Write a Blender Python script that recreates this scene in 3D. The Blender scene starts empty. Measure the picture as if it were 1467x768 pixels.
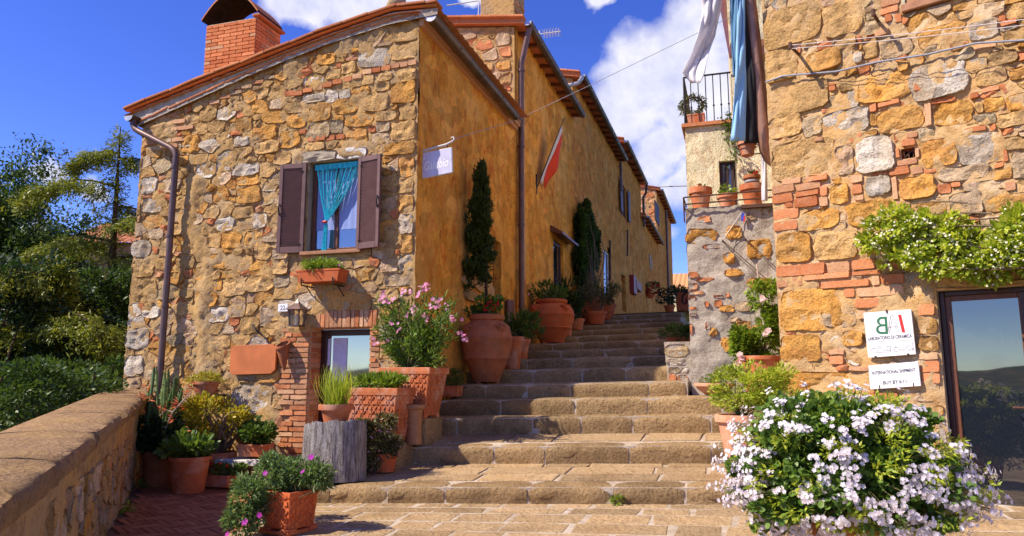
import bpy, math, random
import numpy as np
from mathutils import Vector, Matrix, noise as mnoise
R = math.radians
random.seed(7)
rng = np.random.default_rng(11)
scene = bpy.context.scene
col = scene.collection

# ------------------------------------------------------------------ camera
FPX, PITCH, YAW, CAMZ = 1040.0, R(8.53), R(17.2), 1.65
cam = bpy.data.cameras.new('camera')
cam.sensor_width = 36.0
cam.lens = 36.0 * FPX / 1467.0
cam.clip_start = 0.05
cam.clip_end = 40000
camo = bpy.data.objects.new('camera', cam)
camo.location = (0, 0, CAMZ)
camo.rotation_euler = (R(90) + PITCH, 0, YAW)
col.objects.link(camo)
scene.camera = camo
CAM = np.array([0, 0, CAMZ])
_fw = np.array([-math.sin(YAW) * math.cos(PITCH), math.cos(YAW) * math.cos(PITCH), math.sin(PITCH)])
_rt = np.array([math.cos(YAW), math.sin(YAW), 0.0])
_up = np.cross(_rt, _fw)
def ray(u, v): return _fw + _rt * ((u - 733.5) / FPX) + _up * ((384 - v) / FPX)
def on_plane(u, v, n, p):
    d = ray(u, v); n = np.array(n, float)
    return CAM + d * (np.dot(np.array(p, float) - CAM, n) / np.dot(d, n))
def onY(u, v, y): return on_plane(u, v, (0, 1, 0), (0, y, 0))
def onX(u, v, x): return on_plane(u, v, (1, 0, 0), (x, 0, 0))
def onZ(u, v, z): return on_plane(u, v, (0, 0, 1), (0, 0, z))
def atD(u, v, d):
    return CAM + ray(u, v) * d

# ------------------------------------------------------------------ sun and sky
SUN_EL = R(46)
SUN_TRAVEL = Vector((0.824 * math.cos(SUN_EL), 0.566 * math.cos(SUN_EL), -math.sin(SUN_EL)))
sun = bpy.data.lights.new('sun', 'SUN')
sun.energy = 5.0
sun.angle = R(0.53)
sun.color = (1.0, 0.89, 0.72)
suno = bpy.data.objects.new('sun', sun)
suno.rotation_euler = SUN_TRAVEL.to_track_quat('-Z', 'Y').to_euler()
suno.location = (-20, -15, 30)
col.objects.link(suno)

world = bpy.data.worlds.new('World')
scene.world = world
world.use_nodes = True
wn, wl = world.node_tree.nodes, world.node_tree.links
wn.clear()
sky = wn.new('ShaderNodeTexSky')
sky.sky_type = 'NISHITA'
sky.sun_disc = False
sky.sun_elevation = SUN_EL
sky.sun_rotation = math.atan2(-0.824, -0.566)
sky.altitude = 500
sky.air_density = 0.85
sky.dust_density = 0.0
sky.ozone_density = 4.0
hs = wn.new('ShaderNodeHueSaturation')
hs.inputs['Saturation'].default_value = 1.24
hs.inputs['Hue'].default_value = 0.528
hs.inputs['Value'].default_value = 1.18
wl.new(sky.outputs[0], hs.inputs['Color'])
tc = wn.new('ShaderNodeTexCoord')
def wmath(op, a, b=None, clamp=False):
    n = wn.new('ShaderNodeMath'); n.operation = op; n.use_clamp = clamp
    for i, x in enumerate((a, b)):
        if x is None: continue
        if isinstance(x, (int, float)): n.inputs[i].default_value = x
        else: wl.new(x, n.inputs[i])
    return n.outputs[0]
def wnoise(scale, detail, rough=.6, vec=None, dist=0.0):
    n = wn.new('ShaderNodeTexNoise'); n.inputs['Scale'].default_value = scale
    n.inputs['Detail'].default_value = detail; n.inputs['Roughness'].default_value = rough
    n.inputs['Distortion'].default_value = dist
    wl.new(vec if vec is not None else tc.outputs['Generated'], n.inputs['Vector'])
    return n.outputs[0]
# clouds: soft cumulus bodies seen in these directions, and a scatter of others all round the sky
CLOUDS = [(985, 75, 62), (945, 120, 78), (890, 165, 55), (985, 165, 70), (1010, 30, 55), (930, 215, 52), (905, 260, 36), (975, 250, 40), (1060, 120, 90), (1050, 210, 70), (1120, 60, 110),
          (945, 345, 34), (480, 2, 46), (530, -4, 50), (425, 0, 36), (585, -10, 40), (866, 2, 20), (140, 268, 22), (55, 255, 24), (20, 350, 22), (690, 5, 18)]
warp = wnoise(5.0, 5, .6)
vm = wn.new('ShaderNodeVectorMath'); vm.operation = 'SCALE'
nz3 = wn.new('ShaderNodeTexNoise'); nz3.inputs['Scale'].default_value = 9.0; nz3.inputs['Detail'].default_value = 6
wl.new(tc.outputs['Generated'], nz3.inputs['Vector'])
sub = wn.new('ShaderNodeVectorMath'); sub.operation = 'SUBTRACT'; sub.inputs[1].default_value = (.5, .5, .5)
wl.new(nz3.outputs['Color'], sub.inputs[0]); wl.new(sub.outputs[0], vm.inputs[0]); vm.inputs['Scale'].default_value = 0.11
wadd = wn.new('ShaderNodeVectorMath'); wadd.operation = 'ADD'
wl.new(tc.outputs['Generated'], wadd.inputs[0]); wl.new(vm.outputs[0], wadd.inputs[1])
CDIR = [(ray(u, v) / np.linalg.norm(ray(u, v)), rpx) for (u, v, rpx) in CLOUDS]
_cr = random.Random(5)
for k in range(13):                      # fair-weather cumulus low over the valley, all round behind the viewer
    az = math.radians(-172 + k * 13.5 + _cr.uniform(-4, 4)); el = math.radians(_cr.uniform(4, 15))
    for j in range(3):
        a2, e2 = az + math.radians((j - 1) * 3.2), el + math.radians(_cr.uniform(-.5, .8))
        CDIR.append((np.array([math.cos(a2) * math.cos(e2), math.sin(a2) * math.cos(e2), math.sin(e2)]), _cr.uniform(26, 48)))
acc = None
for (d, rpx) in CDIR:
    ds = wn.new('ShaderNodeVectorMath'); ds.operation = 'DISTANCE'
    ds.inputs[1].default_value = tuple(d)
    wl.new(wadd.outputs[0], ds.inputs[0])
    r = rpx / FPX
    val = wmath('SUBTRACT', 1.0, wmath('DIVIDE', ds.outputs['Value'], r * 1.25))
    acc = val if acc is None else wmath('MAXIMUM', acc, val)
acc = wmath('MAXIMUM', acc, 0.0)
fine = wnoise(16.0, 9, .62)
body = wmath('ADD', wmath('MULTIPLY', acc, 1.35), wmath('MULTIPLY', wmath('SUBTRACT', fine, .5), 0.9))
# scatter of cumulus behind and beside the viewer, fading out where the picture looks (there the list above rules)
sep = wn.new('ShaderNodeSeparateXYZ'); wl.new(tc.outputs['Generated'], sep.inputs[0])
gen = wmath('SUBTRACT', wnoise(3.2, 8, .58), .555)
behind = wmath('MULTIPLY', wmath('SUBTRACT', 0.35, sep.outputs['Y']), 2.0, clamp=True)
gen = wmath('MULTIPLY', wmath('MULTIPLY', gen, 5.0), behind)
mask = wmath('MAXIMUM', wmath('MULTIPLY', wmath('SUBTRACT', body, .22), 2.1), gen)
mask = wmath('MULTIPLY', wmath('MAXIMUM', mask, 0.0), 1.0, clamp=True)
mask = wmath('MULTIPLY', mask, 0.93)
shade = wn.new('ShaderNodeValToRGB')
shade.color_ramp.elements[0].position = .3; shade.color_ramp.elements[0].color = (2.7, 2.9, 4.3, 1)
shade.color_ramp.elements[1].position = .62; shade.color_ramp.elements[1].color = (5.3, 5.2, 5.6, 1)
wl.new(wnoise(11.0, 7, .6), shade.inputs[0])
mx = wn.new('ShaderNodeMix'); mx.data_type = 'RGBA'
wl.new(mask, mx.inputs['Factor']); wl.new(hs.outputs[0], mx.inputs['A']); wl.new(shade.outputs[0], mx.inputs['B'])
bg = wn.new('ShaderNodeBackground')
bg.inputs['Strength'].default_value = 0.13
wl.new(mx.outputs['Result'], bg.inputs['Color'])
wo = wn.new('ShaderNodeOutputWorld')
wl.new(bg.outputs[0], wo.inputs['Surface'])

scene.view_settings.view_transform = 'Standard'
scene.view_settings.look = 'None'
scene.view_settings.exposure = 0.66
scene.view_settings.gamma = 1.0
scene.view_settings.use_curve_mapping = False
scene.cycles.max_bounces = 6
scene.cycles.diffuse_bounces = 4
scene.cycles.transparent_max_bounces = 8
# ------------------------------------------------------------------ object helpers
ORG = {}
def link(o): col.objects.link(o); return o
def thing(name, label, cat, loc, group=None):
    o = bpy.data.objects.new(name, None)
    o.location = loc; o['label'] = label; o['category'] = cat
    if group: o['group'] = group
    o.empty_display_size = .1
    ORG[o.as_pointer()] = np.array(loc, float)
    return link(o)
def org(o): return ORG[o.as_pointer()]
def fast_mesh(name, V, faces_flat, sizes):
    me = bpy.data.meshes.new(name)
    V = np.asarray(V, np.float32)
    me.vertices.add(len(V)); me.vertices.foreach_set('co', V.ravel())
    faces_flat = np.asarray(faces_flat, np.int32); sizes = np.asarray(sizes, np.int32)
    me.loops.add(len(faces_flat)); me.loops.foreach_set('vertex_index', faces_flat)
    me.polygons.add(len(sizes))
    st = np.concatenate([[0], np.cumsum(sizes)[:-1]]).astype(np.int32)
    me.polygons.foreach_set('loop_start', st)
    me.update(calc_edges=True)
    return me
def emit(name, me, mat, parent=None, loc=None, smooth=0):
    """link a mesh (vertices already local); smooth = crease angle in degrees, 0 = flat"""
    o = bpy.data.objects.new(name, me)
    if mat: me.materials.append(mat) if not me.materials else None
    if smooth:
        me.polygons.foreach_set('use_smooth', np.ones(len(me.polygons), bool))
        if smooth < 180: me.set_sharp_from_angle(angle=R(smooth))
    if parent is not None:
        o.parent = parent; ORG[o.as_pointer()] = org(parent)
        if loc is not None: o.location = loc
    else:
        o.location = loc if loc is not None else (0, 0, 0)
        ORG[o.as_pointer()] = np.array(o.location)
    return link(o)
def bev(o, w=.01, seg=2):
    m = o.modifiers.new('bevel', 'BEVEL'); m.width = w; m.segments = seg; m.limit_method = 'ANGLE'; m.angle_limit = R(40)
    return o
def tag(o, label=None, cat=None, group=None, kind=None):
    if label: o['label'] = label
    if cat: o['category'] = cat
    if group: o['group'] = group
    if kind: o['kind'] = kind
    return o

class MB:
    def __init__(s): s.v = []; s.f = []
    def add(s, vs, fs):
        b = len(s.v); s.v.extend([tuple(map(float, p)) for p in vs]); s.f.extend([tuple(i + b for i in f) for f in fs]); return s
    def box(s, x0, y0, z0, x1, y1, z1):
        return s.add([(x0, y0, z0), (x1, y0, z0), (x1, y1, z0), (x0, y1, z0), (x0, y0, z1), (x1, y0, z1), (x1, y1, z1), (x0, y1, z1)],
                     [(0, 3, 2, 1), (4, 5, 6, 7), (0, 1, 5, 4), (1, 2, 6, 5), (2, 3, 7, 6), (3, 0, 4, 7)])
    def obox(s, c, a, b, d):
        c, a, b, d = (np.array(k, float) for k in (c, a, b, d))
        vs = [c + i * a + j * b + k * d for k in (-1, 1) for (i, j) in ((-1, -1), (1, -1), (1, 1), (-1, 1))]
        fs = [(0, 3, 2, 1), (4, 5, 6, 7), (0, 1, 5, 4), (1, 2, 6, 5), (2, 3, 7, 6), (3, 0, 4, 7)]
        if np.dot(np.cross(a, b), d) < 0: fs = [f[::-1] for f in fs]
        return s.add(vs, fs)
    def tube(s, pts, r, n=8, caps=True, arc=None):
        pts = [np.array(p, float) for p in pts]
        rs = r if isinstance(r, (list, tuple)) else [r] * len(pts)
        b = len(s.v); prev = None
        for i, p in enumerate(pts):
            t = (pts[min(i + 1, len(pts) - 1)] - pts[max(i - 1, 0)]); t = t / (np.linalg.norm(t) + 1e-9)
            if prev is None:
                h = np.array([0, 0, 1.0]) if abs(t[2]) < .9 else np.array([1.0, 0, 0])
                a = np.cross(t, h)
            else: a = prev - t * np.dot(prev, t)
            a = a / (np.linalg.norm(a) + 1e-9); prev = a
            c = np.cross(t, a)
            for k in range(n):
                w = 2 * math.pi * k / n
                s.v.append(tuple(p + rs[i] * (math.cos(w) * a + math.sin(w) * c)))
        for i in range(len(pts) - 1):
            for k in range(n):
                k2 = (k + 1) % n
                s.f.append((b + i * n + k, b + i * n + k2, b + (i + 1) * n + k2, b + (i + 1) * n + k))
        if caps:
            s.f.append(tuple(b + k for k in range(n))[::-1]); s.f.append(tuple(b + (len(pts) - 1) * n + k for k in range(n)))
        return s
    def lathe(s, prof, n=28, c=(0, 0, 0), wob=0.0, cap0=True, cap1=False):
        b = len(s.v)
        for i, (r, z) in enumerate(prof):
            for k in range(n):
                w = 2 * math.pi * k / n
                rr = r * (1 + wob * mnoise.noise(Vector((math.cos(w) * 2, math.sin(w) * 2, z * 6 + c[0] * 3))))
                s.v.append((c[0] + rr * math.cos(w), c[1] + rr * math.sin(w), c[2] + z))
        for i in range(len(prof) - 1):
            for k in range(n):
                k2 = (k + 1) % n
                s.f.append((b + i * n + k, b + i * n + k2, b + (i + 1) * n + k2, b + (i + 1) * n + k))
        if cap0: s.f.append(tuple(b + k for k in range(n))[::-1])
        if cap1: s.f.append(tuple(b + (len(prof) - 1) * n + k for k in range(n)))
        return s
    def prism(s, poly, ext):
        poly = [np.array(p, float) for p in poly]; ext = np.array(ext, float); n = len(poly)
        vs = poly + [p + ext for p in poly]
        fs = [tuple(range(n))[::-1], tuple(range(n, 2 * n))] + [(i, (i + 1) % n, n + (i + 1) % n, n + i) for i in range(n)]
        nrm = np.zeros(3)
        for i in range(n): nrm += np.cross(poly[i], poly[(i + 1) % n])
        if np.dot(nrm, ext) < 0: fs = [f[::-1] for f in fs]
        return s.add(vs, fs)
    def grid(s, P):
        """P[i][j] points"""
        b = len(s.v); m = len(P[0])
        for r_ in P: s.v.extend([tuple(map(float, p)) for p in r_])
        for i in range(len(P) - 1):
            for j in range(m - 1):
                s.f.append((b + i * m + j, b + i * m + j + 1, b + (i + 1) * m + j + 1, b + (i + 1) * m + j))
        return s
    def build(s, name, mat, parent=None, smooth=0, loc=None):
        """vertices are in world space; origin = the parent's, or loc"""
        o0 = org(parent) if parent is not None else (np.array(loc, float) if loc is not None else np.zeros(3))
        me = bpy.data.meshes.new(name)
        v = np.array(s.v) - o0
        me.from_pydata(v.tolist(), [], s.f); me.update()
        return emit(name, me, mat, parent, None if parent is not None else o0, smooth)
    def local(s, name, mat, parent, smooth=0, loc=None):
        """vertices are local to the parent"""
        me = bpy.data.meshes.new(name); me.from_pydata(s.v, [], s.f); me.update()
        return emit(name, me, mat, parent, loc, smooth)

def nz(x, y, z=0.0): return mnoise.noise(Vector((x, y, z)))
def fbm(x, y, z=0.0, o=4): return mnoise.fractal(Vector((x, y, z)), 1.0, 2.0, o)

# ------------------------------------------------------------------ materials
class Nd:
    def __init__(s, name):
        s.m = bpy.data.materials.new(name); s.m.use_nodes = True
        s.n, s.l = s.m.node_tree.nodes, s.m.node_tree.links
        s.n.clear()
        s.out = s.n.new('ShaderNodeOutputMaterial')
        s.geo = s.n.new('ShaderNodeNewGeometry')
        s.pos = s.geo.outputs['Position']
    def put(s, inp, x):
        if isinstance(x, (int, float)): inp.default_value = x
        elif isinstance(x, (tuple, list)): inp.default_value = tuple(x) + ((1,) if len(x) == 3 and len(inp.default_value) == 4 else ())
        else: s.l.new(x, inp)
    def mapped(s, scale=(1, 1, 1), rot=(0, 0, 0)):
        n = s.n.new('ShaderNodeMapping'); n.inputs['Scale'].default_value = scale; n.inputs['Rotation'].default_value = rot
        s.l.new(s.pos, n.inputs['Vector']); return n.outputs[0]
    def noise(s, scale, detail=5, rough=.6, vec=None, dist=0.0):
        n = s.n.new('ShaderNodeTexNoise'); n.inputs['Scale'].default_value = scale; n.inputs['Detail'].default_value = detail
        n.inputs['Roughness'].default_value = rough; n.inputs['Distortion'].default_value = dist
        s.l.new(vec if vec is not None else s.pos, n.inputs['Vector']); return n.outputs[0]
    def vor(s, scale, feat='F1', vec=None):
        n = s.n.new('ShaderNodeTexVoronoi'); n.inputs['Scale'].default_value = scale; n.feature = feat
        s.l.new(vec if vec is not None else s.pos, n.inputs['Vector']); return n.outputs['Distance']
    def ramp(s, fac, stops):
        n = s.n.new('ShaderNodeValToRGB'); e = n.color_ramp.elements
        while len(e) < len(stops): e.new(.5)
        for el, (p, c) in zip(e, stops):
            el.position = p; el.color = (tuple(c) + (1,)) if not isinstance(c, (int, float)) else (c, c, c, 1)
        s.put(n.inputs[0], fac); return n.outputs[0]
    def mix(s, fac, a, b, mode='MIX'):
        n = s.n.new('ShaderNodeMix'); n.data_type = 'RGBA'; n.blend_type = mode
        s.put(n.inputs['Factor'], fac); s.put(n.inputs['A'], a); s.put(n.inputs['B'], b); return n.outputs['Result']
    def math(s, op, a, b=0.0, clamp=False):
        n = s.n.new('ShaderNodeMath'); n.operation = op; n.use_clamp = clamp
        s.put(n.inputs[0], a); s.put(n.inputs[1], b); return n.outputs[0]
    def objrand(s):
        n = s.n.new('ShaderNodeObjectInfo'); return n.outputs['Random']
    def island(s): return s.geo.outputs['Random Per Island']
    def vary(s, color, rnd, lo=.8, hi=1.15):
        """multiply the colour by a random brightness"""
        f = s.math('ADD', s.math('MULTIPLY', rnd, hi - lo), lo)
        c = s.n.new('ShaderNodeCombineXYZ')
        for i in range(3): s.l.new(f, c.inputs[i])
        return s.mix(1.0, color, c.outputs[0], 'MULTIPLY')
    def bump(s, h, strength=.5, dist=.01, prev=None):
        n = s.n.new('ShaderNodeBump'); n.inputs['Strength'].default_value = strength; n.inputs['Distance'].default_value = dist
        s.l.new(h, n.inputs['Height'])
        if prev is not None: s.l.new(prev, n.inputs['Normal'])
        return n.outputs[0]
    def bsdf(s, color, rough=.8, normal=None, spec=.3, metal=0.0, **kw):
        n = s.n.new('ShaderNodeBsdfPrincipled')
        s.put(n.inputs['Base Color'], color); s.put(n.inputs['Roughness'], rough); s.put(n.inputs['Metallic'], metal)
        n.inputs['Specular IOR Level'].default_value = spec
        if normal is not None: s.l.new(normal, n.inputs['Normal'])
        for k, v in kw.items(): s.put(n.inputs[k.replace('_', ' ')], v)
        return n.outputs[0]
    def done(s, sh): s.l.new(sh, s.out.inputs['Surface']); return s.m

M = {}
def stone_mat(key, c1, c2, dark, blotch=None, bstr=.8):
    N = Nd(key)
    a = N.noise(7, 6, .65); b = N.noise(38, 5, .7); c = N.noise(2.3, 3)
    colr = N.mix(N.ramp(a, [(.35, 0.0), (.65, 1.0)]), c1, c2)
    if blotch: colr = N.mix(N.math('MULTIPLY', N.ramp(c, [(.5, 0.0), (.62, 1.0)]), .6), colr, blotch)
    colr = N.mix(N.math('MULTIPLY', N.ramp(b, [(.34, 1.0), (.5, 0.0)]), .75), colr, dark)
    colr = N.mix(N.math('MULTIPLY', N.ramp(N.noise(1.3, 4, .6), [(.46, 0.0), (.64, 1.0)]), .45), colr, (.40, .25, .115))
    colr = N.vary(colr, N.objrand(), .76, 1.16)
    stn = N.noise(2.6, 4, .6, N.mapped((1, 1, .18)))
    colr = N.mix(N.math('MULTIPLY', N.ramp(stn, [(.52, 0.0), (.68, 1.0)]), .4), colr, (.17, .105, .05))
    v = N.vor(24)
    nr = N.bump(a, .7, .06)
    nr = N.bump(b, bstr, .034, nr)
    nr = N.bump(v, .35, .02, nr)
    M[key] = N.done(N.bsdf(colr, .92, nr, .15))
stone_mat('stone_t', (.55, .32, .115), (.65, .41, .175), (.24, .135, .05), (.48, .33, .18))
stone_mat('stone_o', (.64, .295, .06), (.70, .38, .105), (.28, .125, .035), (.52, .23, .07))
stone_mat('stone_w', (.62, .53, .42), (.78, .71, .62), (.34, .24, .15), (.54, .38, .22), 1.0)
stone_mat('stone_p', (.56, .40, .25), (.66, .5, .34), (.32, .2, .11), (.55, .31, .18))
stone_mat('stone_g', (.42, .32, .2), (.52, .41, .27), (.2, .13, .065), (.5, .35, .17))
stone_mat('step', (.33, .215, .105), (.42, .285, .145), (.10, .06, .028), (.25, .16, .075))
stone_mat('slab', (.40, .27, .145), (.49, .345, .195), (.19, .12, .06), (.47, .31, .16), .6)
stone_mat('coping', (.34, .205, .105), (.43, .275, .145), (.11, .06, .03), (.50, .31, .12))
def brick_mat(key, c1, c2, dust=(.55, .38, .26), d=.35):
    N = Nd(key)
    a = N.noise(14, 5, .6); b = N.noise(60, 4, .7)
    colr = N.mix(N.objrand(), c1, c2)
    colr = N.mix(N.math('MULTIPLY', N.ramp(a, [(.5, 0.0), (.72, 1.0)]), d), colr, dust)
    colr = N.mix(N.math('MULTIPLY', N.ramp(b, [(.33, 1.0), (.5, 0.0)]), .5), colr, (.2, .06, .025))
    colr = N.vary(colr, N.objrand(), .8, 1.12)
    nr = N.bump(b, .6, .012, N.bump(a, .4, .02))
    M[key] = N.done(N.bsdf(colr, .9, nr, .15))
brick_mat('brick', (.52, .17, .065), (.60, .25, .11))
brick_mat('brick_pale', (.52, .24, .12), (.60, .36, .2))
brick_mat('brick_chimney', (.60, .17, .06), (.66, .24, .1), (.55, .36, .2), .25)
brick_mat('paver', (.34, .12, .055), (.42, .17, .08), (.33, .2, .12), .3)
brick_mat('roof_tile', (.50, .17, .075), (.58, .23, .1), (.5, .36, .25), .4)
brick_mat('far_tile', (.62, .30, .12), (.70, .38, .17), (.6, .5, .35), .4)
def mortar_mat(key, c1, c2, c3, c4):
    N = Nd(key)
    a = N.noise(1.6, 4, .6); b = N.noise(9, 6, .7); c = N.noise(55, 4, .7); e = N.noise(4.5, 4, .55, dist=.6)
    colr = N.mix(N.ramp(a, [(.42, 0.0), (.58, 1.0)]), c1, c2)
    colr = N.mix(N.math('MULTIPLY', N.ramp(e, [(.56, 0.0), (.66, 1.0)]), .7), colr, c3)
    colr = N.mix(N.math('MULTIPLY', N.ramp(b, [(.36, 1.0), (.5, 0.0)]), .6), colr, c4)
    nr = N.bump(c, .7, .012, N.bump(b, .8, .04))
    M[key] = N.done(N.bsdf(colr, .95, nr, .1))
mortar_mat('mortar_gable', (.50, .31, .125), (.44, .30, .16), (.58, .35, .12), (.2, .105, .04))
mortar_mat('mortar_right', (.58, .35, .145), (.52, .35, .18), (.66, .50, .33), (.28, .14, .05))
mortar_mat('mortar_grey', (.40, .34, .28), (.46, .40, .33), (.58, .52, .45), (.24, .18, .13))
mortar_mat('grout', (.52, .43, .34), (.44, .35, .26), (.6, .52, .44), (.3, .22, .14))
mortar_mat('grout_dark', (.2, .13, .08), (.17, .11, .07), (.24, .17, .1), (.1, .06, .03))
def stucco_mat(key, c1, c2, c3, cream, streak=True):
    N = Nd(key)
    st = N.mapped((1.0, .85, .5), (R(14), 0, 0))
    a = N.noise(3.2, 6, .62, st, .4); b = N.noise(11, 5, .65, st); e = N.noise(.8, 4, .6); f = N.noise(46, 4, .7); g = N.noise(6.5, 5, .6, st, .8)
    colr = N.mix(N.ramp(a, [(.36, 0.0), (.64, 1.0)]), c1, c2)
    colr = N.mix(N.math('MULTIPLY', N.ramp(g, [(.54, 0.0), (.66, 1.0)]), .8), colr, c3)
    colr = N.mix(N.math('MULTIPLY', N.ramp(e, [(.5, 0.0), (.68, 1.0)]), .5), colr, cream)
    colr = N.mix(N.math('MULTIPLY', N.ramp(b, [(.3, 1.0), (.46, 0.0)]), .6), colr, (.30, .11, .025))
    colr = N.mix(N.math('MULTIPLY', N.ramp(f, [(.34, 1.0), (.48, 0.0)]), .5), colr, (.30, .11, .025))
    vc = N.n.new('ShaderNodeTexVoronoi'); vc.inputs['Scale'].default_value = 4.2; N.l.new(N.mapped((1, .8, 1.15)), vc.inputs['Vector'])
    bw = N.n.new('ShaderNodeRGBToBW'); N.l.new(vc.outputs['Color'], bw.inputs[0]); colr = N.vary(colr, bw.outputs[0], .82, 1.3)
    ve = N.vor(4.2, 'DISTANCE_TO_EDGE', N.mapped((1, .8, 1.15)))
    colr = N.mix(N.math('MULTIPLY', N.ramp(ve, [(.0, 1.0), (.05, 0.0)]), N.math('MULTIPLY', N.ramp(e, [(.42, 1.0), (.55, 0.0)]), .5)), colr, (.3, .12, .03))
    nr = N.bump(f, .9, .02, N.bump(b, .9, .05, N.bump(a, .6, .07)))
    M[key] = N.done(N.bsdf(colr, .95, nr, .1))
stucco_mat('stucco', (.72, .285, .034), (.84, .42, .07), (.64, .14, .022), (.85, .52, .16))
stucco_mat('stucco_far', (.74, .25, .034), (.84, .37, .065), (.64, .13, .022), (.85, .46, .14))
stucco_mat('cream', (.70, .62, .40), (.75, .68, .46), (.62, .5, .27), (.72, .62, .4))
def simple(key, c, rough=.6, metal=0.0, spec=.4, var=.25, scale=12, bump=.2, c2=None, **kw):
    N = Nd(key)
    a = N.noise(scale, 5, .6)
    dk = c2 or tuple(k * (1 - var) for k in c)
    colr = N.mix(N.ramp(a, [(.35, 0.0), (.68, 1.0)]), dk, c)
    nr = N.bump(N.noise(scale * 5, 4, .6), bump, .006) if bump else None
    M[key] = N.done(N.bsdf(colr, rough, nr, spec, metal, **kw)); return M[key]
simple('pipe', (.17, .09, .075), .4, .35, .5, .35, 5, .1, c2=(.1, .06, .055))
simple('gutter', (.15, .09, .055), .45, .4, .5, .4, 4, .15, c2=(.07, .05, .035))
simple('copper', (.46, .24, .16), .38, .35, .5, .4, 5, .05)
simple('zinc', (.5, .5, .52), .4, .6)
simple('iron', (.03, .026, .026), .6, .3, .4, .4, 30)
simple('rust', (.14, .07, .045), .8, .1, .3, .5, 25)
simple('white_metal', (.62, .6, .58), .5, .0, .4, .25, 14)
simple('shutter', (.155, .075, .07), .55, 0, .4, .25, 9, .2)
simple('shutter_dark', (.05, .03, .03), .6, 0, .3)
simple('frame_wood', (.16, .055, .025), .45, 0, .4, .35, 10, .2)
simple('door_wood', (.05, .016, .011), .4, 0, .45, .4, 9, .2)
simple('light_wood', (.42, .2, .09), .6, 0, .3, .3, 9, .2)
simple('sill', (.42, .21, .12), .85, 0, .2, .3, 12, .5)
simple('brown_black', (.035, .02, .014), .95, 0, .05, .4)
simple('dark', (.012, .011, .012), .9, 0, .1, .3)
simple('white_paint', (.80, .79, .80), .5, 0, .35, .06, 8, .05)
simple('lilac_paint', (.62, .60, .78), .55, 0, .35, .16, 14, .1)
simple('cream_letter', (.85, .83, .86), .5, 0, .3, .03, 8, 0)
simple('ink_blue', (.02, .02, .07), .6, 0, .3, .1, 20, 0)
simple('ink_grey', (.22, .23, .27), .6, 0, .3, .1, 20, 0)
simple('ink_green', (.03, .16, .075), .6, 0, .3, .1, 20, 0)
simple('ink_red', (.75, .03, .03), .6, 0, .3, .1, 20, 0)
simple('enamel_orange', (.60, .175, .05), .55, 0, .35, .25, 5, .12)
simple('turquoise', (.03, .56, .72), .5, 0, .4, .3, 20, 0)
simple('bead_red', (.7, .03, .03), .4)
simple('cord_white', (.72, .64, .62), .7)
simple('cable', (.30, .31, .37), .6)
simple('soil', (.06, .035, .02), .95, 0, .1, .5, 40, .8)
simple('black_plastic', (.015, .015, .016), .5)
simple('mailbox_red', (.30, .02, .015), .5)
simple('bark', (.10, .065, .04), .95, 0, .1, .5, 14, .9)
simple('stem', (.14, .13, .05), .8)
simple('stem_woody', (.22, .15, .1), .85, 0, .2, .4, 30)
simple('cane', (.50, .36, .3), .7)
simple('plaster_white', (.66, .62, .58), .9, 0, .15, .25, 9, .6)
simple('lintel_stone', (.40, .33, .25), .92, 0, .15, .25, 8, .7)
simple('flag_red', (.72, .06, .02), .7, 0, .2, .15, 6, 0)
simple('flag_white', (.66, .63, .64), .75, 0, .2, .1, 6, 0)
simple('flag_green', (.03, .16, .05), .7, 0, .2, .1, 6, 0)
simple('ribbon_blue', (.05, .08, .5), .6, 0, .2, .1, 6, 0)
simple('lace_sky_reflect', (.26, .34, .66), .8, 0, .1, .1, 60, .1)  # curtain blue holds the sky's reflection as painted colour
# glass: a dark pane that mirrors the sky and the hills opposite
N = Nd('glass'); M['glass'] = N.done(N.bsdf((.012, .016, .025), .015, N.bump(N.noise(1.4, 2), .03, .02), .5, 0.0, IOR=2.3))
N = Nd('glass_blue'); M['glass_blue'] = N.done(N.bsdf((.02, .03, .06), .03, None, .5, 0.0, IOR=3.4))
# lantern glass
N = Nd('lantern_glass'); M['lantern_glass'] = N.done(N.bsdf((.55, .48, .4), .08, None, .5, 0.0, Transmission_Weight=.85, IOR=1.2))
def pot_mat(key, c1, c2, dust, amt=.4):
    N = Nd(key)
    a = N.noise(6, 6, .65); b = N.noise(45, 4, .65); e = N.noise(4.5, 4, .6)
    colr = N.mix(N.ramp(a, [(.35, 0.0), (.65, 1.0)]), c1, c2)
    colr = N.mix(N.math('MULTIPLY', N.ramp(N.noise(8, 5, .65, N.mapped((1, 1, .5))), [(.54, 0.0), (.7, 1.0)]), .5), colr, (.17, .075, .04))
    colr = N.mix(N.math('MULTIPLY', N.ramp(e, [(.48, 0.0), (.66, 1.0)]), amt), colr, dust)
    colr = N.mix(N.math('MULTIPLY', N.ramp(b, [(.3, 1.0), (.45, 0.0)]), .35), colr, (.2, .06, .03))
    colr = N.vary(colr, N.objrand(), .85, 1.1)
    nr = N.bump(b, .3, .006, N.bump(a, .25, .012))
    M[key] = N.done(N.bsdf(colr, .82, nr, .2))
pot_mat('terracotta', (.45, .12, .042), (.56, .175, .068), (.60, .42, .31), .5)
pot_mat('terracotta_pale', (.58, .25, .14), (.66, .31, .18), (.64, .42, .3), .4)
pot_mat('terracotta_old', (.30, .095, .04), (.42, .15, .065), (.2, .115, .06), .5)
pot_mat('terracotta_red', (.52, .11, .035), (.60, .15, .05), (.5, .22, .1), .3)
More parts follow.
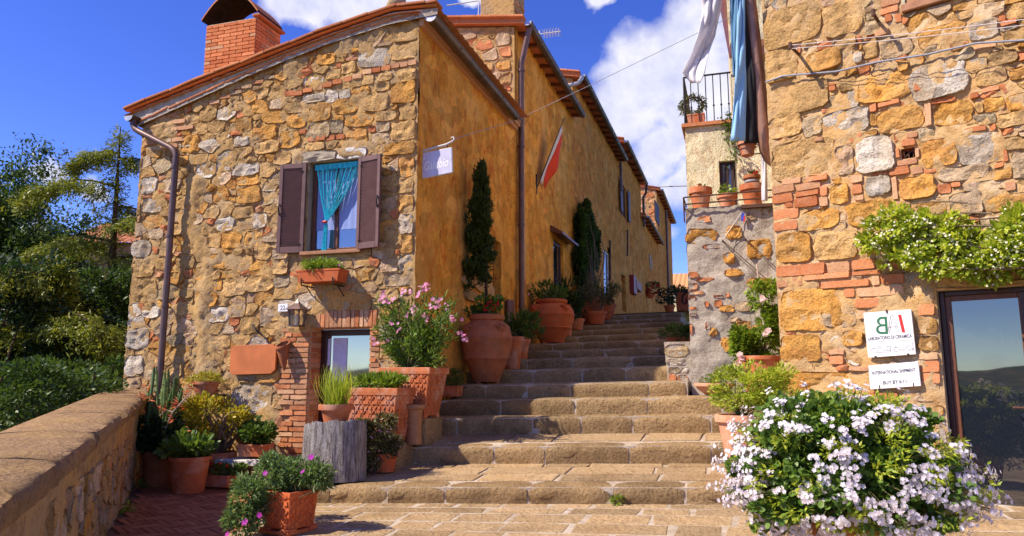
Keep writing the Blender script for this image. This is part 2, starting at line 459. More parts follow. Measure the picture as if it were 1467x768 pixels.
# weathered grey stump: fibres run up and down
N = Nd('stump'); fv = N.mapped((9, 9, .8)); a = N.noise(6, 6, .7, fv); b = N.noise(22, 4, .7, fv)
cc = N.mix(N.ramp(a, [(.32, 0.0), (.62, 1.0)]), (.12, .09, .075), (.60, .56, .54))
cc = N.mix(N.math('MULTIPLY', N.ramp(b, [(.35, 1.0), (.5, 0.0)]), .6), cc, (.09, .06, .05))
M['stump'] = N.done(N.bsdf(cc, .95, N.bump(b, 1.0, .02, N.bump(a, 1.0, .05)), .1))
# cloth
def cloth_mat(key, c, trans=.35):
    N = Nd(key)
    p = N.bsdf(c, .85, N.bump(N.noise(120, 3), .1, .003), .1)
    t = N.n.new('ShaderNodeBsdfTranslucent'); N.put(t.inputs['Color'], c)
    m = N.n.new('ShaderNodeMixShader'); m.inputs[0].default_value = trans
    N.l.new(p, m.inputs[1]); N.l.new(t.outputs[0], m.inputs[2]); M[key] = N.done(m.outputs[0])
cloth_mat('cloth_white', (.82, .80, .84)); cloth_mat('cloth_blue', (.36, .62, .85), .25); cloth_mat('cloth_navy', (.13, .28, .46), .2); cloth_mat('cloth_dark', (.025, .025, .03), .05)
# leaves: colour varies from leaf to leaf
def leaf_mat(key, cols, trans=.35, rough=.45, spec=.35):
    N = Nd(key)
    k = len(cols)
    c = N.ramp(N.island(), [(i / max(1, k - 1), cc_) for i, cc_ in enumerate(cols)])
    c = N.mix(N.math('MULTIPLY', N.ramp(N.noise(3.0, 3), [(.35, 1.0), (.6, 0.0)]), .35), c, tuple(x * .45 for x in cols[0]))
    p = N.bsdf(c, rough, None, spec)
    t = N.n.new('ShaderNodeBsdfTranslucent'); N.l.new(N.mix(1.0, c, (1.25, 1.2, .7), 'MULTIPLY'), t.inputs['Color'])
    m = N.n.new('ShaderNodeMixShader'); m.inputs[0].default_value = trans
    N.l.new(p, m.inputs[1]); N.l.new(t.outputs[0], m.inputs[2]); M[key] = N.done(m.outputs[0])
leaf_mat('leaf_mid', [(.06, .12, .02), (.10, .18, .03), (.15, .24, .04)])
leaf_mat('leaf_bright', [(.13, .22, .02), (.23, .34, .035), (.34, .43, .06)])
leaf_mat('leaf_lime', [(.26, .37, .03), (.44, .53, .055), (.6, .62, .1)], .45)
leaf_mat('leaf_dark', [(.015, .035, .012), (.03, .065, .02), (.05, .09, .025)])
leaf_mat('leaf_tree', [(.03, .065, .014), (.06, .11, .02), (.10, .16, .03)])
leaf_mat('leaf_cedar', [(.11, .15, .015), (.21, .24, .025), (.34, .36, .045)], .3)
leaf_mat('leaf_cypress', [(.03, .055, .014), (.055, .09, .02), (.085, .125, .03)], .2)
leaf_mat('leaf_grey', [(.09, .16, .05), (.14, .23, .07), (.21, .3, .09)], .3)
leaf_mat('leaf_oleander', [(.09, .17, .025), (.15, .25, .035), (.22, .32, .055)], .3)
leaf_mat('leaf_jade', [(.27, .29, .025), (.46, .40, .035), (.6, .42, .045)], .35)
leaf_mat('leaf_olive', [(.10, .11, .035), (.15, .15, .05), (.2, .19, .07)], .3)
leaf_mat('leaf_sedum', [(.34, .36, .04), (.46, .42, .05), (.5, .4, .05)], .25)
leaf_mat('leaf_bronze', [(.09, .10, .03), (.15, .14, .045), (.19, .12, .06)], .2)
leaf_mat('leaf_pel', [(.08, .16, .025), (.13, .23, .04), (.2, .3, .05)])
leaf_mat('petal_white', [(.76, .68, .80), (.84, .80, .88), (.78, .68, .77)], .3, .7, .1)
leaf_mat('petal_cream', [(.80, .76, .60), (.86, .84, .72), (.7, .66, .45)], .3, .7, .1)
leaf_mat('petal_pink', [(.68, .22, .42), (.74, .34, .52), (.8, .5, .64)], .3, .7, .1)
leaf_mat('petal_magenta', [(.45, .04, .42), (.55, .07, .5), (.6, .12, .5)], .3, .7, .1)
leaf_mat('petal_red', [(.55, .02, .02), (.7, .03, .025), (.75, .06, .03)], .3, .7, .1)
leaf_mat('petal_rose', [(.78, .5, .52), (.84, .62, .62), (.8, .66, .62)], .3, .7, .1)
leaf_mat('petal_coral', [(.66, .13, .06), (.72, .2, .09), (.7, .25, .12)], .3, .7, .1)
# ------------------------------------------------------------------ masonry
UP = np.array([0, 0, 1.0])
class Fr:
    """a wall plane: s along e, z up, d outward"""
    def __init__(s, O, e):
        s.O = np.array(O, float); s.O[2] = 0; s.e = np.array([e[0], e[1], 0.0]); s.e /= np.linalg.norm(s.e); s.n = np.cross(s.e, UP)
    def pt(s, a, z, d=0.0): return s.O + s.e * a + UP * z + s.n * d
    def px(s, u, v, d=0.0):
        p = on_plane(u, v, s.n, s.O + s.n * d); return float(np.dot(p - s.O, s.e)), float(p[2])
    def rect(s, u0, v0, u1, v1):
        a = s.px(u0, (v0 + v1) / 2)[0]; b = s.px(u1, (v0 + v1) / 2)[0]; um = (u0 + u1) / 2
        return (a, s.px(um, v1)[1], b, s.px(um, v0)[1])
def stone_geo(poly, fr, h, rough=.3, fine=False, flat=False):
    """irregular block: buried rim, shoulder, uneven face. poly = [(s,z)] counter-clockwise. returns centre, verts, faces"""
    P = np.array(poly); c = P.mean(0); n = len(P); seed = random.random() * 50; tl = (random.gauss(0, .05), random.gauss(0, .05))
    if flat: rings = [(1.0, -.03), (1.0, h * .7), (.965, h)]
    elif fine: rings = [(1.02, -.03), (1.0, h * .7), (.97, h * .98), (.88, h), (.7, h), (.48, h), (.24, h)]
    else: rings = [(1.02, -.03), (1.0, h * .75), (.945, h), (.6, h)]
    size = max(np.ptp(P[:, 0]), np.ptp(P[:, 1]))
    V = []
    for k, (sc, d) in enumerate(rings):
        for q in P:
            w = (q - c) * sc
            if k == 0: dd = d
            elif flat: dd = d + h * rough * nz(w[0] * 9 + seed, w[1] * 9, seed)
            else: dd = d + .03 * rough * fbm(w[0] * 8 + seed, w[1] * 8, seed, 3) + tl[0] * w[0] + tl[1] * w[1] + (.028 * (mnoise.noise(Vector((w[0] * 9 + seed, w[1] * 9, seed)), noise_basis='VORONOI_F1') - .45) if k > 1 else 0)
            if k > 0 and not flat: w = w * (1 + .05 * nz(w[0] * 26 + seed, w[1] * 26, 3))
            V.append(fr.e * w[0] + UP * w[1] + fr.n * dd)
    V.append(fr.n * (rings[-1][1] + (h * rough * nz(seed, 0, seed) if flat else .03 * rough * fbm(seed, 0, seed, 3) + .028 * (mnoise.noise(Vector((seed, 0, seed)), noise_basis='VORONOI_F1') - .45))))
    F = []
    for k in range(len(rings) - 1):
        for i in range(n):
            j = (i + 1) % n
            F.append((k * n + i, k * n + j, (k + 1) * n + j, (k + 1) * n + i))
    b = (len(rings) - 1) * n
    for i in range(n): F.append((b + i, b + (i + 1) % n, len(V) - 1))
    return fr.pt(c[0], c[1], 0), V, F
def stone(name, poly, fr, h, mat, parent, rough=.3, fine=False, flat=False, smooth=24):
    c, V, F = stone_geo(poly, fr, h, rough, fine, flat)
    me = bpy.data.meshes.new(name); me.from_pydata([tuple(p) for p in V], [], F); me.update()
    return emit(name, me, M[mat], parent, tuple(c - org(parent)), smooth)
def rr_poly(r, n=20, ex=5.0, jit=.05):
    """rounded rectangle outline with an uneven edge"""
    s0, z0, s1, z1 = r; a, b = (s1 - s0) / 2, (z1 - z0) / 2; cs, cz = (s0 + s1) / 2, (z0 + z1) / 2
    o = random.random() * 60; out = []
    for i in range(n):
        w = 2 * math.pi * (i + .5) / n
        x, z = math.cos(w), math.sin(w)
        k = (abs(x) ** ex + abs(z) ** ex) ** (-1 / ex)
        j = 1 + jit * 2.0 * nz(x * 1.7 + o, z * 1.7, o) + jit * .9 * nz(x * 6 + o, z * 6, o)
        out.append((cs + a * x * k * j, cz + b * z * k * j))
    return out
def rect_poly(r, jit=.004):
    s0, z0, s1, z1 = r; J = lambda: random.uniform(-jit, jit); ms, mz = (s0 + s1) / 2, (z0 + z1) / 2
    c = min(s1 - s0, z1 - z0) * .14
    return [(s0 + c, z0 + J()), (ms, z0 + J()), (s1 - c, z0 + J()), (s1 + J(), z0 + c), (s1 + J(), z1 - c), (s1 - c, z1 + J()), (ms, z1 + J()), (s0 + c, z1 + J()), (s0 + J(), z1 - c), (s0 + J(), z0 + c)]
def brick(r, fr, mat, parent, h=None, name='brick', rough=.35):
    h = h if h is not None else random.uniform(.012, .03)
    return stone(name, rect_poly(r), fr, h, mat, parent, rough, flat=True, smooth=35)
def clip(poly, nx, nzz, c):
    out = []; m = len(poly)
    for i in range(m):
        a, b = poly[i], poly[(i + 1) % m]
        da, db = nx * a[0] + nzz * a[1] - c, nx * b[0] + nzz * b[1] - c
        if da <= 0: out.append(a)
        if (da < 0 < db) or (db < 0 < da):
            t = da / (da - db); out.append((a[0] + (b[0] - a[0]) * t, a[1] + (b[1] - a[1]) * t))
    return out
def area(p):
    return .5 * sum(p[i][0] * p[(i + 1) % len(p)][1] - p[(i + 1) % len(p)][0] * p[i][1] for i in range(len(p)))
def chaikin(p, t=.22):
    out = []
    for i in range(len(p)):
        a, b = p[i], p[(i + 1) % len(p)]
        out.append((a[0] + (b[0] - a[0]) * t, a[1] + (b[1] - a[1]) * t)); out.append((a[0] + (b[0] - a[0]) * (1 - t), a[1] + (b[1] - a[1]) * (1 - t)))
    return out
def simplify(p, dmin):
    out = []
    for q in p:
        if not out or math.hypot(q[0] - out[-1][0], q[1] - out[-1][1]) > dmin: out.append(q)
    if len(out) > 3 and math.hypot(out[0][0] - out[-1][0], out[0][1] - out[-1][1]) < dmin: out.pop()
    return out
def rubble_cells(reg, obst, top, radii, ax=1.4, tries=9000, pack=.86):
    """power-diagram stones: mixed sizes packed in courses around what is already there"""
    s0, z0, s1, z1 = reg; A = np.zeros((0, 3)); S = []
    for r, share in radii:
        for _ in range(int(tries * share)):
            s, z = random.uniform(s0, s1), random.uniform(z0, z1)
            if top and z > top(s) - r * .5: continue
            if any(o[0] - r * .45 * ax < s < o[2] + r * .45 * ax and o[1] - r * .45 < z < o[3] + r * .45 for o in obst): continue
            rr = r * random.uniform(.85, 1.15)
            if len(S):
                d = np.hypot((A[:, 0] - s) / ax, A[:, 1] - z)
                if (d < pack * (A[:, 2] + rr)).any(): continue
            S.append((s, z, rr)); A = np.array(S)
    cells = []
    for i, (s, z, r) in enumerate(S):
        k = 2.0 * r
        poly = [(s - k * ax, z - k), (s + k * ax, z - k), (s + k * ax, z + k), (s - k * ax, z + k)]
        poly = clip(clip(clip(clip(poly, -1, 0, -s0), 1, 0, s1), 0, -1, -z0), 0, 1, z1)
        d = np.hypot((A[:, 0] - s) / ax, A[:, 1] - z)
        for j in np.argsort(d)[1:26]:
            b = A[j]
            nx, nn = 2 * (b[0] - s) / ax ** 2, 2 * (b[1] - z)
            c = (b[0] ** 2 - s ** 2) / ax ** 2 + b[1] ** 2 - z ** 2 + r * r - b[2] ** 2
            poly = clip(poly, nx, nn, c)
            if len(poly) < 3: break
        if len(poly) < 3: continue
        for o in obst:
            if min(p[0] for p in poly) > o[2] or max(p[0] for p in poly) < o[0] or min(p[1] for p in poly) > o[3] or max(p[1] for p in poly) < o[1]: continue
            g = (o[0] - s, s - o[2], o[1] - z, z - o[3]); q = g.index(max(g))
            poly = clip(poly, *((1, 0, o[0]), (-1, 0, -o[2]), (0, 1, o[1]), (0, -1, -o[3]))[q])
            if len(poly) < 3: break
        if len(poly) < 3: continue
        if top:
            t0, t1 = top(s - .2), top(s + .2); m = (t1 - t0) / .4
            poly = clip(poly, -m, 1, top(s) - m * s)
        if len(poly) >= 3 and area(poly) > .0015: cells.append(poly)
    return cells
def shrink(poly, g):
    c = np.mean(poly, 0); out = []
    for q in poly:
        w = np.array(q) - c; L = np.linalg.norm(w) + 1e-6
        out.append(tuple(c + w * max(.4, 1 - g / L)))
    return out
def lay_rubble(cells, fr, parent, pick, joint=(.012, .03), hr=(.015, .045), limit=300, name='stone', rest='small_stones', rough=.4):
    cells = sorted(cells, key=lambda p: -area(p)); left = []
    for i, p in enumerate(cells):
        q = simplify(chaikin(shrink(p, random.uniform(*joint)), .16), .012)
        if len(q) < 5: continue
        if len(q) > 14: q = [q[int(k * len(q) / 14)] for k in range(14)]
        jt = .045 * math.sqrt(area(p)); q = [(a + random.uniform(-jt, jt), b + random.uniform(-jt, jt)) for a, b in q]
        m = pick(q); h = random.uniform(*hr)
        if i < limit: stone('brick' if m.startswith('brick') else name, q, fr, h, m, parent, rough)
        else: left.append((q, h, m))
    if left:
        mats = sorted({m for _, _, m in left}); V, F, MI = [], [], []
        for q, h, m in left:
            c, v, f = stone_geo(q, fr, h, rough); b = len(V)
            V += [tuple(c + p - org(parent)) for p in v]; F += [tuple(i + b for i in t) for t in f]; MI += [mats.index(m)] * len(f)
        me = bpy.data.meshes.new(rest); me.from_pydata(V, [], F)
        for m in mats: me.materials.append(M[m])
        me.polygons.foreach_set('material_index', MI); me.update()
        tag(emit(rest, me, None, parent, None, 24), kind='stuff')
def axis(a, b, step, extra=()):
    n = max(2, int(round((b - a) / step)) + 1)
    L = list(np.linspace(a, b, n))
    for e in extra:
        if a < e < b:
            k = min(range(len(L)), key=lambda i: abs(L[i] - e))
            if 0 < k < len(L) - 1: L[k] = e
    return sorted(set(L))
def wall_grid(name, fr, s0, z0, s1, z1, step, holes, disp, mat, parent, top=None, smooth=180):
    """rough wall surface with real openings; above z1 it is stretched up to the roof line top(s)"""
    ss = axis(s0, s1, step, [h[0] for h in holes] + [h[2] for h in holes])
    zz = axis(z0, z1, step, [h[1] for h in holes] + [h[3] for h in holes])
    rows = [[(s, z) for s in ss] for z in zz]
    if top:
        k = max(2, int((max(top(s0), top(s1)) - z1) / step))
        for i in range(1, k + 1): rows.append([(s, z1 + (top(s) - z1) * i / k) for s in ss])
    mb = MB(); m = len(ss)
    inh = lambda s, z: any(h[0] - 1e-4 <= s <= h[2] + 1e-4 and h[1] - 1e-4 <= z <= h[3] + 1e-4 for h in holes)
    for r_ in rows:
        for (s, z) in r_: mb.v.append(tuple(fr.pt(s, z, 0 if inh(s, z) else disp(s, z))))
    for i in range(len(rows) - 1):
        for j in range(m - 1):
            cs = (rows[i][j][0] + rows[i][j + 1][0]) / 2; cz = (rows[i][j][1] + rows[i + 1][j][1]) / 2
            if any(h[0] < cs < h[2] and h[1] < cz < h[3] for h in holes): continue
            mb.f.append((i * m + j, i * m + j + 1, (i + 1) * m + j + 1, (i + 1) * m + j))
    return mb.build(name, mat, parent, smooth)
def reveal(name, fr, h, depth, mat, parent, back=None, backmat=None):
    """the four sides of an opening, going inwards, and a dark back wall"""
    s0, z0, s1, z1 = h; mb = MB()
    q = [(s0, z0), (s1, z0), (s1, z1), (s0, z1)]
    for i in range(4):
        a, b = q[i], q[(i + 1) % 4]
        mb.add([fr.pt(*a, 0), fr.pt(*b, 0), fr.pt(*b, -depth), fr.pt(*a, -depth)], [(0, 3, 2, 1)])
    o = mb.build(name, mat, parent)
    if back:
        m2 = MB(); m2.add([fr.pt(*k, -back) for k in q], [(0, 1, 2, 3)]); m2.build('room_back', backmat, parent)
    return o
def fbox(mb, fr, s0, z0, d0, s1, z1, d1):
    c = fr.pt((s0 + s1) / 2, (z0 + z1) / 2, (d0 + d1) / 2)
    return mb.obox(c, fr.e * (s1 - s0) / 2, UP * (z1 - z0) / 2, fr.n * (d1 - d0) / 2)

# ------------------------------------------------------------------ terrain: the hill, the valley and the ranges around
def terrain_h(x, y):
    r = math.hypot(x, y); a = math.atan2(y, x)
    near = -2.2 - 2.5 * min(1, max(0, (-x - 7) / 10)) - .5 * min(1, max(0, r - 20) / 40)
    fall = -150 * (1 - math.exp(-(max(0, r - 70) / 900) ** 1.2))
    roll = 45 * fbm(x / 1300 + 3, y / 1300, 0, 4) * min(1, r / 1500)
    far = max(0, (r - 6500) / 4500); ridge = min(1, far) ** 1.5 * (250 + 300 * fbm(math.cos(a) * 2.2 + 7, math.sin(a) * 2.2, 2, 4) + 130 * math.exp(-((a + 2.02) / .05) ** 2))
    return near + fall + roll + ridge
rad = [0, 6, 12, 20, 30, 45, 70, 110, 170, 260, 400, 600, 850, 1150, 1500, 1900, 2400, 3000, 3700, 4500, 5400, 6400, 7400, 8400, 9400, 10400, 11400, 12500, 14000]
mb = MB(); NA = 180
for r_ in rad:
    for k in range(NA):
        w = 2 * math.pi * k / NA; x, y = r_ * math.cos(w), r_ * math.sin(w)
        mb.v.append((x, y, terrain_h(x, y)))
for i in range(len(rad) - 1):
    for k in range(NA):
        k2 = (k + 1) % NA; mb.f.append((i * NA + k, (i + 1) * NA + k, (i + 1) * NA + k2, i * NA + k2))
N = Nd('fields')
a = N.noise(.0032, 6, .6); b = N.vor(.0045); c = N.noise(.012, 4)
cf = N.ramp(a, [(.36, (.03, .05, .015)), (.48, (.07, .075, .025)), (.56, (.22, .14, .06)), (.68, (.05, .07, .02))])
cf = N.mix(N.ramp(c, [(.4, .6), (.6, 0.0)]), cf, (.03, .045, .014))
M['fields'] = N.done(N.bsdf(cf, .95, None, .05))
tag(mb.build('terrain', M['fields'], smooth=180), kind='structure')

# ------------------------------------------------------------------ the stairs
SY = [7.12, 8.43, 9.29, 9.66, 10.0, 10.75, 11.67, 12.84, 13.91, 15.18, 16.55, 18.01, 19.48, 21.24]
SX = [-1.39, -1.64, -1.80, -1.87, -1.97, -2.07, -2.24, -2.46, -2.66, -2.90, -3.16, -3.44, -3.72, -4.05]
SB = [.447, .679, .950, 1.164, 1.388, 1.599, 1.806, 2.006, 2.189, 2.392, 2.603, 2.827, 3.055, 3.306]
ST = [.615, .882, 1.167, 1.383, 1.582, 1.793, 1.973, 2.147, 2.330, 2.524, 2.731, 2.949, 3.168, 3.440]
SA = [R(9), R(8.5), R(8)] + [0] * 11
SL = [-4.75, -4.75, -4.45, -4.06, -4.06, -4.06, -4.06, -4.06, -4.06, -4.06, -4.06, -4.06, -4.06, -4.06]
SR = [1.7, .62, .75, .9, -.66, -.66, -.66, -.66, -.66, -.8, -1.0, -1.2, -1.4, -1.5]
def step_y(i, x): return SY[i] + math.tan(SA[i]) * (x - SX[i])
def step_z(i, x): return ST[i] + .02 * (x - SX[i])
def step_b(i, x): return SB[i] + .02 * (x - SX[i])
def tread_z(i, x, y):
    """height of the tread behind riser i (-1 = the landing)"""
    if i < 0: return step_b(0, x) - .045 * (step_y(0, x) - y)
    if i == 13: return step_z(13, x) + .08 * (y - step_y(13, x))
    a, b = step_y(i, x), step_y(i + 1, x); t = (y - a) / max(.1, b - a)
    return step_z(i, x) * (1 - t) + step_b(i + 1, x) * t
mb = MB()
xs_of = lambda i: np.linspace(SL[i], SR[i], 9)
for i in range(14):       # bodies under the edge stones, with the mortar that shows in the joints
    xs = np.linspace(SL[i], SR[i], 9); y1 = [(step_y(i + 1, x) + .3) if i < 13 else 23.0 for x in xs]
    P = [[(x, step_y(i, x) + .02, step_b(i, x) - .5) for x in xs], [(x, step_y(i, x) + .02, step_z(i, x) - .02) for x in xs],
         [(x, y1[k], (tread_z(i, x, y1[k] - .3) - .014) if i < 13 else tread_z(13, x, 23.0) - .014) for k, x in enumerate(xs)]]
    mb.grid(P)
    for e, sgn in ((0, 1), (-1, -1)):
        q = [P[0][e], P[1][e], P[2][e], (P[2][e][0], P[2][e][1], P[0][e][2])]
        mb.add(q, [(0, 1, 2, 3) if sgn < 0 else (3, 2, 1, 0)])
stairs = tag(mb.build('stairs', M['grout'], smooth=30), 'broad flight of worn sandstone steps climbing between the houses', kind='structure')
def edge_stone(i, x0, x1, parent):
    """one block of a step edge: rounded nose, rough face"""
    L = x1 - x0; n = max(3, int(L / .09)); o = random.random() * 40
    dep = .34; V = []; h = step_z(i, x0) - step_b(i, x0) + .05
    prof = [(0.012, -h), (0.0, -h * .55), (-.006, -.075), (.012, -.028), (.045, -.006), (.1, 0.0), (dep * .6, .002), (dep, -.002)]
    cy, cz = step_y(i, x0 + L / 2), step_z(i, x0 + L / 2)
    for k in range(n + 1):
        t = k / n; x = x0 + L * t; edge = .012 * (abs(2 * t - 1) ** 8)
        for m, (py, pz) in enumerate(prof):
            g = .022 * fbm(x * 6 + o, pz * 14, py * 10 + o) if m < 5 else .006 * nz(x * 8, py * 8, o)
            wear = -.012 * max(0, nz(x * 1.3, i * 3.1)) if m > 1 else 0
            V.append((x - x0 - L / 2, step_y(i, x) + py + (g + edge if m < 5 else 0) - cy, step_z(i, x) + pz + wear + (g * .4 if m >= 2 else 0) - edge - cz))
    W = len(prof); F = [(k * W + m, (k + 1) * W + m, (k + 1) * W + m + 1, k * W + m + 1) for k in range(n) for m in range(W - 1)]
    F += [tuple(range(W)), tuple(n * W + m for m in range(W))[::-1]]
    me = bpy.data.meshes.new('step_stone'); me.from_pydata(V, [], F); me.update()
    return emit('step_stone', me, M['step'], parent, (x0 + L / 2, cy, cz), 50)
for i in range(14):
    x = SL[i]
    while x < SR[i] - .02:
        L = random.uniform(.55, 1.15); L = L if SR[i] - x - L > .4 else SR[i] - x
        edge_stone(i, x + .007, x + L - random.uniform(.006, .03), stairs); x += L
def slabs(i, x0, x1, ya, yb, parent, depth=(.26, .42), zf=None, length=(.3, .85)):
    """irregular paving slabs in courses between two front-to-back limits"""
    t = 0.0; o = random.random() * 9
    y = 0.0; rows = []
    span = max(.05, np.mean([yb(x) - ya(x) for x in (x0, (x0 + x1) / 2, x1)]))
    while y < span - .06:
        d = random.uniform(*depth); d = d if span - y - d > .15 else span - y
        rows.append((y / span, (y + d) / span)); y += d
    for a, b in rows:
        x = x0 - random.uniform(0, .5)
        while x < x1:
            L = random.uniform(*length)
            u0, u1 = max(x, x0) + random.uniform(.01, .03), min(x + L, x1) - random.uniform(.01, .03); x += L
            if u1 - u0 < .12: continue
            q = []
            sk = random.uniform(-.02, .02)
            for (uu, tt) in ((u0, a), ((u0 + u1) / 2, a), (u1, a), (u1, b), ((u0 + u1) / 2, b), (u0, b)):
                g = .016; yy = ya(uu) + (yb(uu) - ya(uu)) * tt + (g if tt == a else -g) + random.uniform(-.012, .012)
                q.append((uu + (sk if tt == b else 0) + random.uniform(-.012, .012), yy))
            c = np.mean(q, 0); zc = zf(c[0], c[1]); V = []
            for sc, dz in ((1.0, -.03), (1.0, -.001), (.98, .003)):
                for p in q:
                    px_, py_ = c + (np.array(p) - c) * sc
                    V.append((px_ - c[0], py_ - c[1], zf(px_, py_) - zc + dz + (random.uniform(-.002, .003) if dz > 0 else 0)))
            n = 6; F = [(k * n + m, k * n + (m + 1) % n, (k + 1) * n + (m + 1) % n, (k + 1) * n + m) for k in range(2) for m in range(n)] + [tuple(2 * n + m for m in range(n))]
            me = bpy.data.meshes.new('paving_slab'); me.from_pydata(V, [], F); me.update()
            emit('paving_slab', me, M['slab'], parent, (c[0], c[1], zc), 0)
for i in (0, 1, 2, 3):
    slabs(i, SL[i], SR[i], lambda x, i=i: step_y(i, x) + .34, lambda x, i=i: step_y(i + 1, x) + .03, stairs, (.34, .5), lambda x, y, i=i: tread_z(i, x, y) - .0155, (.5, 1.1))
# landing in front of the first step
lz = lambda x, y: tread_z(-1, x, y)
mb = MB(); xs = np.linspace(-4.2, 3.4, 12); ys = np.linspace(3.9, 7.9, 9)
P = [[(x, min(y, step_y(0, x) + .1), lz(x, min(y, step_y(0, x) + .1)) - .006) for x in xs] for y in ys]
mb.grid(P)
mb.grid([[(x, 3.9, -.1) for x in xs], P[0]])
mb.grid([[(-4.2, y, -.1) for y in ys[::-1]], [P[k][0] for k in range(len(ys))][::-1]])
landing = tag(mb.build('landing', M['grout'], smooth=30), 'paved stone landing below the first step', kind='structure')
slabs(-1, -4.19, 3.3, lambda x: 3.95, lambda x: step_y(0, x) + .01, landing, (.24, .4), lambda x, y: lz(x, y) - .0062)
# the lower street where the viewer stands
mb = MB()
mb.grid([[(x, y, .02 + .03 * y * (y > 0)) for x in np.linspace(-3.0, 6, 5)] for y in (-6, -2, 0, 2, 3.9)])
tag(mb.build('street', M['slab'], smooth=30), kind='structure')
# the street above the stairs
mb = MB(); mb.grid([[(x, y, 3.47 + .02 * (x + 4) + .08 * (y - 21.3)) for x in (-4.3, -2.5, .5)] for y in (21.5, 30, 40, 54)])
tag(mb.build('upper_street', M['grout'], smooth=30), kind='structure')

# ------------------------------------------------------------------ terrace of herringbone bricks
TZ = .27
PI0, PI1 = np.array([-8.32, 8.75]), np.array([-2.2, 1.5])      # inner foot line of the parapet
pe = (PI1 - PI0) / np.linalg.norm(PI1 - PI0); pnrm = np.array([-pe[1], pe[0]])
mb = MB(); mb.add([(-8.4, 8.8, TZ - .012), (-3.0, 2.45, TZ - .012), (-3.0, 3.9, TZ - .012), (-4.2, 3.9, TZ - .012), (-4.2, 6.9, TZ - .012), (-4.0, 9.0, TZ - .012)], [(0, 1, 2, 3, 4, 5)])
terrace = tag(mb.build('terrace', M['grout_dark']), kind='structure')
W_ = .066; Ln = 4
pm = MB(); g = .006
def paver_mesh():
    mb = MB(); a, b = Ln * W_ / 2 - g / 2, W_ / 2 - g / 2; t = .004
    mb.add([(-a, -b, -.03), (a, -b, -.03), (a, b, -.03), (-a, b, -.03), (-a, -b, 0), (a, -b, 0), (a, b, 0), (-a, b, 0), (-a + t, -b + t, .004), (a - t, -b + t, .004), (a - t, b - t, .004), (-a + t, b - t, .004)],
           [(0, 1, 5, 4), (1, 2, 6, 5), (2, 3, 7, 6), (3, 0, 4, 7), (4, 5, 9, 8), (5, 6, 10, 9), (6, 7, 11, 10), (7, 4, 8, 11), (8, 9, 10, 11)])
    me = bpy.data.meshes.new('paving_brick'); me.from_pydata(mb.v, [], mb.f); me.update(); me.materials.append(M['paver']); return me
pme = paver_mesh()
ra = R(-32); ca, sa = math.cos(ra), math.sin(ra); spots = []
for i in range(-90, 90):
    for j in range(-16, 16):
        for kind in (0, 1):
            if kind == 0: x, y = (i + Ln / 2 + 2 * Ln * j), i + .5
            else: x, y = i + Ln + .5 + 2 * Ln * j, i + 1 - Ln / 2
            X_, Y_ = -6 + (x * ca - y * sa) * W_, 7 + (x * sa + y * ca) * W_
            if X_ > -4.12 or Y_ > 8.68 or Y_ < 3.6: continue
            if np.dot(np.array([X_, Y_]) - PI0, pnrm) < .1: continue
            spots.append((X_, Y_, ra + (math.pi / 2 if kind else 0)))
def paver_rank(s):
    x, y, _ = s; d = np.array([x, y, TZ]) - CAM; dep = d @ _fw; u = 733.5 + FPX * (d @ _rt) / dep; v = 384 - FPX * (d @ _up) / dep
    return (0 if (140 < u < 480 and 640 < v < 800) else 1000) + dep
spots.sort(key=paver_rank)
rest = MB()
for k, (x, y, a_) in enumerate(spots):
    dz = random.uniform(-.004, .004)
    if k < 300:
        o = emit('paving_brick', pme, None, terrace, (x, y, TZ + dz)); o.rotation_euler.z = a_
    else:
        c, s_ = math.cos(a_), math.sin(a_); a, b = Ln * W_ / 2 - g / 2, W_ / 2 - g / 2
        q = [(x + c * p - s_ * w, y + s_ * p + c * w, TZ + dz + .003) for p, w in ((-a, -b), (a, -b), (a, b), (-a, b))]
        rest.add(q + [(p[0], p[1], TZ - .02) for p in q], [(0, 1, 2, 3), (4, 5, 1, 0), (5, 6, 2, 1), (6, 7, 3, 2), (7, 4, 0, 3)])
if rest.v: tag(rest.build('paving_bricks_beyond', M['paver'], terrace), kind='stuff')

# ------------------------------------------------------------------ parapet on the left
par = thing('parapet_wall', 'low stone parapet with worn coping beside the brick terrace', 'wall', (PI0[0], PI0[1], 0))
pL = float(np.linalg.norm(PI1 - PI0)); ptop = lambda t: 1.46 - .275 * t / pL * 1.05      # t from the house
frP = Fr((PI1[0], PI1[1], 0), -pe)                                                       # s from the near end to the house
ptop_s = lambda s: ptop(pL - s) - .13
wall_grid('inner_face', frP, 0, -.2, pL, .8, .06, [], lambda s, z: .03 * fbm(s * 3, z * 3, 5) + .012 * nz(s * 18, z * 18), M['stucco_wall'] if 'stucco_wall' in M else M['mortar_gable'], par, top=ptop_s)
mb = MB(); o2 = PI0 - pnrm * .52; o3 = PI1 - pnrm * .52
mb.add([(o2[0], o2[1], -3), (o3[0], o3[1], -3), (o3[0], o3[1], ptop(pL) - .1), (o2[0], o2[1], ptop(0) - .1)], [(3, 2, 1, 0)])
mb.add([(PI1[0], PI1[1], -3), (o3[0], o3[1], -3), (o3[0], o3[1], ptop(pL) - .1), (PI1[0], PI1[1], ptop(pL) - .1)], [(0, 1, 2, 3)])
mb.build('outer_face', M['mortar_gable'], par)
cells = rubble_cells((2.2, .2, pL - .05, .98), [], None, [(.12, .3), (.085, .4), (.055, .3)], 1.3, 1500)
lay_rubble(cells, frP, par, lambda q: random.choice(['stone_o', 'stone_t', 'stone_t', 'stone_g', 'stone_p'] + (['brick'] if area(q) < .014 else [])), hr=(.006, .024), limit=140)
t = 0.0
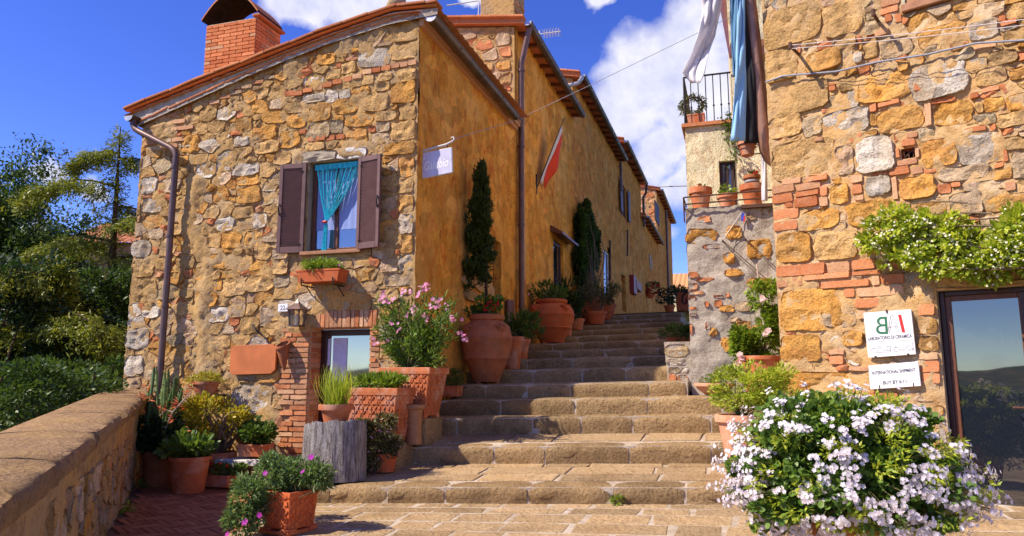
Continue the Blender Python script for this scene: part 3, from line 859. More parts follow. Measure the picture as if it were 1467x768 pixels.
while t < pL:                 # coping slabs
    L = random.uniform(1.1, 1.9); L = L if pL - t - L > .5 else pL - t
    n = max(6, int(L / .09)); o = random.random() * 30; V = []
    prof = [(.06, -.13), (.075, -.06), (.055, -.015), (0, 0.0), (-.13, .012), (-.26, .014), (-.40, .01), (-.53, 0.0), (-.575, -.02), (-.58, -.07), (-.56, -.13)]
    for k in range(n + 1):
        tt = t + .006 + (L - .012) * k / n
        for (w, dz) in prof:
            g_ = .03 * fbm(tt * 5 + o, w * 6, dz * 9, 5) * (1.3 if w > 0 or w < -.5 else .35)
            q = PI0 + pe * tt + pnrm * (w + (g_ if w > .03 or w < -.5 else 0))
            V.append((q[0], q[1], ptop(tt) + dz + g_ * .5))
    W = len(prof); F = [(k * W + m, (k + 1) * W + m, (k + 1) * W + m + 1, k * W + m + 1) for k in range(n) for m in range(W - 1)]
    F += [tuple(range(W))[::-1], tuple(n * W + m for m in range(W))]
    m2 = MB(); m2.add(V, [f[::-1] for f in F]); m2.build('coping_stone', M['coping'], par, 55); t += L
# ------------------------------------------------------------------ corner house: stone gable and stuccoed street front
XF = -4.06                     # plane of the street fronts
YG = 8.75                      # plane of the gable
G = Fr((0, YG, 0), (1, 0, 0))
FA = Fr((XF, 0, 0), (0, 1, 0))
h1 = thing('corner_house', 'two-storey corner house with rubble stone gable, shuttered window and ochre side', 'house', (-6.4, 9.0, .3))
vt = [G.px(u, v) for u, v in ((229, 167), (370, 103), (470, 63), (560, 34), (598, 26))]
def prof_line(pts):
    def f(x):
        if x <= pts[1][0]: a, b = pts[0], pts[1]
        else:
            k = max(i for i in range(len(pts) - 1) if pts[i][0] <= x or i == 0); a, b = pts[k], pts[k + 1]
        return a[1] + (b[1] - a[1]) * (x - a[0]) / (b[0] - a[0])
    return f
gtop = prof_line(vt)
WIN = G.rect(441, 231, 514, 359); DOOR = G.rect(443, 470, 529, 620); DOOR = (DOOR[0], .42, DOOR[2], DOOR[3])
GX0, GX1 = -8.77, -4.062
band = [G.px(u, v) for u, v in ((285, 250), (270, 330), (300, 380), (290, 450), (300, 560))]
def smear(s, z):
    """raised grey render smeared over the stones"""
    b = prof_line([(p[1], p[0]) for p in sorted(band, key=lambda q: q[1])])(z) if band[-1][1] < z < band[0][1] else None
    g = 0
    if b is not None: g = max(0, 1 - abs(s - b) / .2)
    for (u, v, r) in ((430, 470, .28), (232, 185, .3), (330, 120, .2), (420, 90, .25), (500, 60, .3), (540, 45, .3), (430, 225, .16), (500, 222, .25), (350, 625, .3), (385, 600, .2), (455, 440, .2)):
        a, c = G.px(u, v); g = max(g, max(0, 1 - math.hypot((s - a) * .8, z - c) / r))
    return g
def gdisp(s, z):
    return .024 * fbm(s * 4, z * 4, 2) + .026 * nz(s * 17, z * 17, 4) + .05 * smear(s, z) + .008
wall_grid('gable_wall', G, GX0, .0, GX1, 5.2, .045, [WIN, DOOR], gdisp, M['mortar_gable'], h1, top=gtop)
obst = [(WIN[0] - .03, WIN[1] - .12, WIN[2] + .03, WIN[3] + .17), (DOOR[0] - .38, DOOR[1], DOOR[2] + .14, DOOR[3] + .25)]
GM = {'t': 'stone_t', 'o': 'stone_o', 'w': 'stone_w', 'p': 'stone_p', 'g': 'stone_g', 'b': 'brick', 'm': 'brick_pale'}
gs = [(564, 38, 598, 60, 't'), (562, 64, 597, 86, 't'), (567, 99, 597, 117, 't'), (561, 118, 596, 148, 'o'), (572, 150, 596, 173, 't'), (561, 175, 596, 201, 't'), (551, 204, 595, 222, 'o'),
      (573, 226, 594, 254, 'o'), (571, 257, 593, 277, 't'), (572, 280, 593, 304, 'o'), (572, 307, 592, 335, 'w'), (575, 337, 592, 363, 'o'), (572, 366, 591, 388, 'w'), (552, 391, 591, 410, 'p'),
      (515, 70, 560, 97, 'w'), (490, 89, 511, 106, 't'), (486, 64, 514, 78, 'o'), (456, 78, 481, 94, 'o'), (467, 129, 485, 148, 'w'), (487, 128, 503, 142, 'w'), (505, 124, 531, 139, 'o'), (537, 118, 559, 131, 't'),
      (521, 133, 558, 159, 't'), (479, 141, 513, 164, 'o'), (442, 147, 475, 174, 'o'), (495, 161, 535, 182, 'o'), (497, 185, 527, 211, 'o'), (441, 176, 474, 200, 'g'), (531, 191, 559, 205, 'p'), (541, 105, 563, 116, 't'),
      (401, 189, 431, 212, 'o'), (414, 163, 439, 184, 'o'), (538, 160, 568, 174, 't'), (335, 550, 388, 592, 'w'), (183, 470, 214, 500, 'w'), (180, 510, 207, 538, 'w'), (189, 400, 226, 432, 't'), (203, 255, 226, 278, 'w'),
      (205, 285, 232, 305, 'w'), (190, 345, 217, 368, 'w'), (192, 372, 222, 396, 't'), (335, 195, 358, 210, 'w'), (334, 235, 372, 252, 'w'), (340, 268, 375, 292, 'o'), (352, 330, 376, 352, 'o'), (318, 332, 346, 356, 'o'),
      (300, 365, 330, 385, 'o'), (366, 350, 390, 372, 't'), (262, 195, 286, 220, 'o'), (362, 180, 398, 200, 'o'), (365, 202, 400, 220, 't'), (340, 250, 372, 266, 'o'), (280, 418, 312, 440, 'o'), (300, 440, 330, 462, 'w'),
      (320, 400, 352, 424, 't'), (352, 395, 392, 418, 't'), (392, 372, 414, 394, 't'), (505, 420, 532, 446, 'o'), (470, 418, 502, 446, 'o'), (400, 430, 424, 452, 'w'), (345, 455, 372, 478, 't'), (300, 480, 330, 500, 't')]
for (u0, v0, u1, v1, m) in gs:
    r = G.rect(u0, v0, u1, v1); q = u0 > 545
    obst.append((r[0] - .012, r[1] - .012, r[2] + .012, r[3] + .012))
    stone('stone', rr_poly(r, 20, 7 if q else 4.2, .035 if q else .075), G, random.uniform(.024, .042), GM[m], h1, .35, True)
def brick_run(u0, v0, u1, v1, n, th, fr, parent, mats=('brick', 'brick', 'brick_pale')):
    """a course of thin bricks between two picture points on the wall"""
    for k in range(n):
        a, b = k / n, (k + 1) / n
        ua, ub = u0 + (u1 - u0) * a, u0 + (u1 - u0) * b; va, vb = v0 + (v1 - v0) * a, v0 + (v1 - v0) * b
        vm = (va + vb) / 2 + random.uniform(-.8, .8)
        r = fr.rect(ua + .4, vm - th / 2, ub - .4, vm + th / 2)
        obst.append((r[0], r[1] - .012, r[2], r[3] + .012))
        brick(r, fr, random.choice(mats), parent, random.uniform(.02, .04))
brick_run(421, 137, 520, 108, 7, 6.5, G, h1); brick_run(520, 105, 560, 96, 3, 7, G, h1); brick_run(561, 95, 598, 90, 3, 7, G, h1)
brick_run(441, 200, 495, 196, 4, 7, G, h1); brick_run(430, 190, 440, 188, 1, 7, G, h1)
for k, v in enumerate((172, 180, 188, 196, 204, 212)):
    brick_run(207 + (k % 2) * 3, v + 2, 256 + (k % 3) * 12, v - 7 + k * .5, 3, 5.6, G, h1, ('brick_pale', 'stone_p', 'brick_pale'))
brick_run(300, 150, 395, 108, 6, 5, G, h1, ('brick_pale', 'stone_p'))
# door pier, lintel and jamb of brick
pier = G.rect(404, 452, 443, 620); z = DOOR[1]; k = 0
while z < DOOR[3] - .02:
    cuts = [pier[0] - random.uniform(-.05, .05), pier[0] + (.16 if k % 2 else .23), pier[2]]
    for a, b in zip(cuts, cuts[1:]):
        if random.random() < .86: brick((a + .006, z + .006, b - .006, z + .062), G, random.choice(['brick', 'brick_pale', 'brick_pale']), h1, random.uniform(.03, .042))
    brick((DOOR[2] + .006, z + .006, DOOR[2] + random.choice([.1, .16]), z + .062), G, random.choice(['brick', 'brick_pale']), h1, random.uniform(.03, .04))
    z += .071; k += 1
x = DOOR[0] + .1
while x < DOOR[2] + .1:
    brick((x, DOOR[3] + .005, x + .056, DOOR[3] + .235), G, random.choice(['brick_pale', 'brick_pale', 'brick', 'stone_p']), h1, random.uniform(.035, .045)); x += .066
stone('lintel_block', rr_poly(G.rect(468, 416, 512, 446), 14, 9, .02), G, .03, 'stone_o', h1, .2, True)
# window lintel and sill
stone('window_lintel', rr_poly((WIN[0] - .22, WIN[3] + .005, WIN[0] + .44, WIN[3] + .16), 14, 12, .012), G, .055, 'lintel_stone', h1, .15, True)
stone('window_lintel', rr_poly((WIN[0] + .45, WIN[3] + .005, WIN[2] + .1, WIN[3] + .165), 14, 12, .012), G, .045, 'plaster_white', h1, .15, True)
mb = MB(); fbox(mb, G, WIN[0] - .06, WIN[1] - .055, -.2, WIN[2] + .08, WIN[1] - .003, .075); bev(mb.build('window_sill', M['sill'], h1), .008)
def pick_g(q):
    c = np.mean(q, 0); A_ = area(q); t = nz(c[0] * 1.1 + 4, c[1] * 1.1, 7); r = random.random()
    if A_ < .018 and r < .38: return random.choice(['brick', 'brick', 'brick_pale'])
    if r < .05 + .4 * t: return 'stone_w'
    if r < .34: return random.choice(['stone_g', 'stone_p', 'stone_p'])
    return random.choice(['stone_o', 'stone_t', 'stone_t'])
cells = rubble_cells((GX0 + .02, .3, GX1 - .03, 6.6), obst, lambda x: gtop(x) - .05, [(.115, .1), (.088, .24), (.062, .32), (.042, .34)], 1.45, 26000)
cells = [c for c in cells if smear(*np.mean(c, 0)) < random.uniform(.45, .95)]
lay_rubble(cells, G, h1, pick_g, (.003, .012), (.017, .04), limit=240, name='stone', rough=.45)
# openings: reveals, window, door
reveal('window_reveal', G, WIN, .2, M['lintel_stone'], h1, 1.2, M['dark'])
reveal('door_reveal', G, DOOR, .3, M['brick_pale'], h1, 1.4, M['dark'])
for sd, dd in ((DOOR[0], .3),):            # brick courses on the visible reveal of the door
    frR = Fr((DOOR[0], YG, 0), (0, 1, 0)); z = DOOR[1]; k = 0
    while z < DOOR[3] - .05:
        for a, b in (((.012, .14), (.15, .29)) if k % 2 else ((.012, .29),)):
            brick((a, z + .006, b, z + .062), frR, random.choice(['brick', 'brick_pale']), h1, .012)
        z += .071; k += 1
def framed(parent, name, fr, r, d, w, mat, thick=.05, glass='glass', mull=0, bars=0, gd=.02):
    """a frame with stiles, rails, mullions and a pane: name > frame pieces and pane"""
    mb = MB(); s0, z0, s1, z1 = r
    fbox(mb, fr, s0, z0, d - thick, s0 + w, z1, d); fbox(mb, fr, s1 - w, z0, d - thick, s1, z1, d)
    fbox(mb, fr, s0 + w, z0, d - thick, s1 - w, z0 + w, d - .002); fbox(mb, fr, s0 + w, z1 - w, d - thick, s1 - w, z1, d - .002)
    for i in range(mull):
        c = s0 + (s1 - s0) * (i + 1) / (mull + 1); fbox(mb, fr, c - w * .6, z0 + w, d - thick, c + w * .6, z1 - w, d + .004)
    for i in range(bars):
        c = z0 + (z1 - z0) * (i + 1) / (bars + 1); fbox(mb, fr, s0 + w, c - w * .25, d - thick, s1 - w, c + w * .25, d - .004)
    o = bev(mb.build(name, M[mat], parent), .005, 1)
    if glass:
        m2 = MB(); m2.add([fr.pt(s0 + w * .5, z0 + w * .5, d - gd), fr.pt(s1 - w * .5, z0 + w * .5, d - gd), fr.pt(s1 - w * .5, z1 - w * .5, d - gd), fr.pt(s0 + w * .5, z1 - w * .5, d - gd)], [(0, 1, 2, 3)])
        m2.build('pane', M[glass], o)
    return o
wf = framed(h1, 'window', G, (WIN[0] + .02, WIN[1], WIN[2], WIN[3] - .01), -.09, .055, 'frame_wood', .06, 'glass_blue', 1)
mb = MB(); W0, W1 = WIN[0] + .09, WIN[2] - .06      # lace half curtain behind the pane, sky reflection painted into its blue
P = [[G.pt(s, WIN[1] + .06 + (z * (WIN[3] - WIN[1] - .12)), -.105 + .004 * math.sin(s * 60)) for s in np.linspace(W0, W1, 24)] for z in np.linspace(.22, 1, 6)]
mb.grid(P); mb.build('lace_curtain', M['lace_sky_reflect'], wf, 180)
df = framed(h1, 'door', G, (DOOR[0] + .01, DOOR[1], DOOR[2] - .005, DOOR[3] - .005), -.24, .085, 'door_wood', .06, 'glass_blue', 0, 0)
mb = MB(); fbox(mb, G, DOOR[0] + .12, DOOR[3] - .5, -.252, DOOR[0] + .16, DOOR[3] - .13, -.249); fbox(mb, G, DOOR[0] + .2, DOOR[3] - .75, -.254, DOOR[0] + .42, DOOR[3] - .12, -.251)
mb.build('notice', M['lilac_paint'], df)
mb = MB(); hz_ = DOOR[1] + 1.0; mb.tube([G.pt(DOOR[2] - .05, hz_, -.24), G.pt(DOOR[2] - .05, hz_, -.19), G.pt(DOOR[2] - .16, hz_, -.19)], .009, 6); mb.build('handle', M['zinc'], df)
# shutters, standing a little off the wall
def shutter(hs_, side, ang):
    """louvred leaf hinged at s = hs_; side -1 opens to the left, +1 to the right"""
    w, z0, z1 = .405, WIN[1] - .015, WIN[3] - .01
    dirv = G.e * side * math.cos(ang) + G.n * math.sin(ang); nv = np.cross(UP, dirv) * (-side) ; nv = nv if np.dot(nv, G.n) > 0 else -nv
    base = G.pt(hs_, 0, .05); fw_ = .055; t = .018
    P_ = lambda a, z: base + dirv * a + UP * z
    mb = MB()
    for a0, a1, q0, q1 in ((0, fw_, z0, z1), (w - fw_, w, z0, z1), (fw_, w - fw_, z0, z0 + .085), (fw_, w - fw_, z1 - .07, z1)):
        mb.obox((P_(a0, q0) + P_(a1, q1)) / 2, dirv * (a1 - a0) / 2, UP * (q1 - q0) / 2, nv * t)
    o = bev(mb.build('shutter', M['shutter'], h1), .004, 1)
    mp = MB(); mp.obox((P_(fw_, z0 + .06) + P_(w - fw_, z1 - .05)) / 2 - nv * .013, dirv * (w / 2 - fw_), UP * (z1 - z0 - .11) / 2, nv * .003); mp.build('shadow_panel', M['shutter'], o)  # added panel behind the slats, blocks light so the leaf's shadow is solid
    n = 24; zz = np.linspace(z0 + .1, z1 - .085, n); me = None
    m2 = MB(); m2.obox((0, 0, 0), dirv * (w / 2 - fw_), UP * .028 + nv * .01, nv * .003 - UP * .001)
    me = bpy.data.meshes.new('slat'); me.from_pydata(m2.v, [], m2.f); me.update(); me.materials.append(M['shutter'])
    for z in zz: emit('slat', me, None, o, tuple(P_(w / 2, z) - org(o)))
    for z in (z0 + .12, z1 - .12): m3 = MB(); m3.tube([P_(-.01, z), P_(.09, z) + nv * .03], .008, 6); m3.build('hinge', M['iron'], o)
    m3 = MB(); zc = (z0 + z1) / 2; m3.tube([P_(w - .03, zc - .1) + nv * .025, P_(w - .02, zc) + nv * .05, P_(w - .03, zc + .06) + nv * .025], .01, 6)
    m3.build('latch', M['iron'], o)
shutter(WIN[0] - .01, -1, R(7)); shutter(WIN[2] + .01, 1, R(14))
# the street front
def fdisp(s, z): return .03 * fbm(s * 1.6, z * 1.2, 9) + .014 * fbm(s * 7, z * 5, 4) + .006 * nz(s * 25, z * 25)
r = FA.rect(706, 345, 718, 440); HD = (r[0], 2.0, r[2], r[3])
wall_grid('street_front', FA, YG, .6, 13.3, 6.78, .07, [HD], fdisp, M['stucco'], h1)
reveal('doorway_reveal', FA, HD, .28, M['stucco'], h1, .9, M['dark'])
framed(h1, 'side_door', FA, (HD[0], HD[1], HD[2], HD[3]), -.15, .07, 'frame_wood', .06, 'glass')
# bare stones where the render has fallen off behind the jar
for (u0, v0, u1, v1) in ((660, 395, 676, 410), (678, 400, 694, 418), (664, 415, 682, 432), (696, 405, 704, 425), (684, 385, 700, 398)):
    stone('stone', rr_poly(FA.rect(u0, v0, u1, v1), 10, 3.2, .08), FA, .05, random.choice(['stone_o', 'stone_t']), h1, .4)
# rear and left walls, so that the house is a whole body
mb = MB(); mb.add([(GX0, YG, -3), (GX0, 13.3, -3), (GX0, 13.3, gtop(GX0)), (GX0, YG, gtop(GX0))], [(3, 2, 1, 0)]); mb.build('side_wall', M['mortar_gable'], h1)
# roof: two slopes with a ridge near the street, tiled verge in two courses
rp = [G.px(186, 161), G.px(370, 88), G.px(470, 49), G.px(566, 16)]; rp.append((rp[-1][0] + .75, rp[-1][1] - .05)); rl = prof_line(rp)
RX0, RX1 = rp[0][0], rp[-1][0] - .05
mb = MB(); xs = np.arange(RX0 + .02, RX1, .035); ys = np.linspace(8.62, 13.28, 40)
P = [[(x, y, rl(x) - .035 + .028 * abs(math.sin(y * 14.5))) for x in xs] for y in np.linspace(8.62, 13.28, 150)]
mb.grid([r_ for r_ in P]); mb.grid([[(x, y, rl(x) - .1) for x in xs[::8]] for y in (8.62, 13.28)])
roof = mb.build('roof', M['roof_tile'], h1, 30)
m2 = MB()                                             # mortar bed under the verge
m2.grid([[(x, 8.67 + .02 * nz(x * 9, k), gtop(x) - .05 + (rl(x) - .01 - gtop(x)) * k / 3) for x in np.arange(GX0 - .15, RX1, .06)] for k in range(4)][::-1])
m2.build('verge_mortar', M['mortar_grey'], h1, 180)
for row, (dz, yf, L) in enumerate(((.0, 8.6, .43), (-1, 8.655, .34))):
    x = RX0 if row == 0 else GX0 - .12; end = RX1 if row == 0 else GX1 + .02
    while x < end - .05:
        x1 = min(x + L * random.uniform(.92, 1.06), end); f = rl if row == 0 else (lambda q: gtop(q) + .015)
        za, zb = f(x), f(x1); c = np.array([(x + x1) / 2, yf + .12, (za + zb) / 2 + random.uniform(-.006, .006) + (.02 if row == 0 else 0)])
        a = np.array([x1 - x - .006, 0, zb - za]) / 2; a[2] += random.uniform(-.008, .012)
        t_ = np.array([-a[2], 0, a[0]]); t_ = t_ / np.linalg.norm(t_)
        mb = MB(); mb.obox(c, a, (0, .12, 0), t_ * (.02 if row == 0 else .018)); o = mb.build('verge_tile', M['roof_tile'], roof); bev(o, .01, 2); x = x1
# cornice bricks under the street eave
mb = MB(); fbox(mb, FA, 8.72, 6.5, 0, 13.28, 6.56, .07); fbox(mb, FA, 8.72, 6.562, 0, 13.28, 6.62, .12); mb.build('cornice', M['brick_pale'], h1)
for k in range(44):
    s = 8.78 + k * .102; mb = MB(); fbox(mb, FA, s, 6.624, .0, s + .05, 6.675, .14); mb.build('dentil', M['brick_pale'], h1)
def half_pipe(p0, p1, r, name, mat, parent, cap='zinc', t=.006):
    p0, p1 = np.array(p0, float), np.array(p1, float); d = (p1 - p0) / np.linalg.norm(p1 - p0); a = np.cross(d, UP); a /= np.linalg.norm(a); b = np.cross(a, d)
    mb = MB(); n = 12
    L = np.linalg.norm(p1 - p0); k = max(2, int(L / .9))
    for rr, rev in ((r, 0), (r - t, 1)):
        P = [[p0 + d * (L * i / k) + rr * (math.cos(w) * a + math.sin(w) * b) for w in np.linspace(math.pi, 2 * math.pi, n)] for i in range(k + 1)]
        mb.grid(P if not rev else [q[::-1] for q in P])
    for i in range(1, k): mb.tube([p0 + d * (L * i / k) + (r + .002) * (math.cos(w) * a + math.sin(w) * b) for w in np.linspace(math.pi, 2 * math.pi, n)], .009, 5)
    mb.tube([p0 + r * a, p1 + r * a], .011, 6); mb.tube([p0 - r * a, p1 - r * a], .011, 6)
    o = mb.build(name, M[mat], parent, 40)
    for e, c_ in ((p0, d * -.002), (p1, d * .002)):
        m2 = MB(); m2.add([e + c_ + r * (math.cos(w) * a + math.sin(w) * b) for w in np.linspace(math.pi, 2 * math.pi, n)], [tuple(range(n))]); m2.build('end_cap', M[cap], o)
    return o
ga, gb = onX(617, 16, -3.87), onX(738, 172, -3.87); gz = (ga[2] + gb[2]) / 2
half_pipe((-3.87, ga[1], gz + .02), (-3.87, gb[1], gz - .01), .085, 'gutter', 'gutter', h1)
# gutter and downpipe on the left eave
P0, P1, P2 = onY(191, 170, 8.58), onY(252, 216, 8.6), onY(230, 530, 8.6)
gl = half_pipe((P0[0] - .02, 8.5, P0[2] + .02), (P0[0] - .02, 13.2, P0[2] + .02), .08, 'gutter', 'gutter', h1)
mb = MB(); mb.tube([P0 + (0, 0, .0), P0 + (.005, 0, -.1), P0 + (.05, 0, -.17), P0 + (.13, .0, -.22), P1 + (-.1, 0, .06), P1 + (-.02, 0, .0), P1 + (.012, 0, -.07), P1 + (.01, 0, -.2), P2 + (.0, 0, 0.0), P2 + (0, 0, -.5)], .047, 12)
dp = mb.build('downpipe', M['pipe'], h1, 60)
for f in (.08, .4, .72):
    c = P1 + (P2 - P1) * f; mb = MB(); mb.tube([c + (0, 0, -.018), c + (0, 0, .018)], .056, 12); mb.tube([c, c + (0, .12, 0)], .01, 6); mb.build('bracket', M['pipe'], dp, 50)
# chimney of brick courses
ch = thing('chimney', 'square red brick chimney with arched tile cap above the stone gable', 'chimney', (-7.7, 10, 6.6))
c0, c1 = onY(292, 100, 9.5), onY(366, 60, 9.5); CX0, CX1 = c0[0], c1[0]; ct = onY(330, 30, 9.5)[2]; CY0, CY1 = 9.5, 10.15
mb = MB(); mb.box(CX0 + .012, CY0 + .012, 5.9, CX1 - .012, CY1 - .012, ct - .01); mb.build('core', M['grout'], ch)
frC = Fr((CX0, CY0, 0), (1, 0, 0)); frD = Fr((CX1, CY0, 0), (0, 1, 0)); z = 5.98; k = 0; ch_w = CX1 - CX0
while z < ct - .03:
    for fr_, W in ((frC, ch_w), (frD, CY1 - CY0)):
        cuts = [0]; c = (.125 if k % 2 else .25)
        while c < W - .04: cuts.append(c); c += .25
        cuts.append(W)
        for a, b in zip(cuts, cuts[1:]):
            if b - a > .03: brick((a + .004, z + .004, b - .004, z + .058), fr_, 'brick_chimney' if random.random() < .85 else 'brick_pale', ch, .012, rough=.2)
    z += .064; k += 1
mb = MB(); mb.box(CX1 - .07, CY0 - .03, ct, CX1 + .07, CY1 + .05, ct + .045); bev(mb.build('cap_slab', M['roof_tile'], ch), .01)
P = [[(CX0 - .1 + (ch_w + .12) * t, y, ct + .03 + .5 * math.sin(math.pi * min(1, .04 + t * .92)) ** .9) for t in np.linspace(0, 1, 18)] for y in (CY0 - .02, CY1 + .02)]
mb = MB(); mb.grid([[(q[0], q[1], q[2] - .035) for q in r_] for r_ in P][::-1]); mb.build('arch_soffit', M['brown_black'], ch, 40)  # underside of the arch in near-black brown
mb = MB(); mb.grid(P)
for r_ in P: mb.grid([r_, [(q[0], q[1], q[2] - .035) for q in r_]])
mb.build('arched_cap', M['roof_tile'], ch, 40)
mb = MB(); pz = onY(568, 8, 9.2); mb.lathe([(.06, -.1), (.15, -.02), (.13, .08), (.08, .13), (0.02, .15)], 10, tuple(pz), .25); mb.build('ridge_stone', M['stone_g'], h1, 60)
# ------------------------------------------------------------------ the row of houses up the street
def row_house(name, label, y0, y1, eave, ridge_dx, mat, side_from=None, holes=(), rise=1.1, over=.24, gut=True, base=0.0, near_stub=True):
    h = thing(name, label, 'house', (XF - 2.5, (y0 + y1) / 2, base), 'houses up the street')
    wall_grid('street_front', FA, y0 + .004, base, y1, eave + .05, .16 if y0 < 20 else .3, list(holes), fdisp, M[mat], h)
    xb = XF - ridge_dx
    mb = MB(); mb.add([(XF - .004, y0, base), (xb * 1, y0, base), (xb, y0, eave + rise), (XF - .004, y0, eave)], [(0, 3, 2, 1)])
    mb.add([(xb, y1, base), (xb, y0, base), (xb, y0, eave + rise), (xb, y1, eave + rise)], [(0, 1, 2, 3)])
    mb.add([(XF, y1 - .01, base), (xb, y1 - .01, base), (xb, y1 - .01, eave + rise), (XF, y1 - .01, eave)], [(0, 1, 2, 3)])
    mb.build('side_wall', M['mortar_gable'], h)
    sl = rise / ridge_dx
    mb = MB(); xs = np.linspace(XF + over, xb - .2, 9); n = max(10, int((y1 - y0) / .2) * 4)
    zf = lambda x: eave + .03 + (XF - x) * sl
    P = [[(x, y, zf(x) + .09 + .03 * abs(math.sin((y - y0) * math.pi / .2))) for x in xs] for y in np.linspace(y0 - .12, y1 - .005, n)]
    mb.grid(P); Q = [[(x, y, zf(x)) for x in xs] for y in (y0 - .12, y1 - .005)]; mb.grid(Q[::-1])
    mb.grid([[q for q in Q[0]], P[0]]); mb.grid([[P[i][0] for i in range(n)], [(xs[0], P[i][0][1], zf(xs[0])) for i in range(n)]])
    rf = mb.build('roof', M['roof_tile'], h, 30)
    x = XF + over                                              # verge tiles of the near end
    while x > XF - min(ridge_dx, 2.6):
        m2 = MB(); c = np.array([x - .17, y0 - .09, zf(x - .17) + .135]); m2.obox(c, np.array([-.168, 0, .168 * sl]), (0, .1, 0), (0.0, 0, .024)); bev(m2.build('verge_tile', M['roof_tile'], rf), .008, 1); x -= .34
    k = 0
    for s in np.arange(y0 + .3, y1 - .1, .55 if y0 < 20 else .9):        # rafters under the eave
        m2 = MB(); m2.obox((XF + over / 2, s, eave - .01 - sl * over / 2), (over / 2, 0, -sl * over / 2), (0, .035, 0), (0, 0, .035)); m2.build('rafter', M['frame_wood'], rf)
    if gut: half_pipe((XF + over + .06, y0 - .1, eave + .03), (XF + over + .06, y1 - .15, eave), .085, 'gutter', 'gutter', h)
    return h
def row_stones(h, y, x0, x1, z0, z1, n_mat=('stone_o', 'stone_t', 'stone_t', 'brick', 'stone_p')):
    fr_ = Fr((0, y, 0), (1, 0, 0))
    cells = rubble_cells((x0, z0, x1, z1), [], None, [(.14, .3), (.1, .4), (.07, .3)], 1.4, 900)
    lay_rubble(cells, fr_, h, lambda q: random.choice(n_mat), (.02, .05), (.01, .03), limit=60)
def downpipe(h, y, z0, z1, x=XF + .12, mat='pipe', r=.05, top=None):
    mb = MB(); pts = ([top] if top is not None else []) + [(x, y, z1), (x, y, z0)]
    mb.tube(pts, r, 10); o = mb.build('downpipe', M[mat], h, 60)
    for z in np.arange(z0 + 1, z1, 1.6):
        m2 = MB(); m2.tube([(x, y, z - .02), (x, y, z + .02)], r * 1.25, 10); m2.build('bracket', M[mat], o, 50)
E2 = 8.70
# second house, taller, with the glazed door under a little canopy
r = FA.rect(793, 346, 807, 432); D2 = (r[0], 2.55, r[2], r[3])
h2 = row_house('ochre_house', 'ochre stuccoed house with canopied glass door and red pennant flag', 13.3, 18.8, E2, 2.0, 'stucco', holes=[D2], rise=.28, base=.8)
reveal('doorway_reveal', FA, D2, .3, M['stucco'], h2, .9, M['dark'])
framed(h2, 'glass_door', FA, D2, -.06, .1, 'door_wood', .07, 'glass', 0, 1)
mb = MB(); c = FA.rect(788, 333, 812, 343); mb.prism([FA.pt(c[0], c[1] + .05, 0), FA.pt(c[0], c[1] + .2, 0), FA.pt(c[0], c[1] + .02, .3), FA.pt(c[0], c[1] - .03, .3)], FA.e * (c[2] - c[0])); mb.build('door_canopy', M['frame_wood'], h2)
downpipe(h2, 13.42, 2.0, E2 - .75, XF + .1, 'pipe', .06, (XF + .3, 13.35, E2 - .02))
row_stones(h2, 13.3, -6.2, XF - .05, 7.0, E2 + .05)
chs = thing('stone_chimney', 'stout rendered chimney at the eave of the ochre house', 'chimney', (XF - .4, 13.9, E2))
q0, q1 = onY(688, 20, 13.45), onY(737, 20, 13.45); mb = MB(); mb.box(q0[0], 13.45, E2 - .1, q1[0], 14.2, E2 + 1.1); bev(mb.build('shaft', M['mortar_gable'], chs), .02)
for k in range(9):
    frk = Fr((q1[0], 13.45, 0), (0, 1, 0)); brick((.03 + (k % 2) * .3, E2 + .1 + k * .09, .28 + (k % 2) * .4, E2 + .17 + k * .09), frk, 'brick_pale', chs)
# third house
E3 = 9.85
r = FA.rect(889, 266, 897, 310); W3 = r; r = FA.rect(889, 394, 897, 450); D3 = (r[0], 4.1, r[2], r[3]); r = FA.rect(865, 360, 873, 425); P3 = (r[0], 3.5, r[2], r[3])
r = FA.rect(905, 405, 913, 450)
h3 = row_house('long_house', 'long ochre house with dark shutters and a narrow plank door', 18.8, 27.0, E3, 5, 'stucco_far', holes=[P3, D3 if D3[2] < 27 else (24, 4, 24.5, 6)], base=1.5)
reveal('doorway_reveal', FA, P3, .2, M['stucco'], h3, .8, M['dark']); framed(h3, 'white_door', FA, P3, -.04, .07, 'white_paint', .05, 'glass', 0, 2)
downpipe(h3, 26.8, 8.6, E3 - .1, XF + .1, 'gutter', .05)
row_stones(h3, 18.8, -5.4, XF - .05, E2 + .3, E3 + .05)
mb = MB(); mb.tube([(XF + .28, 18.72, E3 - .05), (XF + .2, 18.6, E3 - .25), (XF - .35, 18.55, E3 - .35), (XF - .42, 18.55, E3 - .6)], .06, 10); mb.build('rainwater_pipe', M['zinc'], h3, 60)
# fourth house
E4 = 10.6
h4 = row_house('gabled_house', 'ochre house beyond the long one, high green-brown gutter', 27.0, 33.6, E4, 5, 'stucco_far', holes=[W3, D3] if W3[0] > 27 else [], base=2.5)
if W3[0] > 27:
    reveal('window_reveal', FA, W3, .2, M['stucco_far'], h4, .8, M['dark']); framed(h4, 'window', FA, W3, -.05, .08, 'frame_wood', .05, 'glass', 1)
    reveal('doorway_reveal', FA, D3, .3, M['stucco_far'], h4, .9, M['dark']); framed(h4, 'plank_door', FA, D3, -.2, .1, 'frame_wood', .05, 'glass', 0, 1)
    for s, e in ((W3[0] - .5, W3[0] - .02), (W3[2] + .02, W3[2] + .5)):
        mb = MB(); fbox(mb, FA, s, W3[1], .06, e, W3[3], .1); bev(mb.build('shutter', M['shutter'], h4), .01)
row_stones(h4, 27.0, -5.2, XF - .05, E3 + .3, E4 + .1)
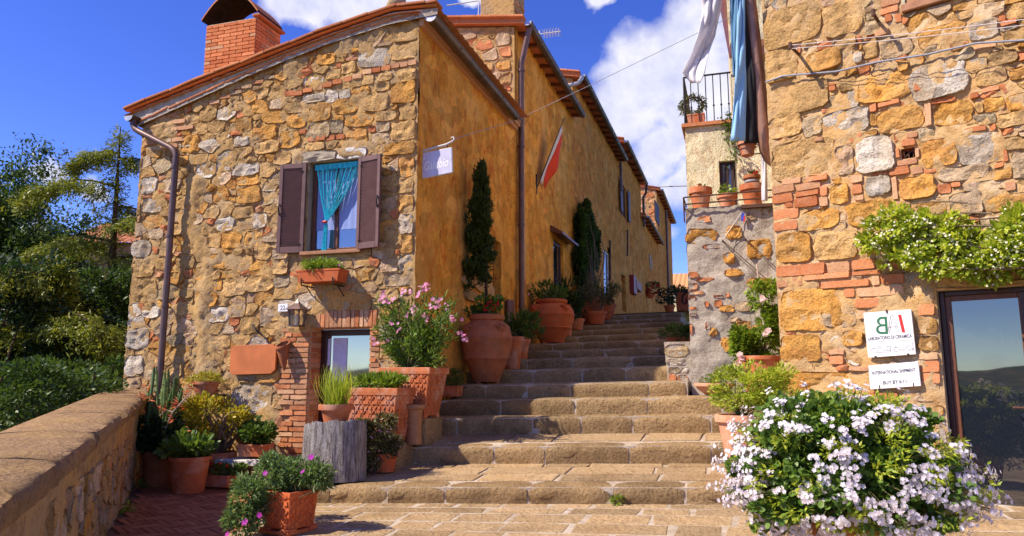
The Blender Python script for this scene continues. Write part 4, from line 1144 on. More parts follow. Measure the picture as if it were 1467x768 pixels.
mb = MB(); mb.tube([(XF + .3, 33.5, E4 - .05), (XF + .25, 33.6, E4 - .4), (XF + .12, 33.6, E4 - .6), (XF + .12, 33.6, 8.6)], .06, 8); mb.build('downpipe', M['gutter'], h4, 60)
# lower house with its sagging eave, then the tall one at the end
E5 = 9.05
r = FA.rect(938, 418, 949, 452)
h5 = row_house('low_house', 'lower house with dark eave and carved crest on its front', 33.6, 41.0, E5, 4.5, 'stucco_far', base=3.5)
frX = FA; cs = FA.px(931, 376); mb = MB()
mb.lathe([(.42, -.05), (.42, .06), (.3, .1), (.28, .05), (.12, .12), (.0, .14)], 18); V = [(FA.pt(cs[0] + p[0], cs[1] + p[1], p[2])) for p in mb.v]; m2 = MB(); m2.add(V, mb.f); m2.build('crest', M['stone_p'], h5, 40)
E6 = 12.2
r = FA.rect(937, 415, 949, 452); A6 = (r[0], 4.9, r[2], r[3])
h6 = row_house('tall_house', 'tall last house at the top of the street with brick side', 41.0, 50.5, E6, 4.5, 'stucco_far', base=4.0, holes=[A6] if A6[0] > 41 and A6[2] < 50 else [])
row_stones(h6, 41.0, -5.6, XF - .05, E5 + .5, E6 + .1, ('brick', 'brick_pale', 'stone_p', 'stone_o'))
if A6[0] > 41 and A6[2] < 50:
    reveal('doorway_reveal', FA, A6, .4, M['stucco_far'], h6, .8, M['dark'])
    framed(h6, 'arched_door', FA, A6, -.25, .1, 'door_wood', .06, 'dark')
downpipe(h6, 45.5, 5.4, E6 - .2, XF + .12, 'pipe', .07)
w6 = FA.rect(938, 293, 943, 318); mb = MB(); fbox(mb, FA, w6[0], w6[1], -.02, w6[2], w6[3], .05); mb.build('window', M['shutter_dark'], h6)
# building across the top of the street
hb = thing('cream_house', 'small cream house with tiled roof closing the top of the street', 'house', (-2, 55, 5))
p0, p1 = onY(955, 412, 54), onY(996, 412, 54); zt = p0[2]
mb = MB(); mb.box(p0[0] - 1.5, 54, 4, p1[0] + 3, 60, zt); mb.build('wall', M['cream'], hb)
mb = MB(); xs = np.linspace(p0[0] - 1.7, p1[0] + 3.2, 170); mb.grid([[(x, 53.7 + 3.5 * k, zt - .1 + 1.5 * k + .06 * abs(math.sin(x * 9))) for x in xs] for k in (0, .33, .66, 1)]); mb.grid([[(x, 53.7, zt - .2) for x in xs], [(x, 53.7, zt - .1 + .06 * abs(math.sin(x * 9))) for x in xs]])
mb.build('roof', M['far_tile'], hb, 40)
mb = MB(); z_ = onY(975, 425, 53.9); mb.box(p0[0] - 1.4, 53.9, z_[2], p1[0] + 2, 53.98, z_[2] + .12); mb.build('string_course', M['white_paint'], hb)
# ------------------------------------------------------------------ right-hand house with the pottery shop
_a = R(-67.2)
RE = np.array([-math.sin(_a), -math.cos(_a), 0.0])          # along the wall, towards the viewer's right
RC = np.array([.443, 8.345, 0.0])                           # the corner
RW = Fr(RC, RE)
hr = thing('pottery_house', 'big rubble and brick house with glass shop door under jasmine', 'house', (1.6, 8.3, .3))
RD = (RW.px(1341, 417)[0], .36, RW.px(1341, 417)[0] + 1.36, RW.px(1400, 413)[1])          # shop door
VENT = RW.rect(1291, 212, 1311, 227)
WR = (RW.px(1290, 20)[0] + .05, RW.px(1293, 22)[1] + .09, RW.px(1290, 20)[0] + 1.1, 6.6)      # window, only its foot is in view
def rdisp(s, z):
    low = max(0, min(1, (2.75 - z) / .5)) * .02
    return .012 + .03 * fbm(s * 3.2, z * 3.2, 12) + .022 * fbm(s * 14, z * 14, 3) + low * .5
wall_grid('front_wall', RW, 0, -.1, 5.0, 6.6, .05, [RD, VENT, WR], rdisp, M['mortar_right'], hr)
mb = MB(); bk = RC - RW.n * 5
mb.add([RC + UP * -.1, bk + UP * -.1, bk + UP * 6.6, RC + UP * 6.6], [(0, 3, 2, 1)]); mb.build('side_wall', M['mortar_right'], hr)
rs = """1089,10,1176,66,t 1178,3,1238,52,t 1094,70,1143,118,t 1155,72,1205,103,o 1098,118,1187,163,t 1104,166,1150,197,t 1181,157,1246,193,w 1231,106,1309,146,o 1258,154,1323,189,o 1338,146,1393,180,o
1304,90,1389,141,w 1313,38,1384,66,o 1388,30,1431,58,w 1194,54,1227,71,t 1415,74,1458,93,t 1446,95,1490,113,o 1398,97,1442,123,t 1410,140,1440,160,o 1442,133,1490,158,o 1428,162,1475,182,t 1202,111,1228,131,t 1287,88,1302,103,o 1224,76,1236,91,w
1436,42,1480,62,t 1237,57,1258,84,t 1262,55,1308,82,p 1397,146,1409,162,t 1109,201,1196,254,t 1226,196,1282,248,w 1198,208,1224,252,p 1320,200,1371,239,o 1373,193,1436,235,w 1290,252,1342,286,o 1241,253,1277,281,w 1190,264,1218,292,o
1344,238,1418,258,p 1380,260,1436,272,p 1361,275,1411,308,p 1421,241,1450,258,o 1438,196,1480,214,t 1448,217,1490,256,p 1415,278,1480,302,o 1316,289,1356,306,o 1149,300,1203,329,o 1213,289,1275,323,o 1117,333,1162,376,o 1165,330,1229,372,t
1121,414,1208,474,o 1121,480,1176,518,o 1122,533,1238,564,o 1315,456,1343,478,o 1318,481,1345,503,o 1208,474,1238,496,o 1310,412,1339,432,p 1292,560,1342,575,p 1180,440,1225,468,p 1150,60,1170,68,t 1240,30,1260,50,g 1122,570,1200,610,t 1205,575,1245,610,o 1335,310,1360,330,t 1405,310,1440,330,p 1150,166,1178,196,g 1325,66,1350,88,g
1395,5,1440,26,p 1442,4,1490,28,t 1470,66,1500,90,o 1460,185,1500,195,p 1352,72,1398,88,g"""
rb = """1263,-2,1290,9 1262,11,1288,20 1269,22,1279,33 1282,21,1292,33 1254,44,1274,52 1155,104,1166,109 1246,86,1263,91 1258,146,1290,152 1246,148,1256,161 1326,149,1335,182 1311,121,1321,132 1394,64,1428,71 1390,134,1403,142 1407,126,1432,132 1382,183,1414,190 1168,198,1180,203 1434,30,1457,37 1188,120,1198,131
1299,191,1316,198 1293,200,1312,210 1286,229,1315,237 1275,240,1304,251 1306,240,1323,250 1284,213,1289,227 1313,213,1317,226 1121,256,1149,264 1156,252,1187,260 1113,265,1139,276 1142,262,1177,272 1112,278,1137,291 1140,274,1174,281 1139,283,1173,297 1176,267,1186,281 1175,283,1187,296 1114,299,1146,314 1114,317,1144,330
1220,252,1237,262 1221,265,1236,278 1225,280,1238,287 1279,254,1286,287 1286,289,1306,297 1289,300,1310,309 1441,261,1456,274 1438,215,1444,232 1363,262,1377,268 1118,379,1184,395 1186,376,1219,391 1221,372,1255,386
1118,397,1151,411 1153,392,1219,400 1177,402,1247,412 1221,388,1263,394 1250,396,1261,409 1263,393,1296,406 1210,414,1226,426 1228,411,1296,424 1230,445,1242,457 1311,437,1340,452 1226,428,1260,441 1316,507,1345,515 1320,517,1347,533 1322,535,1348,549 1189,501,1211,508 1189,510,1209,522 1217,525,1246,531 1246,562,1288,578 1260,330,1300,345 1262,348,1296,362 1300,350,1320,362 1330,335,1352,350"""
obst = [(RD[0] - .02, RD[1], RD[2] + .02, RD[3] + .14), (VENT[0] - .01, VENT[1] - .01, VENT[2] + .01, VENT[3] + .01), (WR[0] - .04, WR[1] - .1, WR[2] + .04, 6.6)]
for w in rs.split():
    u0, v0, u1, v1, m = w.split(','); r = RW.rect(*map(float, (u0, v0, u1, v1)))
    if r[2] > 2.45 and r[0] > 2.4: pass
    sq = float(u0) < 1130
    obst.append((r[0] - .006, r[1] - .006, r[2] + .006, r[3] + .006))
    if sq: r = (max(r[0] - .02, .004), r[1], r[2], r[3])
    stone('stone', rr_poly(r, 26, 6.5 if sq else 4.6, .03 if sq else .065), RW, random.uniform(.028, .048), GM[m], hr, .5, True)
for w in rb.split():
    r = RW.rect(*map(float, w.split(',')))
    if r[0] < .06: r = (.004, r[1], r[2], r[3])
    obst.append(r); brick(r, RW, random.choice(['brick', 'brick', 'brick_pale']), hr, random.uniform(.03, .045))
def pick_r(q):
    A_ = area(q); r = random.random()
    if A_ < .012 and r < .45: return 'brick'
    return random.choice(['stone_o', 'stone_t', 'stone_p', 'stone_w', 'stone_g'])
cells = rubble_cells((.02, .2, 3.0, 6.2), obst, None, [(.1, .1), (.07, .25), (.045, .3), (.028, .35)], 1.3, 15000)
lay_rubble(cells, RW, hr, pick_r, (.002, .009), (.014, .034), limit=150, rough=.45)
cells = rubble_cells((3.02, .2, 4.95, 6.2), [], None, [(.16, .4), (.1, .6)], 1.3, 900)
lay_rubble(cells, RW, hr, pick_r, (.01, .03), (.02, .05), limit=0)
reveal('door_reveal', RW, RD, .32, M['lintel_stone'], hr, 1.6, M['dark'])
stone('door_lintel', rr_poly((RD[0] - .03, RD[3] + .005, RD[2] + .25, RD[3] + .14), 16, 14, .01), RW, .06, 'stone_t', hr, .12, True)
fr_d = bev(framed(hr, 'door_frame', RW, (RD[0] + .004, RD[1], RD[2] - .004, RD[3] - .003), -.09, .045, 'door_wood', .1, None), .008)
RM = (RD[0] + RD[2]) / 2
framed(hr, 'shop_door', RW, (RD[0] + .047, RD[1] + .02, RM - .004, RD[3] - .047), -.11, .05, 'frame_wood', .05, 'glass')
framed(hr, 'shop_door', RW, (RM + .004, RD[1] + .02, RD[2] - .047, RD[3] - .047), -.11, .05, 'frame_wood', .05, 'glass')
mb = MB(); mb.tube([RW.pt(RM - .06, 1.38, -.11), RW.pt(RM - .06, 1.38, -.05), RW.pt(RM - .17, 1.38, -.05)], .01, 8); mb.build('handle', M['rust'], hr)
mb = MB(); fbox(mb, RW, RM - .035, RD[1] + .02, -.112, RM + .035, RD[3] - .05, -.09); mb.build('meeting_stile', M['door_wood'], hr)
mb = MB(); fbox(mb, RW, RD[0] - .05, .28, -.2, RD[2] + .1, RD[1] + .004, .12); bev(mb.build('door_step', M['step'], hr), .015)
reveal('vent_reveal', RW, VENT, .14, M['brick'], hr, .14, M['dark'])
mb = MB()
for k in range(3):
    s = VENT[0] + (VENT[2] - VENT[0]) * (k + .5) / 3; mb.tube([RW.pt(s, VENT[1], -.03), RW.pt(s, VENT[3], -.03)], .006, 5)
mb.tube([RW.pt(VENT[0], VENT[1], -.03), RW.pt(VENT[2], VENT[3], -.03)], .006, 5); mb.build('vent_grille', M['rust'], hr)
reveal('window_reveal', RW, WR, .2, M['lintel_stone'], hr, .9, M['dark'])
framed(hr, 'upper_window', RW, WR, -.02, .09, 'light_wood', .06, 'glass')
mb = MB(); fbox(mb, RW, WR[0] - .03, WR[1] - .085, -.1, WR[2] + .1, WR[1] - .003, .07); bev(mb.build('window_sill', M['sill'], hr), .01)
# rainwater pipe down the corner with its elbow
mb = MB(); pp = [atD(1071, -14, 8.55), atD(1080, 60, 8.5), atD(1089, 140, 8.46), atD(1095, 195, 8.44), atD(1098, 214, 8.43), atD(1104, 226, 8.46), atD(1115, 234, 8.55)]
mb.tube(pp, .082, 14); cp = mb.build('corner_pipe', M['copper'], hr, 60)
for (u, v) in ((1083, 92), (1088, 132)):
    a = atD(u, v, 8.49); d_ = (pp[2] - pp[1]) / np.linalg.norm(pp[2] - pp[1]); mb = MB(); mb.tube([a - d_ * .012, a + d_ * .012], .089, 14); mb.build('pipe_joint', M['copper'], cp, 50)

# ------------------------------------------------------------------ rendered retaining wall beside the steps, pots stand on it
SYW = 10.2
RT = Fr((0, SYW, 0), (1, 0, 0))
tl, tr_ = RT.px(982, 299), RT.px(1114, 290)
hw = thing('rendered_wall', 'high rough grey-rendered terrace wall with patches of exposed stone and brick', 'wall', (0, SYW, 1.3))
X0, X1, ZT = tl[0], 1.6, tl[1]
wall_grid('front_face', RT, X0, .9, X1, ZT, .05, [], lambda s, z: .028 * fbm(s * 4, z * 4, 20) + .014 * fbm(s * 15, z * 15, 1) + .04 * max(0, 1.65 - z) + .006, M['mortar_grey'], hw)
frL = Fr((X0, 14.5, 0), (0, -1, 0))
wall_grid('street_face', frL, 0, .9, 14.5 - SYW, ZT, .12, [], lambda s, z: .02 * fbm(s * 4, z * 4, 22), M['mortar_grey'], hw)
mb = MB(); mb.add([(X0, SYW, ZT), (X1, SYW, ZT), (X1, 14.5, ZT), (X0, 14.5, ZT)], [(0, 1, 2, 3)]); mb.build('top', M['mortar_grey'], hw)
ws = """983,327,1027,349,o 1040,323,1062,343,o 1036,362,1052,378,o 1070,342,1106,371,o 1038,386,1064,396,o 1072,398,1108,414,o 1000,310,1018,319,b 1006,350,1034,356,b 984,390,1000,398,b 998,398,1022,403,b 984,406,999,415,b 985,416,1008,422,b 1022,423,1036,427,b 1040,421,1045,426,b 1009,432,1016,440,b 1024,430,1034,440,b
985,440,998,444,b 986,449,998,453,b 1030,437,1052,447,o 1052,432,1076,446,p 1010,462,1018,472,b 1012,470,1028,480,o 1017,477,1024,482,b 1052,460,1092,472,o 1032,484,1049,505,o 984,464,992,480,b 979,464,990,470,b 1087,300,1104,308,o 1070,306,1082,315,p 986,424,996,432,b 1045,455,1060,462,p"""
for w in ws.split():
    u0, v0, u1, v1, m = w.split(','); r = RT.rect(*map(float, (u0, v0, u1, v1))); r = (max(r[0], X0 + .004), r[1], r[2], r[3])
    if m == 'b': stone('brick', rr_poly(r, 16, 5, .12), RT, random.uniform(.022, .032), random.choice(['brick', 'brick', 'brick_pale']), hw, .4)
    else: stone('stone', rr_poly(r, 18, 3.2, .13), RT, random.uniform(.026, .042), GM[m], hw, .5, True)
mb = MB(); a, b = RT.px(1062, 300), RT.px(1120, 291); mb.obox(RT.pt((a[0] + b[0]) / 2, a[1] + .02, .05), RT.e * (b[0] - a[0]) / 2, RT.n * .04, UP * .022); mb.build('iron_bar', M['rust'], hw)
# low block against it
b0, b1 = onY(951, 490, 10.42), onY(992, 492, 10.42)
mb = MB(); xa, xb, zt, zb = b0[0], X0 + .02, b0[2], 1.45
P = [[(xa + (.05 * (1 - t)), 10.42 + .01 * nz(k, t * 5), zb + (zt - zb) * t) if k == 0 else (xa + .05 * (1 - t) + (xb - xa - .05 * (1 - t)) * k / 6, 10.40 + .012 * nz(k * 2, t * 7), zb + (zt - zb) * t) for k in range(7)] for t in np.linspace(0, 1, 9)]
bl = thing('low_block', 'short rendered block at the foot of the shaded steps', 'wall', (xa, 10.42, zb))
mb.grid(P); mb.grid([P[-1], [(p[0], 11.2, p[2]) for p in P[-1]]]); mb.grid([[(r_[0][0], 11.2, r_[0][2]) for r_ in P], [r_[0] for r_ in P]]); mb.build('body', M['mortar_grey'], bl, 40)
BK = Fr((0, 10.40, 0), (1, 0, 0))
for w in ("958,536,969,546,brick", "970,537,986,546,brick_pale", "954,514,984,523,stone_w", "976,527,986,534,stone_w", "957,526,974,535,stone_g", "952,493,986,511,stone_g"):
    u0, v0, u1, v1, m = w.split(','); stone('stone', rr_poly(BK.rect(*map(float, (u0, v0, u1, v1))), 10, 5, .06), BK, .015, m, bl, .4)

# ------------------------------------------------------------------ cream house with the balcony behind it
YB = 12.2
CB = Fr((0, YB, 0), (1, 0, 0))
hc = thing('balcony_house', 'cream plastered house with a small railed balcony behind the pot wall', 'house', (.3, YB, 4))
a0, a1 = CB.px(981, 182), CB.px(1050, 178); x0, x1, zb = a0[0], a1[0], (a0[1] + a1[1]) / 2
wn_ = CB.rect(1031, 230, 1052, 290)
wall_grid('balcony_wall', CB, x0, 3.9, x1, zb, .1, [(wn_[0], 3.95, wn_[2], wn_[3])], lambda s, z: .012 * fbm(s * 3, z * 3, 30), M['cream'], hc)
reveal('window_reveal', CB, (wn_[0], 3.95, wn_[2], wn_[3]), .18, M['cream'], hc, .8, M['dark'])
framed(hc, 'window', CB, (wn_[0], 3.95, wn_[2], wn_[3]), -.08, .05, 'shutter_dark', .05, 'glass', 1)
mb = MB(); mb.add([(x0, YB, 3), (x0, 17, 3), (x0, 17, zb), (x0, YB, zb)], [(0, 3, 2, 1)] ); mb.build('side_wall', M['cream'], hc)
mb = MB(); mb.box(x0 - .05, YB - .06, zb, x1 + .02, 16, zb + .06); mb.build('balcony_slab', M['roof_tile'], hc)
mb = MB(); mb.box(x1 + .002, YB + .03, 3.0, x1 + 3, 17, 9.2); mb.build('main_wall', M['cream'], hc)
e0, e1 = atD(1030, -10, 14.5), atD(1044, 80, 12.6)
ea, eb = onY(1027, -12, YB + 2.2), onY(1045, 84, YB - .15); mb = MB(); mb.prism([ea, eb, eb + (.04, 0, .16), ea + (.04, 0, .16)], (2.5, 0, 0)); mb.build('roof', M['frame_wood'], hc)
rl_ = MB(); 
RZ = CB.px(1010, 116)[1]
rail = thing('balcony_railing', 'black iron balcony railing with thin bars above the cream wall', 'railing', (x0, YB, zb + .06))
mb = MB(); zr = RZ + .1
mb.tube([(x0 + .01, YB, zb + .06), (x0 + .01, YB, zr)], .018, 6); mb.build('post', M['iron'], rail)
mb = MB(); mb.tube([(x0 + .01, YB, zr), (x1, YB, zr)], .016, 6); mb.build('handrail', M['iron'], rail)
mb = MB(); mb.tube([(x0 + .01, YB, zr), (x0 + .01, YB + 2.5, zr)], .016, 6); mb.build('handrail', M['iron'], rail)
for k in range(1, 7):
    mb = MB(); xx = x0 + (x1 - x0) * k / 6.4; mb.tube([(xx, YB, zb + .06), (xx, YB, zr)], .009, 5); mb.lathe([(.004, -.03), (.02, 0), (.004, .03)], 6, (xx, YB, (zb + zr) / 2 - .1)); mb.build('bar', M['iron'], rail)
for k in range(1, 12):
    mb = MB(); yy = YB + 2.5 * k / 12; mb.tube([(x0 + .01, yy, zb + .06), (x0 + .01, yy, zr)], .009, 5); mb.build('bar', M['iron'], rail)
# ------------------------------------------------------------------ leaves
TM = {
 'leaf': (np.array([[0, 0, 0], [.45, .5, .02], [1, 0, -.06], [.45, -.5, .02], [.5, 0, -.07]]), [(0, 3, 4), (3, 2, 4), (2, 1, 4), (1, 0, 4)]),
 'dia': (np.array([[0, 0, 0], [.5, .5, 0], [1, 0, -.1], [.5, -.5, 0]]), [(0, 3, 2, 1)]),
 'round': (np.array([[0, 0, 0], [.25, .45, .05], [.75, .5, .06], [1, .15, 0], [1, -.15, 0], [.75, -.5, .06], [.25, -.45, .05], [.55, 0, -.04]]), [(0, 7, 1), (1, 7, 2), (2, 7, 3), (3, 7, 4), (4, 7, 5), (5, 7, 6), (6, 7, 0)]),
 'blade': (np.array([[0, .5, 0], [0, -.5, 0], [.4, .42, .07], [.4, -.42, .07], [.75, .28, .02], [.75, -.28, .02], [1, 0, -.16]]), [(0, 1, 3, 2), (2, 3, 5, 4), (4, 5, 6)]),
 'needle': (np.array([[0, .5, 0], [0, -.5, 0], [1, 0, 0]]), [(0, 1, 2)]),
}
_pv = [[0, 0, .0]]; _pf = []
for k in range(5):
    w = 2 * math.pi * k / 5
    for (r, dw, z) in ((.55, -.62, .06), (.98, -.36, .1), (.98, .36, .1), (.55, .62, .06)):
        _pv.append([r * math.cos(w + dw) * .5, r * math.sin(w + dw) * .5, z])
    b = 1 + 4 * k; _pf.append((0, b, b + 1, b + 2, b + 3))
TM['flower'] = (np.array(_pv), _pf)
def unit(a): return a / (np.linalg.norm(a, axis=-1, keepdims=True) + 1e-9)
def leaves(name, mat, parent, pos, dirs, L, W, tmpl='leaf', upb=.6, face=None, smooth=False):
    """one mesh of many leaves. pos in parent-local space; face = wanted leaf normal (else mostly upwards)"""
    pos = np.asarray(pos, float); n = len(pos); T, Fc = TM[tmpl]
    d = unit(np.asarray(dirs, float)); L = np.broadcast_to(L, (n,)); W = np.broadcast_to(W, (n,))
    nn = (np.asarray(face) if face is not None else np.array([0, 0, upb])) + rng.normal(0, .45, (n, 3))
    s = unit(np.cross(d, unit(nn))); nn = np.cross(s, d)
    V = pos[:, None, :] + (T[None, :, 0:1] * L[:, None, None]) * d[:, None, :] + (T[None, :, 1:2] * W[:, None, None]) * s[:, None, :] + (T[None, :, 2:3] * L[:, None, None]) * nn[:, None, :]
    V = V.reshape(-1, 3); m = len(T)
    fl = np.concatenate([np.array(f) for f in Fc]); sz = np.array([len(f) for f in Fc])
    FF = (fl[None, :] + (np.arange(n) * m)[:, None]).ravel(); SZ = np.tile(sz, n)
    me = fast_mesh(name, V, FF, SZ)
    return tag(emit(name, me, M[mat], parent, None, 180 if smooth else 0), kind='stuff')
def flowers(name, mat, parent, pos, nrm, size):
    """flowers face along nrm"""
    pos = np.asarray(pos, float); n = len(pos); T, Fc = TM['flower']
    nn = unit(np.asarray(nrm) + rng.normal(0, .3, (n, 3))); d = unit(np.cross(nn, rng.normal(0, 1, (n, 3)))); s = np.cross(nn, d); S = np.broadcast_to(size, (n,)) * rng.uniform(.75, 1.15, n)
    V = pos[:, None, :] + S[:, None, None] * (T[None, :, 0:1] * d[:, None, :] + T[None, :, 1:2] * s[:, None, :] + T[None, :, 2:3] * nn[:, None, :])
    m = len(T); fl = np.concatenate([np.array(f) for f in Fc]); sz = np.array([len(f) for f in Fc])
    me = fast_mesh(name, V.reshape(-1, 3), (fl[None, :] + (np.arange(n) * m)[:, None]).ravel(), np.tile(sz, n))
    return tag(emit(name, me, M[mat], parent), kind='stuff')
def blob(n, c, r, clumps=14, cl=.28, lo=.5, squash=None, upper=-1.0):
    """points in an uneven clumped crown and their outward directions"""
    c, r = np.array(c, float), np.array(r, float) * np.ones(3)
    k = unit(rng.normal(0, 1, (clumps, 3))); k[:, 2] = np.maximum(k[:, 2], upper); k = k * rng.uniform(lo, 1.0, (clumps, 1))
    w = rng.uniform(.5, 1.5, clumps); idx = rng.choice(clumps, n, p=w / w.sum())
    q = k[idx] + unit(rng.normal(0, 1, (n, 3))) * (rng.uniform(.2, 1, (n, 1)) ** .5) * cl * rng.uniform(.7, 1.2, clumps)[idx][:, None]
    return c + q * r, unit(q + unit(q - k[idx]) * .8)
def stems(name, mat, parent, base, tips, r0=.008, r1=.003, bend=.15, n=4, sides=5):
    mb = MB()
    for t in tips:
        b, t = np.array(base(t) if callable(base) else base, float), np.array(t, float); sd = rng.normal(0, bend, 3) * np.linalg.norm(t - b)
        pts = [b + (t - b) * k / n + sd * math.sin(math.pi * k / n) for k in range(n + 1)]
        mb.tube(pts, [r0 + (r1 - r0) * k / n for k in range(n + 1)], sides, False)
    return tag(mb.local(name, M[mat], parent, 180), kind='stuff')
# ------------------------------------------------------------------ trees and shrubs beyond the parapet
def limb(mb, p, d, L, r, depth, tips, spread=.6, grav=0.0):
    n = 5; pts = [np.array(p)]; d = np.array(d, float)
    for k in range(n):
        d = unit(d + rng.normal(0, .12, 3) + np.array([0, 0, grav])); pts.append(pts[-1] + d * L / n)
    mb.tube(pts, [r * (1 - .5 * k / n) for k in range(n + 1)], 7 if depth > 1 else 5, False)
    if depth == 0: tips.append((pts[-1], d)); tips.append((pts[-3], d)); return
    for k in range(4 if depth > 1 else 4):
        q = pts[random.randint(2, n)]; limb(mb, q, unit(d + rng.normal(0, spread, 3)), L * random.uniform(.55, .75), r * .5, depth - 1, tips, spread, grav)
def broad_tree(name, label, base, h, spread, mat, nl, leaf=.22, lw=.45, group='trees beyond the parapet', tr=.22, tmpl='dia', cl=.75, th=.42, rad=3.0):
    global rng; rng = np.random.default_rng(len(label) * 7 + nl); random.seed(nl)
    t = thing(name, label, 'tree', base, group); mb = MB(); tips = []
    top = np.array([rng.normal(0, .2), rng.normal(0, .2), h * th]); mb.tube([(0, 0, -.5), top * .5 + rng.normal(0, .1, 3) * (1, 1, 0), top], [tr * 1.25, tr, tr * .75], 9)
    for k in range(7):
        w = 2 * math.pi * k / 7 + rng.normal(0, .3); limb(mb, top * random.uniform(.75, 1), unit(np.array([math.cos(w) * spread, math.sin(w) * spread, random.uniform(.5, 1.3)])), h * .3, tr * .5, 2, tips)
    kz = (h - cl * .6) / max(q[2] for q, _ in tips); kr = rad / np.percentile([math.hypot(q[0], q[1]) for q, _ in tips], 95); mb.v = [(a * kr, b * kr, c * kz) for a, b, c in mb.v]; tips = [(np.array([q[0] * kr, q[1] * kr, q[2] * kz]), d) for q, d in tips]
    mb.local('trunk', M['bark'], t, 60)
    tp = np.array([q for q, _ in tips]); per = max(1, nl // len(tp)); sc = rng.uniform(.6, 1.25, len(tp))
    P = np.repeat(tp, per, 0) + unit(rng.normal(0, 1, (len(tp) * per, 3))) * rng.uniform(.1, 1, (len(tp) * per, 1)) * cl * np.repeat(sc, per)[:, None]
    leaves('crown', mat, t, P, rng.normal(0, 1, P.shape) + (0, 0, -.2), rng.uniform(.7, 1.2, len(P)) * leaf, leaf * lw, tmpl)
    return t
def cedar(name, label, base, h, reach, nb, n_per=520, lean=0.0):
    global rng; rng = np.random.default_rng(nb * 3 + n_per); random.seed(nb)
    t = thing(name, label, 'tree', base, 'trees beyond the parapet'); mb = MB(); P, D = [], []
    tip = np.array([lean, 0, h]); mb.tube([(0, 0, -.5), tip * .5 + (.1, .05, 0), tip], [.26, .15, .012], 8)
    for k in range(nb):
        f = .25 + .745 * k / nb + rng.uniform(-.02, .02); b = tip * f; w = k * 2.4 + rng.normal(0, .3); L = reach * (1.12 - f) ** .62 * random.uniform(.7, 1.12) + .4
        d = np.array([math.cos(w), math.sin(w), 0]); pts = [b]; n = 7
        for i in range(1, n + 1):
            u = i / n; pts.append(b + d * L * u + np.array([rng.normal(0, .05), rng.normal(0, .05), L * (.16 * math.sin(u * 2.2) - .42 * u * u)]))
        mb.tube(pts, [.06 * (1 - .8 * i / n) * (1.3 - f) + .008 for i in range(n + 1)], 5, False)
        pts = np.array(pts); side = np.cross(d, UP)
        m = int(n_per * L / reach) + 60; u = rng.uniform(.04, 1, m) ** .85 * n; i = np.minimum(u.astype(int), n - 1); fr_ = (u - i)[:, None]
        q = pts[i] * (1 - fr_) + pts[i + 1] * fr_; sw = rng.normal(0, 1, m) * (.34 * L * (1 - (u / n) * .6)); sw = np.clip(sw, -.5 * L, .5 * L)
        q = q + side * sw[:, None] * .62 + d * (np.abs(sw) * .35)[:, None]; q[:, 2] += -np.abs(sw) * .3 - rng.uniform(0, .16, m) + rng.normal(0, .035, m)
        P.append(q); D.append(d * .6 + side * np.sign(sw)[:, None] * .6 + np.array([0, 0, -.55]) + rng.normal(0, .35, (m, 3)))
    f = rng.uniform(.55, 1.0, 420); w = rng.uniform(0, 6.28, 420); rr = rng.uniform(.05, .55, 420) * (1.15 - f) * 2.2
    P.append(tip * f[:, None] + np.stack([np.cos(w) * rr, np.sin(w) * rr, -rr * .3], 1)); D.append(np.stack([np.cos(w), np.sin(w), 0 * w + .1], 1))
    mb.local('trunk', M['bark'], t, 60); P, D = np.concatenate(P), np.concatenate(D)
    P = np.repeat(P, 12, 0) + rng.normal(0, .06, (len(P) * 12, 3)); D = np.repeat(D, 12, 0) + rng.normal(0, .5, P.shape)
    leaves('crown', 'leaf_cedar', t, P, D, rng.uniform(.07, .15, len(P)), .03, 'dia'); return t
def ground(p): return (float(p[0]), float(p[1]), terrain_h(p[0], p[1]) + .1)
p = atD(163, 300, 19.5); b = ground(p); cedar('cedar_tree', 'tall cedar with drooping yellow-green branches behind the gable', b, atD(168, 176, 19.5)[2] - b[2], 3.5, 18, 430)
p = atD(75, 430, 14.5); b = ground(p); cedar('cedar_tree', 'young cedar spreading low boughs just beyond the parapet', b, atD(75, 380, 14.5)[2] - b[2], 4.0, 16, 520, .2)
p = atD(-10, 330, 22); b = ground(p); broad_tree('locust_tree', 'dark feathery tree at the picture edge with open crown', b, atD(25, 180, 22)[2] - b[2], .8, 'leaf_tree', 42000, .15, .42, cl=.68, rad=2.5)
p = atD(88, 320, 29); b = ground(p); broad_tree('locust_tree', 'thin-leaved tree with sky showing through, between the cedar and the picture edge', b, atD(100, 215, 29)[2] - b[2], .45, 'leaf_olive', 6500, .15, .5, cl=.55, rad=1.9)
p = atD(30, 330, 31); b = ground(p); broad_tree('oak_tree', 'dense dark tree filling the gap behind the young cedar', b, atD(30, 285, 31)[2] - b[2], 1.0, 'leaf_tree', 20000, .2, .5, cl=1.0, rad=3.2)
p = atD(130, 360, 34); b = ground(p); broad_tree('oak_tree', 'dense dark tree at the foot of the tall cedar', b, atD(130, 375, 34)[2] - b[2], 1.0, 'leaf_tree', 16000, .2, .5, cl=1.0, rad=2.6)
def shrub(name, label, c, r, mat, n, leaf, grp='shrubs below the parapet', tm='dia', clumps=26, cl=.3, lw=.5):
    t = thing(name, label, 'shrub', (c[0], c[1], c[2] - r[2]), grp); P, D = blob(n, (0, 0, r[2]), r, clumps, cl, .45)
    leaves('foliage', mat, t, P, D + rng.normal(0, .5, P.shape), rng.uniform(.7, 1.2, n) * leaf, leaf * lw, tm); stems('branches', 'bark', t, (0, 0, -1.5), P[:26], .05, .012, .1); return t
shrub('laurel_shrub', 'dense rounded dark green shrub touching the house wall', atD(140, 490, 16), (1.25, 1.25, 1.5), 'leaf_tree', 15000, .12)
shrub('laurel_shrub', 'loose mid-green shrub nearest the parapet at the picture edge', atD(25, 585, 9.5), (1.15, 1.0, .7), 'leaf_tree', 13000, .07, clumps=22, cl=.4)
